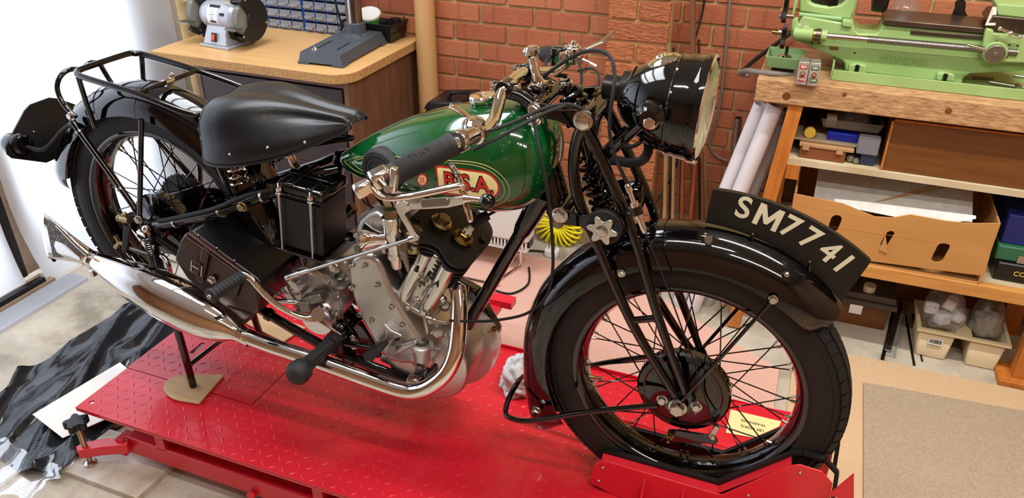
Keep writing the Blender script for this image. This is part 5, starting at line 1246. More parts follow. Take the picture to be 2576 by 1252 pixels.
gp('motor', G().lathe([(.030,-.094),(.046,-.086),(.054,-.070),(.056,-.062),(.056,-.030),(.057,-.029),(.057,.029),(.056,.030),(.056,.062),(.053,.072),(.044,.086),(.030,.094)], gv(0,0,0), ga, 40), 'grinder_silver', ang=25)
sw = gp('switch_surround', G().box(gv(.000,-.072,-.070),(.024,.006,.034),Rg@RX(-.25)), 'guard_black', ped, bev=.001); gp('rocker_switch', G().box(gv(.000,-.0755,-.070),(.014,.006,.024),Rg@RX(-.25)), 'switch_red', ped, bev=.002)
# rating label curved on the motor
rows = [[gv(x,-.0577*math.cos(a),.0577*math.sin(a)) for a in [-.35+1.2*j/8 for j in range(9)]] for x in (-.034,.020)]
mlab = gp('rating_label', G().grid(rows), 'label_white', ang=180)
rows = [[gv(x,-.0580*math.cos(a),.0580*math.sin(a)) for a in [.72+.22*j/3 for j in range(4)]] for x in (-.028,.026)]; gp('label_band', G().grid(rows), 'guard_black', mlab, ang=180)
rows = [[gv(x,-.0580*math.cos(a),.0580*math.sin(a)) for a in [-.30+.14*j/3 for j in range(4)]] for x in (-.020,.012)]; gp('label_band', G().grid(rows), 'guard_black', mlab, ang=180)
g = G()
for k,w in enumerate((.008,.010,.026,.012,.014)): g.box(gv(-.008,-.0577*math.cos(.55-k*.16)-.0006,.0577*math.sin(.55-k*.16)),(w,.001,.002),Rg)
gp('label_print', g, 'dull_steel', mlab)['kind'] = 'stuff'
g = G().box(gv(.044,-.052,.018),(.020,.010,.010),Rg); gp('vent_slot', g, 'guard_black')
for s in (-1,1):
    x0, x1 = (.100,.140) if s > 0 else (-.140,-.100)
    gp('grinding_wheel', G().lathe([(.01,x0+.004),(.068,x0+.006),(.068,x1-.008),(.01,x1-.006)], gv(0,0,0), ga, 40), 'grinding_stone')
    arc = [math.radians(a) for a in range(-100, 171, 10)]   # guard open to the front
    def gpt(r,a,x): return gv(x, r*math.sin(a-PI*.38)*-1 if False else -r*math.cos(a), r*math.sin(a))
    A = [math.radians(a) for a in range(55,330,11)]
    out = [(-.086*math.cos(a), .086*math.sin(a)) for a in A]
    xo = x1 if s > 0 else x0
    gd = gp('wheel_guard', G().prism([(-.0*1,0)]+out if False else out+[(-.030*math.cos(A[-1]),.03*math.sin(A[-1])),(-.03*math.cos(A[0]),.03*math.sin(A[0]))], gv(xo,0,0), Rg@V(0,1,0), (0,0,1), ga*(.003*s)), 'guard_black')
    rows = [[gv(x,-.086*math.cos(a),.086*math.sin(a)) for a in A] for x in (x0-.004,x1+.002)]
    o = gp('guard_band', G().grid(rows), 'guard_black', gd, ang=50); so = o.modifiers.new('t','SOLIDIFY'); so.thickness = .003
    inn = x0 if s > 0 else x1
    gp('guard_inner', G().prism(out+[(-.035*math.cos(A[-1]),.035*math.sin(A[-1])),(-.035*math.cos(A[0]),.035*math.sin(A[0]))], gv(inn-.006*s,0,0), Rg@V(0,1,0), (0,0,1), ga*(-.002*s)), 'guard_black', gd)
    gp('hub_cap', G().cyl(gv(xo+.002*s,0,0),gv(xo+.007*s,0,0),.026,n=24), 'guard_black', gd, bev=.002)
    for a in (75,200,315): q = gv(xo+.003*s,-.078*math.cos(math.radians(a)),.078*math.sin(math.radians(a))); gp('guard_screw', G().ball(q,.0045,8,6), 'polished_aluminium', gd)
    gp('tool_rest', G().box(gv(s*.122,-.082,-.022),(.06,.04,.004),Rg), 'dull_steel')
    gp('rest_bracket', G().poly3([gv(s*.098,-.09,-.03),gv(s*.098,-.03,-.065),gv(s*.098,.02,-.085),gv(s*.098,-.03,-.09),gv(s*.098,-.085,-.06)],ga*(.006*s)), 'guard_black', bev=.002)
    gp('spark_shield', G().box(gv(s*.12,-.072,.062),(.05,.03,.003),Rg@RX(-.7)), 'clear_polythene')
    for dy,dz in ((-.05,-.058),(-.025,-.07),(-.045,-.076)): gp('bracket_bolt', G().cyl(gv(s*.096,dy,dz),gv(s*.088,dy,dz),.006,n=10), 'steel')
# drill stand
mat('stand_grey','4d545c',.4,.2,rvar=.08,nscale=15); mat('column_steel','a39e98',.22,1,rvar=.08,nscale=4,stretch=(1,1,.1))
ds = thing('drill_stand', (-.17,1.19,DZ), 'grey cast drill stand with a steel column on the desk', 'drill stand')
dsp_ = lambda n,g,m,p=None,**k: obj(n,g,m,p or ds,**k)
c_ = [PZ(752,160,DZ),PZ(862,172,DZ)]; ux = (c_[1]-c_[0]); wd_ = ux.length; ux.normalize(); uy = V(-ux.y,ux.x,0); O_ = c_[0]+V(0,0,.0); Ln = .36
sp = lambda x,y,z: O_+ux*x+uy*y+V(0,0,z)
bt = [sp(0,0,.008),sp(wd_,0,.008),sp(wd_,Ln,.008),sp(0,Ln,.008)]; tp = [sp(.008,.006,.044),sp(wd_-.010,.006,.044),sp(wd_-.014,Ln-.012,.05),sp(.010,Ln-.012,.05)]
on_top = lambda u,v: tp[0]*(1-u)*(1-v)+tp[1]*u*(1-v)+tp[2]*u*v+tp[3]*(1-u)*v      # slots cut through the table
gs = G().add(bt+tp,[(3,2,1,0),(0,1,5,4),(1,2,6,5),(2,3,7,6),(3,0,4,7)])
gt_ = holed([(0,0),(1,0),(1,1),(0,1)],[[(c-.028,.18),(c+.028,.18),(c+.028,.49),(c-.028,.49)] for c in (.23,.72)],on_top,.030); gs.add(gt_.v,gt_.f)
sb = dsp_('stand_base', gs, 'stand_grey')
for (x,y) in ((.02,.02),(wd_-.02,.02),(.02,Ln-.02),(wd_-.02,Ln-.02)): dsp_('foot', G().box(sp(x,y,.0045),(.045,.045,.009),Matrix((ux,uy,V(0,0,1))).transposed()), 'stand_grey', sb)
cb_ = sp(.088,.285,.046); dsp_('column_flange', G().lathe([(.062,0),(.060,.006),(.045,.010),(.042,.012),(.042,.048),(.036,.050)], cb_, (0,0,1), 36), 'stand_grey', ang=30)
dsp_('column', G().cyl(cb_+V(0,0,.04),cb_+V(0,0,.62),.0315,n=36), 'column_steel')
for a in (.8,2.4,-2.2,-.7): q = cb_+V(.052*math.cos(a),.052*math.sin(a),.006); dsp_('flange_bolt', G().hexn(q,(0,0,1),.008,.006), 'dull_steel')
dsp_('drill_head', G().bx(cb_.x-.05,cb_.x+.05,cb_.y-.12,cb_.y+.05,DZ+.50,DZ+.62), 'stand_grey', bev=.01)
g = crumple(sp(.045,.045,.0446),.012,.009,.006,2.2,12,8); o = obj('swarf', g, 'steel', ang=20); tag(o,'small heap of bright metal swarf on the drill stand base','swarf')
# flex hanging beside the column
g = G().tube([P(838,-30,1.3),P(845,10,1.3),P(858,60,1.3),P(857,78,1.3),P(868,55,1.3),P(880,30,1.3)],.004,8,sm=6); o = obj('power_flex', g, 'rubber'); tag(o,'thin black flex looping down beside the steel drill column','cable')
# blue drawer cabinets
mat('cabinet_blue','1d4fa8',.4); mat('drawer_clear','b9bcc2',.25,trans=.35,alpha=.75); mat('drawer_inside','3a4a68',.6)
mat('hardware','9a948a',.35,.8,col2='5a5248',nscale=60)
def cabinet(x0, x1, nc, lab):
    y0, y1, z0, z1 = 1.372, 1.455, DZ+.001, DZ+.355
    t = thing('drawer_cabinet', ((x0+x1)/2,1.41,DZ), lab, 'drawer cabinet', 'blue drawer cabinets')
    nr = 8; cw = (x1-x0)/nc; rh = (z1-z0)/nr
    obj('cabinet_back', G().bx(x0,x1,y1-.004,y1,z0,z1), 'cabinet_blue', t)
    for k in range(nc+1): x = x0+k*cw; obj('divider', G().bx(x-.002,x+.002,y0,y1,z0,z1), 'cabinet_blue', t)
    for k in range(nr+1): z = z0+k*rh; obj('shelf', G().bx(x0,x1,y0,y1,z-.0018,z+.0018), 'cabinet_blue', t)
    # one drawer: tapered clear box with a lip handle
    w, h = cw-.008, rh-.009; g = G()
    g.bx(-w/2,w/2,-.004,.0,.0,h*.95); g.bx(-w/2,w/2,0,.07,0,.002); g.bx(-w/2,-w/2+.002,0,.07,0,h*.9); g.bx(w/2-.002,w/2,0,.07,0,h*.9)
    g.bx(-w*.38,w*.38,-.018,-.004,h*.42,h*.42+.003); g.bx(-w*.38,w*.38,-.018,-.016,h*.28,h*.42)
    me = mesh('drawer', g, 'drawer_clear', flat=True)
    g2 = G(); rnd = random.Random(nc)
    for _ in range(9): g2.box((rnd.uniform(-w*.35,w*.35),rnd.uniform(.008,.05),rnd.uniform(.006,h*.45)),(.012,.008,.008),RZ(rnd.uniform(0,3)))
    me2 = mesh('drawer_contents', g2, 'hardware', flat=True)
    for c in range(nc):
        for r in range(nr):
            if r > 5: continue
            loc = V(x0+(c+.5)*cw, y0+random.uniform(-.003,.002), z0+r*rh+.003)
            d = link('drawer', me, t, loc-ORG[t.name]); e = link('drawer_contents', me2, d); e['kind'] = 'stuff'
    return t
cabinet(-.745,-.512,4,'blue small-parts cabinet with clear drawers next to the bench grinder'); cabinet(-.505,-.285,4,'blue small-parts cabinet with clear drawers behind the steel drill column')
# trays and food tub
mat('tray_black','141313',.35); mat('tub_white','e6e7e2',.4); mat('tub_green','3f9a36',.4)
def open_tray(name, x0,x1,y0,y1,z0,z1, m, label, cat, tap=.008):
    g = G(); t = .003
    o_ = [V(x0+tap,y0+tap,z0),V(x1-tap,y0+tap,z0),V(x1-tap,y1-tap,z0),V(x0+tap,y1-tap,z0)]; r_ = [V(x0,y0,z1),V(x1,y0,z1),V(x1,y1,z1),V(x0,y1,z1)]
    c = V((x0+x1)/2,(y0+y1)/2,0); ins = lambda p: V(p.x+(t if p.x < c.x else -t), p.y+(t if p.y < c.y else -t), p.z)
    i_ = [ins(p)+V(0,0,t) for p in o_]; ri = [ins(p) for p in r_]
    g.add(o_+r_+ri+i_,[(3,2,1,0)]+[(k,(k+1)%4,4+(k+1)%4,4+k) for k in range(4)]+[(4+k,4+(k+1)%4,8+(k+1)%4,8+k) for k in range(4)]+[(8+k,8+(k+1)%4,12+(k+1)%4,12+k) for k in range(4)]+[(12,13,14,15)])
    o = obj(name, g, m, bev=.0012); tag(o, label, cat); return o
open_tray('plastic_tray', -.275,-.065,1.322,1.455,DZ+.001,DZ+.040,'tray_black','lower black plastic tray standing on the desk top by the wall','tray',.012)
open_tray('plastic_tray', -.290,-.055,1.308,1.455,DZ+.041,DZ+.078,'tray_black','upper black plastic tray holding the food tub and sockets','tray',.012)
tub = thing('food_tub', (-.19,1.382,DZ+.044), 'white plastic food tub with green band lying in the black tray', 'tub')
Rt = (V(.12,-.35,1)).normalized(); q = V(-.195,1.385,DZ+.050)
obj('tub_body', G().lathe([(.034,0),(.036,.004),(.0395,.022)], q, Rt, 32), 'tub_white', tub); obj('tub_band', G().lathe([(.0396,.020),(.0430,.046)], q, Rt, 32), 'tub_green', tub)
obj('tub_lid', G().lathe([(.046,.046),(.0475,.048),(.0475,.058),(.044,.061),(.001,.060)], q, Rt, 32), 'tub_white', tub)
g = G(); u_ = V(1,.1,-.05).normalized(); v_ = (Rt-u_*Rt.dot(u_)).normalized(); n_ = u_.cross(v_); put_text(g, 'COLE', .012, q+Rt*.034-n_*-.0418, u_, v_, n_, .0004); obj('tub_lettering', g, 'tub_white', tub, flat=True)
for (x,y,r,h,lab) in ((-.115,1.345,.016,.040,'small black socket with a chrome square drive in the black tray'),(-.085,1.395,.024,.042,'wide black round cap standing in the black tray')):
    t = thing('socket', (x,y,DZ+.044), lab, 'socket'); obj('socket_body', G().lathe([(r,0),(r,h),(r*.8,h),(r*.7,h-.01)], (x,y,DZ+.044), (0,0,1), 24), 'tray_black', t); obj('socket_face', G().lathe([(r*.7,h-.006),(r*.25,h-.006)], (x,y,DZ+.044), (0,0,1), 24), 'dull_steel' if r < .02 else 'tray_black', t)
# tan tube, black case, white heater, plug, hose
mat('cardboard_tube','c29a66',.6,col2='b98f5c',nscale=3,stretch=(1,1,.2))
g = G(); tp0 = V(.043,1.408,0); g.lathe([(.041,FLOOR),(.041,1.9),(.037,1.9),(.037,1.8)], tp0, (0,0,1), 40); o = obj('cardboard_tube', g, 'cardboard_tube'); tag(o,'tall tan cardboard tube standing against the brick wall by the desk','tube')
case = thing('tool_case', (.235,1.20,FLOOR), 'black plastic case standing behind the green fuel tank', 'case')
obj('case_body', G().bx(.13,.345,1.185,1.36,FLOOR+.006,.40), 'tray_black', case, bev=.02, seg=3); obj('case_lid', G().poly3([V(.13,1.185,.40),V(.15,1.185,.432),V(.30,1.185,.452),V(.345,1.185,.40)],(0,.175,0)), 'tray_black', case, bev=.008)
obj('case_handle', G().tube([V(.225,1.22,.44),V(.24,1.22,.472),V(.31,1.22,.482),V(.335,1.22,.42)],.009,8), 'tray_black', case)
mat('heater_white','dcd9d2',.4); ht = thing('heater', (.40,1.13,FLOOR), 'white panel heater on bent tube legs behind the engine', 'heater')
obj('heater_panel', G().bx(.16,.612,1.09,1.17,-.055,.34), 'heater_white', ht, bev=.012, seg=3)
obj('grille_rail', G().bx(.165,.607,1.092,1.165,-.095,-.088), 'heater_white', ht); obj('grille_back', G().bx(.165,.607,1.12,1.165,-.09,-.055), 'black_satin', ht)
for k in range(30): x = .172+k*.0147; obj('grille_bar', G().bx(x,x+.006,1.092,1.10,-.09,-.055), 'heater_white', ht)
for x in (.22,.56): obj('tube_leg', G().tube([V(x,1.15,-.06),V(x,1.15,-.18),V(x,1.13,-.1875),V(x-.04,.99,-.1875),V(x-.02,.97,-.1875)],.006,8,sm=4), 'chrome', ht)
obj('tube_foot', G().tube([V(.20,.97,-.1875),V(.54,.97,-.1875)],.006,8), 'chrome', ht)
g = G().tube([V(.60,1.14,-.188),V(.64,1.02,-.188),V(.60,.93,-.188),V(.50,.94,-.188)],.004,8,sm=6); o = obj('heater_flex', g, 'rubber'); tag(o,'black flex curling round the heater leg on the pink carpet','cable')
pg_ = thing('mains_plug', (.646,1.29,FLOOR), 'white three-pin plug lying on the floor below the yellow hose', 'plug'); obj('plug_body', G().prism(rrect(.618,.676,1.262,1.312,.014),(0,0,FLOOR),(1,0,0),(0,1,0),(0,0,.032)), 'label_white', pg_, bev=.006, seg=3)
for dx,dy in ((-.012,0),(.012,0),(0,.016)): obj('plug_pin', G().box((.647+dx,1.285+dy,FLOOR+.040),(.005,.004,.018)), 'bronze', pg_)
o = obj('plug_flex', G().tube([V(.62,1.285,FLOOR+.012),V(.55,1.28,FLOOR+.006),V(.48,1.22,FLOOR+.006)],.004,8,sm=5), 'rubber', pg_)
mat('hose_yellow','e8dc12',.35); H0 = P(1402,562,1.385); pts = []; turns = 19
for i in range(turns*16+1):
    t = i/(turns*16); ph = math.radians(-205+285*t); th = 2*PI*turns*t; rad = V(math.cos(ph),0,math.sin(ph)); R_ = .040
    tn = V(-math.sin(ph),0,math.cos(ph))
    pts.append(H0+rad*(.070+R_*math.cos(th))+YA*(R_*.45*math.sin(th)))
g = G().tube(pts,.0050,8); o = obj('air_hose', g, 'hose_yellow', ang=60); tag(o,'coiled bright yellow air hose hanging on the wall below the tank','hose')
g = G().tube([H0+V(0,.08,.03),H0+V(0,.0,.028),H0+V(0,-.03,.04)],.006,8); o = obj('wall_hook', g, 'dark_steel'); tag(o,'dark steel hook holding the yellow hose','hook')
# ================================================================== timber bench, lathe and shelves
mat('rough_pine','bd9468',.8,col2='94704c',nscale=9,stretch=(3,6,7),bump=1.0,bscale=16); mat('pine_orange','c47a30',.55,col2='a86222',nscale=6,stretch=(10,10,1.2),bump=.3,bscale=40)
mat('pine_rail','cf9850',.5,col2='b98140',nscale=6,stretch=(1,12,12)); mat('shelf_pale','cfc3a4',.7,col2='b5a582',nscale=6); mat('varnished_wood','75481f',.35,col2='623a17',nscale=5,stretch=(1,8,10))
BY = 1.02; BZ = .72
bench = thing('workbench', (1.98,1.24,FLOOR), 'heavy timber workbench with shelves carrying the green lathe', 'workbench')
bp_ = lambda n,g,m,p=None,**k: obj(n,g,m,p or bench,**k)
bp_('bench_top', G().bx(1.368,2.75,BY,1.43,BZ-.072,BZ), 'rough_pine', bev=.004)
g = G().add([V(1.472,1.03,.66),V(1.515,1.03,.66),V(1.445,1.03,FLOOR+.006),V(1.40,1.03,FLOOR+.006),V(1.472,1.09,.66),V(1.515,1.09,.66),V(1.445,1.09,FLOOR+.006),V(1.40,1.09,FLOOR+.006)],[(0,1,2,3),(7,6,5,4),(0,4,5,1),(1,5,6,2),(2,6,7,3),(3,7,4,0)])
bp_('bench_leg', g, 'pine_orange', bev=.002)
bp_('bench_leg', G().bx(2.31,2.37,1.06,1.12,FLOOR,.62), 'pine_orange', bev=.002); bp_('bench_leg', G().bx(1.44,1.50,1.36,1.42,FLOOR,.66), 'pine_orange'); bp_('bench_leg', G().bx(2.31,2.37,1.36,1.42,FLOOR,.66), 'pine_orange')
bp_('leg_foot', G().bx(2.27,2.42,1.03,1.15,FLOOR,FLOOR+.02), 'pine_orange', bev=.002)
bp_('upper_shelf', G().bx(1.49,2.6,1.05,1.42,.447,.467), 'shelf_pale'); bp_('front_rail', G().bx(1.42,2.6,1.025,1.055,.108,.152), 'pine_rail', bev=.002); bp_('lower_shelf', G().bx(1.44,2.6,1.055,1.42,.135,.150), 'shelf_pale')
bp_('half_shelf', G().bx(1.50,1.75,1.09,1.40,.518,.526), 'shelf_pale'); bp_('shelf_end', G().bx(1.492,1.50,1.06,1.40,.467,.65), 'varnished_wood')
bp_('back_board', G().bx(1.46,2.6,1.42,1.428,FLOOR+.02,.64), 'varnished_wood')
bp_('shelf_batten', G().bx(1.50,1.54,1.045,1.07,.40,.447), 'pine_orange')
# knots on the front face of the top
for x,z,r in ((1.46,.675,.012),(1.62,.70,.006),(1.90,.688,.009)): bp_('knot', G().lathe([(r,0),(r*.9,.0015),(.001,.002)], V(x,BY-.0003,z), (0,-1,0), 20), 'varnished_wood')
# ---- shelf contents
def block(name, x0,x1,y0,y1,z0,z1, m, label, cat, bev=.003, **k):
    o = obj(name, G().bx(x0,x1,y0,y1,z0,z1), m, bev=bev, **k); tag(o, label, cat); return o
ch = thing('wooden_chest', (2.06,1.22,.467), 'large varnished brown wooden chest on the upper bench shelf', 'chest')
obj('chest_body', G().bx(1.768,2.45,1.062,1.40,.4675,.632), 'varnished_wood', ch, bev=.002)
for (a_,b_,c_,d_) in ((1.768,1.774,.468,.632),(1.768,2.45,.626,.632)): obj('edge_strip', G().bx(a_,b_,1.058,1.064,c_,d_), 'shelf_pale' if False else 'pine_orange', ch)
mat('brown_card','8a5230',.6,col2='7a4526',nscale=4); mat('tan_card','b18a60',.7); mat('blue_plastic','1a2fb5',.3); mat('navy_box','2b3c5c',.5); mat('frosted','9a9aa4',.4,trans=.3,alpha=.7); mat('smoked_clear','8d857c',.15,trans=.55,alpha=.6)
mat('yellow_cap','e8cf52',.4); mat('green_box','2f6a4c',.45); mat('bulb_glass','8a8474',.1,.3); mat('wool_grey','8f9494',.9,col2='6d7374',nscale=60,bump=.6,bscale=200)
bxx = thing('card_box', (1.60,1.14,.467), 'brown card box with a tan lid on the upper shelf by the orange leg', 'box')
obj('box_body', G().bx(1.528,1.664,1.07,1.22,.4675,.506), 'brown_card', bxx, bev=.002); obj('box_lid', G().bx(1.524,1.685,1.066,1.22,.506,.5175), 'tan_card', bxx, bev=.002)
for x in (1.545,1.645): obj('lid_clip', G().bx(x-.010,x+.010,1.062,1.068,.497,.5165), 'tan_card', bxx)
block('small_box', 1.708,1.752,1.08,1.16,.4675,.508,'navy_box','dark blue lidded box on the upper shelf under the frosted box','box')
for x,y,lab in ((1.680,1.09,'round grey glass bulb on the upper shelf beside the brown card box'),(1.698,1.082,'small round grey glass bulb on the upper shelf beside the dark blue box')):
    o = obj('bulb', G().ball(V(x,y,.4675+(.012 if x<1.69 else .010)),.012 if x<1.69 else .010,16,12), 'bulb_glass'); tag(o, lab, 'bulb')
o = block('blue_case', 1.600,1.690,1.10,1.20,.5265,.553,'blue_plastic','bright blue plastic case on the half shelf','case'); obj('case_lip', G().bx(1.602,1.688,1.097,1.101,.541,.545), 'blue_plastic', o)
block('frosted_box', 1.690,1.752,1.06,1.088,.5085,.566,'frosted','frosted clear plastic box standing on the dark blue box','box',.004)
t = thing('glue_tube', (1.548,1.15,.526), 'dark bottle with a yellow cap lying on the half shelf', 'bottle')
obj('tube_body', G().cyl((1.548,1.105,.5425),(1.548,1.25,.5425),.016,n=20), 'brown_glass', t); obj('yellow_cap', G().cyl((1.548,1.088,.5440),(1.548,1.106,.5440),.0175,n=24), 'yellow_cap', t, bev=.003)
ot = open_tray('clear_tray', 1.572,1.752,1.085,1.25,.5675,.598,'smoked_clear','smoked clear plastic tray with grey wool lying on the blue case','tray',.010)
g = crumple((1.665,1.155,.571),.050,.042,.034,5.1,40,20,.25,9); o = obj('wire_wool', g, 'wool_grey', ang=180); tag(o,'grey wire wool pad in the smoked clear tray','wire wool')
block('white_block', 1.588,1.618,1.10,1.13,.571,.604,'label_white','small white block in the smoked clear tray','block',.003)
block('light_tube', 1.58,1.74,1.08,1.10,.632,.646,'heater_white','slim white strip lamp fixed under the bench top','lamp',.004)
# cardboard box with handle holes
mat('cardboard','c18e50',.75,col2='b58247',nscale=4,stretch=(1,3,3)); mat('foam_white','d8d6d2',.7,col2='c2c0bc',nscale=30); mat('blue_dark','222f86',.4)
def plate_holes(outline, holes, y, m):
    bm = bmesh.new(); es = []
    for lp_ in [outline]+holes:
        vs = [bm.verts.new((x,y,z)) for x,z in lp_]; es += [bm.edges.new((vs[i],vs[(i+1)%len(vs)])) for i in range(len(vs))]
    bmesh.ops.triangle_fill(bm, edges=es, use_beauty=True); g = G(); bm.verts.index_update()
    g.add([v.co.copy() for v in bm.verts],[tuple(v.index for v in f.verts) for f in bm.faces]); bm.free(); return g
cbx = thing('cardboard_box', (1.83,1.22,.150), 'open cardboard fruit box with oval hand holes on the lower bench shelf', 'box')
def oval(cx,cz,w,h,n=10,tilt=0): 
    pts = []
    for k in range(2*n):
        a = PI*k/n; px = w/2*math.cos(a); pz = (h-w)/2*(1 if math.sin(a) >= 0 else -1)+w/2*math.sin(a); pts.append((cx+px+pz*tilt,cz+pz))
    return pts
def bxp(px,py): q = P(px,py,1.03); return (q.x,q.z)
outl = [bxp(1998,487),bxp(2120,512),bxp(2200,545),bxp(2245,548),bxp(2290,540),bxp(2380,556),bxp(2440,562),bxp(2512,562),bxp(2476,694)]+[(1.545,.153)]
g = plate_holes(outl,[oval(*bxp(2100,562),.032,.062,tilt=.1),oval(*bxp(2232,600),.022,.058,tilt=.25),oval(*bxp(2366,635),.034,.072,tilt=.15)],1.032,'cardboard')
o = obj('box_front', g, 'cardboard', cbx, flat=True); so = o.modifiers.new('t','SOLIDIFY'); so.thickness = .005; so.offset = 0
obj('box_end', G().bx(2.118,2.123,1.03,1.40,.152,.365), 'cardboard', cbx); obj('box_end', G().bx(1.540,1.545,1.03,1.40,.152,.365), 'cardboard', cbx); obj('box_back', G().bx(1.54,2.12,1.396,1.40,.152,.36), 'cardboard', cbx); obj('box_base', G().bx(1.54,2.12,1.03,1.40,.151,.156), 'cardboard', cbx)
q = P(2232,612,1.028); obj('torn_flap', G().poly3([P(2212,628,1.026),P(2233,636,1.026),P(2228,590,1.03)],(0,-.002,0)), 'cardboard', cbx)
for a_,b_ in (((2010,515),(2200,548)),((2130,575),(2480,628))): obj('crease', G().tube([P(*a_,1.029),P(*b_,1.0295)],.0006,4), 'cardboard', cbx)
# contents of the cardboard box
g = G().poly3([V(1.60,1.08,.30),V(2.06,1.08,.325),V(2.06,1.36,.445),V(1.60,1.36,.430)],(0,-.004,.010)); o = obj('foam_sheet', g, 'foam_white'); tag(o,'flat grey-white foam sheet lying tilted in the cardboard box','foam')
g = G().poly3([P(2098,505,1.09),P(2455,550,1.05),P(2400,560,1.04),P(2250,545,1.045),P(2150,525,1.06)],(0,.01,.006)); o = obj('foam_sheet', g, 'foam_white'); tag(o,'thin white foam strip along the front of the cardboard box','foam')
g = G().tube([P(2170,518,1.10),P(2380,462,1.20)],.004,8); o = obj('wooden_rod', g, 'tan_card'); tag(o,'thin wooden rod resting on the foam in the cardboard box','rod')
g = G().tube([P(2025,490,1.12),P(2040,460,1.16),P(2100,450,1.2),P(2170,465,1.2),P(2200,490,1.16)],.0022,6,sm=6); o = obj('wire_coil', g, 'brown_glass'); tag(o,'loop of thin brown wire lying on the foam in the cardboard box','wire')
# right-hand end of the lower shelf
gbx = thing('toolbox', (2.28,1.16,.151), 'green metal toolbox at the end of the lower shelf', 'toolbox'); obj('toolbox_body', G().bx(2.155,2.44,1.10,1.30,.214,.262), 'green_box', gbx, bev=.004); obj('toolbox_clasp', G().bx(2.215,2.24,1.094,1.102,.215,.24), 'steel', gbx)
cbk = thing('black_case', (2.29,1.16,.151), 'black moulded case marked with yellow letters under the green toolbox', 'case'); obj('case_body', G().bx(2.165,2.44,1.085,1.30,.151,.2125), 'tray_black', cbk, bev=.006)
g = G(); put_text(g, 'CO', .022, V(2.232,1.0845,.182), (1,0,0), (0,0,1), (0,-1,0), .0004); obj('case_lettering', g, 'yellow_cap', cbk, flat=True)
block('blue_crate', 2.16,2.42,1.12,1.32,.263,.36,'blue_dark','dark blue plastic crate standing on the green toolbox','crate',.004)
# floor under the bench
mat('tray_cream','d3c4a0',.5)
wt = thing('caddy', (2.15,1.18,FLOOR), 'cream plastic caddy with two bins and a barcode standing on the floor', 'caddy')
def bin_(x0,x1,y0,y1,z0,z1,tap):
    o_ = [V(x0+tap,y0+tap,z0),V(x1-tap,y0+tap,z0),V(x1-tap,y1-tap,z0),V(x0+tap,y1-tap,z0)]; r_ = [V(x0,y0,z1),V(x1,y0,z1),V(x1,y1,z1),V(x0,y1,z1)]
    return G().add(o_+r_,[(3,2,1,0)]+[(k,(k+1)%4,4+(k+1)%4,4+k) for k in range(4)])
for (x0,x1) in ((2.018,2.128),(2.172,2.278)): o = obj('bin', bin_(x0,x1,1.10,1.27,FLOOR,-.088,.008), 'tray_cream', wt, bev=.006); so = o.modifiers.new('t','SOLIDIFY'); so.thickness = .003
g = G(); 
for (x0,x1,y0,y1) in ((2.008,2.288,1.090,1.102),(2.008,2.288,1.268,1.280),(2.008,2.020,1.102,1.268),(2.276,2.288,1.102,1.268),(2.126,2.174,1.102,1.268)): g.bx(x0,x1,y0,y1,-.092,-.082)
obj('rim', g, 'tray_cream', wt, flat=True)
blb = obj('barcode_label', G().bx(2.052,2.096,1.0985,1.1000,-.140,-.116), 'label_white', wt); g = G(); x = 2.055
while x < 2.093: w = random.choice((.0006,.001,.0016)); g.bx(x,x+w,1.0978,1.0986,-.134,-.119); x += w+random.choice((.0006,.001))
obj('barcode_bars', g, 'dull_black_plate', wt)['kind'] = 'stuff'
mat('clear_bag','dfe3e6',.1,trans=.8,alpha=.35,spec=.6)
for i,(x,y,z,s,lab) in enumerate(((2.045,1.17,-.02,.026,'white plastic fitting in the caddy next to the empty corner'),(2.085,1.16,-.045,.028,'white plastic fitting lying low in the caddy'),(2.10,1.18,.005,.026,'white plastic fitting piled on top in the caddy'),(2.125,1.165,-.03,.024,'white plastic fitting in the caddy against the grey bag'))):
    o = obj('plastic_fitting', G().box((x,y,z-.02),(s*1.6,s*1.3,s*1.5),RZ(i*.6)@RX(.3*i-.4)), 'label_white', bev=.005); tag(o, lab, 'fitting','white plastic fittings in the caddy')
    for k in (-1,1): obj('fixing_hole_disc', G().cyl(V(x,y,z-.02)+(RZ(i*.6)@RX(.3*i-.4))@V(k*.008,-s*.66,.004),V(x,y,z-.02)+(RZ(i*.6)@RX(.3*i-.4))@V(k*.008,-s*.63,.004),.002,n=8), 'dark_steel', o)  # dark discs in place of open holes, coloured for the shade inside
g = crumple((2.085,1.175,-.075),.062,.07,.085,8.8,36,22,.22,5); o = obj('clear_bag', g, 'clear_bag', ang=180); tag(o,'clear plastic bag wrapped round the white fittings in the caddy','bag')
mat('grey_bag','6c6a62',.15,col2='8a877d',nscale=8,spec=.7); g = crumple((2.215,1.18,-.085),.050,.065,.085,6.1,36,22,.18,4); o = obj('grey_bag', g, 'grey_bag', ang=180); tag(o,'shiny grey plastic bag filling one bin of the caddy','bag')
o = obj('blue_fitting', G().cyl((2.20,1.115,-.10),(2.22,1.115,-.10),.010,n=16), 'blue_plastic', bev=.002); tag(o,'small bright blue plastic fitting at the front of the grey bag','fitting')
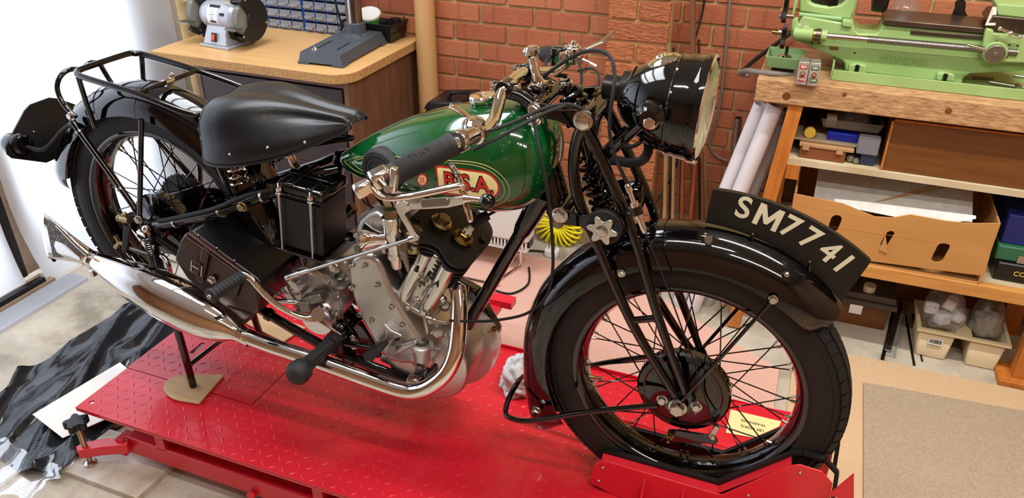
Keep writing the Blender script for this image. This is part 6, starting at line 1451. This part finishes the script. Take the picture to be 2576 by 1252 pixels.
# drawer runners and bars on the floor
mat('galvanised','a3a5a0',.4,.3,col2='b5b49f',nscale=14)
a_, b_ = PZ(2236,890,FLOOR+.012), PZ(2270,760,FLOOR+.012); d = (b_-a_).normalized(); n_ = V(d.y,-d.x,0)
rn = thing('drawer_runner', ((a_+b_)/2+V(0,0,-.012)), 'galvanised drawer runner leaning on the floor under the bench', 'runner')
obj('runner_channel', G().poly3([a_-n_*.022-V(0,0,.012),a_+n_*.022-V(0,0,.012),b_+n_*.022-V(0,0,.012),b_-n_*.022-V(0,0,.012)],(0,0,.004)), 'galvanised', rn); obj('runner_slide', G().poly3([a_-n_*.018+d*.02-V(0,0,.008),a_+n_*.004+d*.02-V(0,0,.008),b_+n_*.004-V(0,0,.008),b_-n_*.018-V(0,0,.008)],(0,0,.009)), 'dull_steel', rn, bev=.002)
obj('runner_edge', G().poly3([a_+n_*.019-V(0,0,.012),a_+n_*.022-V(0,0,.012),b_+n_*.022-V(0,0,.012),b_+n_*.019-V(0,0,.012)],(0,0,.016)), 'galvanised', rn)
for k in (.03,.06,.10): q = a_-n_*.007+d*k+V(0,0,.0012); obj('runner_slot_disc', G().cyl(q,q+V(0,0,.0005),.004,n=10), 'dark_steel', rn)  # dark discs; their colour stands in for the shade inside the runner's slots
for (p0,p1,r,lab) in (((2220,902),(2252,770),.006,'dark steel tube lying beside the galvanised runner'),((2300,918),(2278,790),.004,'thin steel bar on the floor between the runner and the caddy'),((2320,908),(2296,790),.003,'thin steel rod on the floor against the caddy')):
    o = obj('steel_bar', G().cyl(PZ(*p0,FLOOR+r),PZ(*p1,FLOOR+r),r,n=12), 'dark_steel'); tag(o, lab, 'bar')
# dark clutter under the lower shelf
mat('clutter_dark','3f3932',.6,col2='4a443c',nscale=12)
for (x0,x1,z0,z1,y0,m,lab) in ((1.70,1.93,FLOOR,-.10,1.22,'varnished_wood','dark wooden crate on the floor under the bench rail'),(1.66,1.95,-.099,-.080,1.19,'clutter_dark','stack of dark flat plates on the wooden crate'),(1.69,1.94,-.079,-.055,1.20,'clutter_dark','second dark flat pack on the plates under the bench rail')):
    block('crate' if m != 'clutter_dark' else 'flat_pack', x0,x1,y0,1.40,z0,z1,m,lab,'crate' if m != 'clutter_dark' else 'pack',.002)
o = obj('tape_reel', G().lathe([(.012,0),(.020,0),(.020,.024),(.012,.024)], (1.85,1.23,-.0548), (0,0,1), 24), 'heater_white'); tag(o,'small white reel on the dark flat pack','reel')
o = block('latch_plate', 1.80,1.845,1.212,1.2195,-.150,-.110,'chrome','chrome latch on the front of the dark wooden crate','latch',.002)
# ---- rolled paper, pipes and rods by the pier
mat('paper_white','d5d3d6',.6); mat('paper_grey','a7a3a2',.5); 
def leaner(name, top, bot, Yt, Yb, r, m, label, cat, hollow=False, group=None):
    a_, b_ = P(*top,Yt), P(*bot,Yb); d = (b_-a_).normalized(); k = (a_.z-FLOOR)/(-d.z); e = a_+d*k; g = G(); L = (e-a_).length
    if hollow: g.lathe([(r*.8,.05),(r*.86,0),(r,0),(r,L)], a_, d, 20)
    else: g.cyl(a_, e, r, n=14)
    o = obj(name, g, m); tag(o, label, cat, group); return o
leaner('paper_roll',(1915,262),(1812,510),1.14,1.14,.024,'paper_white','white paper roll leaning beside the brick wall, outermost of the rolls','paper roll',True)
leaner('paper_roll',(1952,262),(1850,510),1.10,1.10,.027,'paper_white','thick white paper roll leaning between two other rolls','paper roll',True)
leaner('paper_roll',(1978,275),(1878,520),1.16,1.16,.022,'paper_grey','greyish paper roll leaning against the orange bench leg','paper roll',True)
mat('plastic_brown','6d4a3c',.5); leaner('brown_pipe',(1945,445),(1925,540),1.20,1.20,.022,'plastic_brown','dull brown plastic pipe standing behind the paper rolls','pipe',True)
mat('rod_copper','a8623c',.35,.6,col2='8c4a2c',nscale=8); mat('rod_brown','7d5136',.5,col2='6a4229',nscale=8); mat('rod_pale','b79a6c',.4,.5,col2='9a7f55',nscale=6); mat('rod_dark','3b2c22',.5)
rods = [((1668,470),(1660,560),1.36,.004,'rod_dark','thin dark rod in the bundle beside the rustic brick pier'),((1683,110),(1672,560),1.35,.009,'rod_pale','pale brass-coloured tube in the bundle, reaching high beside the pier'),((1700,160),(1692,560),1.34,.007,'rod_pale','slim brass-coloured rod in the middle height of the bundle'),
 ((1716,130),(1705,560),1.36,.006,'dull_steel','steel rod in the rod bundle beside the headlamp'),((1725,150),(1716,560),1.34,.007,'rod_copper','thin copper rod in the rod bundle'),((1742,-40),(1745,560),1.37,.011,'rod_brown','tall brown wooden pole standing against the wall behind the headlamp'),
 ((1752,390),(1738,560),1.33,.009,'rod_copper','thick copper pipe in the rod bundle'),((1766,380),(1768,560),1.35,.007,'rod_brown','brown rod on the outside of the rod bundle'),((1758,100),(1760,560),1.39,.005,'rod_dark','dark slim rod at the back of the rod bundle'),((1695,120),(1684,560),1.38,.005,'rod_dark','dark rod behind the pale brass-coloured tubes'),((1773,395),(1776,560),1.37,.005,'rod_pale','short pale rod beside the brown rods')]
for (t_,b_,Y_,r,m,lab) in rods: leaner('metal_rod',t_,b_,Y_,Y_,r,m,lab,'rod')
leaner('steel_tube',(1858,296),(1845,420),1.36,1.38,.013,'dull_steel','open steel tube leaning on the wall behind the paper rolls','tube',True)
g = G().tube([P(1775,-20,1.42),P(1765,40,1.42),P(1748,100,1.40),P(1737,150,1.40),P(1720,300,1.40),P(1700,420,1.38),P(1650,510,1.36)],.004,8,sm=6); o = obj('wall_cable', g, 'rubber'); tag(o,'black cable running down the wall behind the headlamp','cable')
mat('cable_grey','6f675f',.6); g = G().tube([P(1838,-20,1.44),P(1830,80,1.44),P(1822,170,1.44),P(1810,270,1.44),P(1790,340,1.44),P(1785,365,1.44),P(1800,390,1.44),P(1830,405,1.43)],.005,8,sm=6); o = obj('wall_cable', g, 'cable_grey'); tag(o,'grey cable running down the brick wall past the headlamp rim','cable')
# ---- lathe
mat('lathe_green','9ab877',.42,col2='86a562',nscale=7,nmix=.2,bump=.08,bscale=60); mat('lathe_green_dark','6f9a62',.45,col2='5f8a58',nscale=6); mat('tray_green','8fb37a',.4,col2='7aa06a',nscale=6); mat('bed_steel','6e645a',.3,.9,col2='564c42',nscale=10)
LY = 1.15; Lp = lambda x,y,Y=LY: P(x,y,Y)
lat = thing('lathe', (2.05,1.25,BZ), 'green cast iron metalworking lathe standing in a drip tray on the bench', 'lathe')
lp2 = lambda n,g,m,p=None,**k: obj(n,g,m,p or lat,**k)
dt_ = lp2('drip_tray', G().bx(1.575,2.72,1.085,1.42,BZ+.001,BZ+.006), 'lathe_green'); lp2('tray_rim', G().bx(1.575,2.72,1.083,1.088,BZ+.001,BZ+.032), 'lathe_green', dt_, bev=.001); lp2('tray_rim', G().bx(1.573,1.578,1.083,1.42,BZ+.001,BZ+.045), 'lathe_green', dt_, bev=.001); lp2('tray_rim', G().bx(1.575,2.72,1.417,1.42,BZ+.001,BZ+.032), 'lathe_green', dt_)
bed = [(2025,112),(2060,128),(2095,142),(2118,152),(2125,160),(2125,178),(2420,212),(2424,195),(2440,186),(2576,178),(2600,176),(2600,98),(2470,86),(2222,62),(2214,76),(2205,86),(2160,84),(2150,76),(2146,62),(2020,40),(2000,70),(1995,100)]
lp2('bed', G().poly3([Lp(x,y) for x,y in bed],(0,.13,0)), 'lathe_green', bev=.005)
for x,y in ((2158,168),(2380,190)):
    q = Lp(x,y,LY-.012); lp2('bed_foot', G().poly3([Lp(x-22,y-4,LY-.02),Lp(x-10,y-7,LY-.02),Lp(x+14,y-4,LY-.02),Lp(x+22,y,LY-.02),Lp(x+22,y+16,LY-.02),Lp(x-24,y+12,LY-.02)],(0,.025,0)), 'lathe_green', bev=.003)
    lp2('foot_bolt', G().cyl(Lp(x,y-4,LY-.024),Lp(x,y-4,LY-.024)+V(0,0,-.022),.006,n=10), 'dark_steel')
lp2('bed_way', G().poly3([Lp(2222,48,1.14),Lp(2620,84,1.14),Lp(2620,98,1.14),Lp(2219,62,1.14)],(0,.15,.0)), 'bed_steel', bev=.002)
lp2('rack_strip', G().poly3([Lp(2292,76,1.146),Lp(2480,92,1.146),Lp(2480,102,1.146),Lp(2290,86,1.146)],(0,.01,0)), 'bed_steel', bev=.001)
a_, b_ = Lp(2070,89,1.12), Lp(2560,132,1.12); d = (b_-a_).normalized(); L = (b_-a_).length
ldr = lp2('leadscrew', G().cyl(a_,b_,.0088,n=20), 'steel')
lp2('screw_thread', G().helix(a_+d*.125,b_,.0095,L*.9/.0042,.0013,4,12), 'dull_steel', ldr)
# leadscrew bracket and collars
lp2('screw_bracket', G().cyl(a_-d*.085,a_-d*.028,.019,n=24), 'lathe_green', bev=.003); lp2('screw_bracket', G().poly3([Lp(1992,50,1.135),Lp(2006,45,1.135),Lp(2008,62,1.135),Lp(2036,68,1.135),Lp(2036,100,1.135),Lp(1998,104,1.135),Lp(1988,86,1.135)],(0,.03,0)), 'lathe_green', bev=.004)
lp2('brass_collar', G().cyl(a_-d*.028,a_-d*.021,.017,n=24), 'brass'); lp2('steel_collar', G().cyl(a_-d*.021,a_-d*.006,.019,n=24), 'bed_steel'); lp2('screw_nut', G().cyl(a_-d*.006,a_+d*.012,.0165,n=24), 'lathe_green', bev=.002)
lp2('oil_cup', G().cyl(Lp(2020,60,1.12),Lp(2020,60,1.12)+V(0,-.012,.004),.006,n=12), 'dull_steel')
# change gears
def gear(c, r, t, n, nm='change_gear'):
    poly = []
    for k in range(n*2):
        rr = r if k % 2 else r*.93; aa = 2*PI*(k+.5)/(2*n); poly.append((rr*math.cos(aa), rr*math.sin(aa)))
    return lp2(nm, G().prism(poly, c, (0,1,0),(0,0,1), (t,0,0)), 'dark_steel', flat=True)
gear(Lp(1972,92,1.12)+V(-.006,0,0), .036, .012, 44); gear(Lp(1977,20,1.16)+V(-.006,0,0), .044, .012, 50)
lp2('gear_stub', G().cyl(Lp(1942,80,1.12),Lp(1972,84,1.12),.0065,n=14), 'brass'); lp2('gear_washer', G().cyl(Lp(1958,81,1.12),Lp(1966,82,1.12),.011,n=18), 'steel'); lp2('gear_stud', G().lathe([(.008,0),(.011,.004),(.006,.012),(.006,.04)], Lp(1962,38,1.14), (1,0,0), 14), 'dull_steel')
lp2('quadrant', G().poly3([Lp(1988,48,1.14),Lp(1996,45,1.14),Lp(2012,-20,1.14),Lp(2004,-22,1.14)],(0,.02,0)), 'lathe_green', bev=.002)
# headstock
hs = lp2('headstock', G().poly3([Lp(2009,30,1.165),Lp(2012,-60,1.165),Lp(2032,-60,1.165),Lp(2034,4,1.165),Lp(2050,12,1.165),Lp(2085,17,1.165),Lp(2115,12,1.165),Lp(2128,0,1.165),Lp(2130,-50,1.165),Lp(2160,-46,1.165),Lp(2152,20,1.165),Lp(2140,50,1.165),Lp(2122,48,1.165)],(0,.10,0)), 'lathe_green', bev=.006)
lp2('headstock_rib', G().tube([Lp(2010,36,1.16),Lp(2118,48,1.16)],.007,12), 'tray_green', hs); lp2('headstock_foot', G().poly3([Lp(2119,50,1.14),Lp(2145,54,1.14),Lp(2142,70,1.14),Lp(2118,66,1.14)],(0,.10,0)), 'lathe_green', hs, bev=.003)
lp2('cone_pulley', G().lathe([(.030,0),(.030,.025),(.038,.026),(.038,.05),(.046,.051),(.046,.075)], Lp(2045,-12,1.21), (1,0,0), 36), 'dark_steel', hs); lp2('chuck', G().lathe([(.02,0),(.045,.004),(.048,.012),(.048,.04),(.04,.046)], Lp(2196,-14,1.20), (1,0,0), 36), 'dark_steel')
# name plate, raised letters
g = G(); q = Lp(2270,152,LY-.0008); u_ = (Lp(2320,158)-Lp(2220,147)).normalized(); put_text(g, 'MYFORD', .030, q, u_, (0,0,1), (0,-1,0), .0022, offset=.0006, space=1.12); lp2('cast_lettering', g, 'lathe_green', flat=True)
lp2('maker_plate', G().poly3([Lp(2087,116,LY-.001),Lp(2110,118,LY-.001),Lp(2108,127,LY-.001),Lp(2086,125,LY-.001)],(0,.002,0)), 'bronze')
for x,y in ((2043,108),(2061,109),(2150,133),(2507,105),(2539,113),(2560,115),(2532,144),(2553,137)): q = Lp(x,y,LY-.0005 if x < 2300 else 1.117); lp2('screw_hole_disc', G().cyl(q,q+YA*.001,.0028,n=10), 'dark_steel')  # screw holes laid on as dark discs, hole shade put into the colour
# saddle, apron and handwheel
ap = lp2('apron', G().poly3([Lp(2479,80,1.118),Lp(2484,72,1.118),Lp(2500,76,1.118),Lp(2500,84,1.118),Lp(2600,92,1.118),Lp(2600,160,1.118),Lp(2530,158,1.118),Lp(2490,156,1.118),Lp(2472,146,1.118),Lp(2464,130,1.118),Lp(2474,112,1.118)],(0,.03,0)), 'lathe_green', bev=.004)
q = Lp(2503,132,1.116); lp2('handwheel_boss', G().cyl(q,q-YA*.006,.031,n=32), 'lathe_green', ap, bev=.002); lp2('handwheel', G().cyl(q-YA*.006,q-YA*.018,.0245,n=36), 'dull_steel', ap, bev=.002); lp2('handwheel_nut', G().hexn(q-YA*.017,(0,-1,0),.007,.008), 'dull_steel', ap)
lp2('crank_arm', G().tube([Lp(2484,127,1.098),Lp(2432,112,1.095)],.0045,10), 'steel', ap)
lp2('saddle', G().poly3([Lp(2484,60,1.13),Lp(2500,40,1.13),Lp(2620,52,1.13),Lp(2620,88,1.13),Lp(2500,82,1.13)],(0,.14,0)), 'bed_steel', bev=.002)
lp2('cross_slide', G().poly3([Lp(2508,38,1.15),Lp(2508,10,1.15),Lp(2620,18,1.15),Lp(2620,50,1.15)],(0,.12,0)), 'lathe_green', bev=.003)
lp2('slide_plate', G().poly3([Lp(2478,64,1.125),Lp(2496,18,1.16),Lp(2508,16,1.16),Lp(2504,64,1.125)],(0,.012,0)), 'bed_steel')
g = G(); pts_ = [Lp(2516,72,1.10),Lp(2543,84,1.10),Lp(2566,93,1.10)]
g.tube([pts_[0],pts_[2]],.0035,8); 
for p_,r_ in zip(pts_,(.0065,.0075,.0065)): g.ball(p_,r_,14,10)
lp2('ball_handle', g, 'chrome')
# on the lathe bench
mat('poster_yellow','e2d21a',.4)
o = block('yellow_ruler', Lp(2510,6,1.2).x,Lp(2545,6,1.2).x,1.2,1.225,Lp(2510,12,1.2).z+.006,Lp(2510,12,1.2).z+.010,'poster_yellow','bright yellow plastic strip lying on the lathe cross slide','strip',.001)
bt = thing('spray_bottle', (1.79,1.33,.845), 'clear spray bottle with a printed label behind the lathe bed', 'bottle')
q = P(2270,40,1.32); zb = q.z-.03; obj('bottle_body', G().lathe([(.050,zb),(.052,zb+.02),(.048,zb+.05),(.030,zb+.075),(.014,zb+.09),(.014,zb+.16)], V(q.x,1.32,0), (0,0,1), 28), 'clear_bag', bt); obj('bottle_label', G().lathe([(.0165,zb+.085),(.0165,zb+.125)], V(q.x,1.32,0), (0,0,1), 24, cap=False), 'label_white', bt); obj('bottle_stand', G().bx(q.x-.06,q.x+.06,1.27,1.37,BZ+.007,zb+.002), 'bed_steel', bt)
tl = thing('metal_template', (1.95,1.42,.85), 'dark steel hanging template with a rounded tab behind the lathe bed', 'template')
tpl = [(2352,48),(2375,40),(2395,36),(2402,20),(2403,5),(2412,-2),(2424,-2),(2430,6),(2428,28),(2434,40),(2455,48),(2475,60),(2460,62),(2360,54)]
obj('template_plate', G().poly3([P(x,y,1.30) for x,y in tpl],(0,.004,0)), 'dark_steel', tl)
q0 = P(2410,58,1.30); obj('template_stand', G().bx(q0.x-.05,q0.x+.05,1.296,1.36,BZ+.007,q0.z), 'bed_steel', tl)
for (x0,y0,x1,y1,r,m,lab) in ((2490,206,2575,220,.006,'steel','steel T-handle key lying in the drip tray'),(2448,193,2500,197,.004,'bronze','thin brass rod lying in the back of the drip tray'),(2550,190,2590,195,.004,'steel','short steel pin lying in the drip tray')):
    g = G().cyl(PZ(x0,y0,BZ+.007+r),PZ(x1,y1,BZ+.007+r),r,n=12)
    if r == .006: q = PZ(2562,218,BZ+.016); g.cyl(q+V(0,-.02,0),q+V(0,.012,0),.0085,n=16)
    o = obj('lathe_key' if r == .006 else 'rod', g, m); tag(o, lab, 'tool')
# switch box and oil tray
swb = thing('switch_box', (1.505,1.06,BZ), 'grey switch box with two toggle switches on the bench corner', 'switch box')
c0s = [PZ(2001,212,BZ+.001), PZ(2056,217,BZ+.001)]; ux = (c0s[1]-c0s[0]); wS = ux.length; ux.normalize(); uy = V(-ux.y,ux.x,0)
mat('switch_grey','a39a90',.35,.6,rvar=.1,nscale=10); mat('label_red','9a2a2c',.4); mat('label_green','2f4a38',.4)
sl = V(0,0,1)*.97+uy*.24
for k,(x0,x1) in enumerate(((0,wS*.49),(wS*.51,wS))):
    h = .066; o_ = c0s[0]+ux*x0+uy*(-.003*k); w = x1-x0
    pts_ = [o_,o_+ux*w,o_+ux*w+sl*h,o_+sl*h]; fcs = obj('switch_plate', G().poly3(pts_,uy*.05), 'switch_grey', swb, bev=.0015)
    nn = ux.cross(sl).normalized(); ct = o_+ux*w/2+nn*.0006
    for (zz,txt) in ((h*.78,('REV','ON')[k]),(h*.24,('FWD','OFF')[k])):
        c = ct+sl*zz; lab_ = obj('switch_label', G().poly3([c-ux*w*.36-sl*.006,c+ux*w*.36-sl*.006,c+ux*w*.36+sl*.006,c-ux*w*.36+sl*.006],nn*.0006), ('label_red','label_green')[k], fcs)
        g = G(); put_text(g, txt, .0095, c+nn*.0008, ux, sl, nn, .0003, offset=.0002); obj('label_lettering', g, 'white_letter', fcs, flat=True)
    g = G(); c = ct+sl*h*.5; g.cyl(c,c+nn*.005,.0075,n=16); g.tube([c+nn*.004,c+nn*.017-sl*.006],[.003,.0042],10); obj('toggle_switch', g, 'chrome', fcs)
ott = open_tray('oil_tray', 1.378,1.487,1.075,1.20,BZ+.018,BZ+.054,'tray_green','small pale green square tray on the corner of the bench','tray',.012)
obj('tray_support', G().bx(1.40,1.465,1.10,1.18,BZ+.001,BZ+.018), 'dark_steel', ott)
ck = thing('chuck_nut', (1.43,1.13,BZ+.021), 'chrome collet nut with a threaded stud in the green tray', 'collet')
obj('nut_body', G().lathe([(.022,0),(.024,.008),(.020,.024),(.014,.028)], (1.432,1.128,BZ+.0215), (0,0,1), 20), 'chrome', ck); obj('nut_stud', G().cyl((1.434,1.132,BZ+.045),(1.434,1.132,BZ+.075),.005,n=12), 'dark_steel', ck)
g = G().tube([P(1885,190,1.2),P(1870,186,1.2),P(1862,184,1.15),P(1880,178,1.10),P(1910,182,1.07),P(1950,186,1.06),P(2000,192,1.10)],.009,10,sm=6); o = obj('bench_cable', g, 'cable_grey'); tag(o,'thick grey cable looping over the corner of the bench','cable')
g = G().tube([P(1862,184,1.2),P(1900,150,1.3),P(1960,105,1.38),P(2020,60,1.40)],.007,10,sm=6); o = obj('bench_cable', g, 'rubber'); tag(o,'black cable rising behind the green tray to the lathe motor','cable')
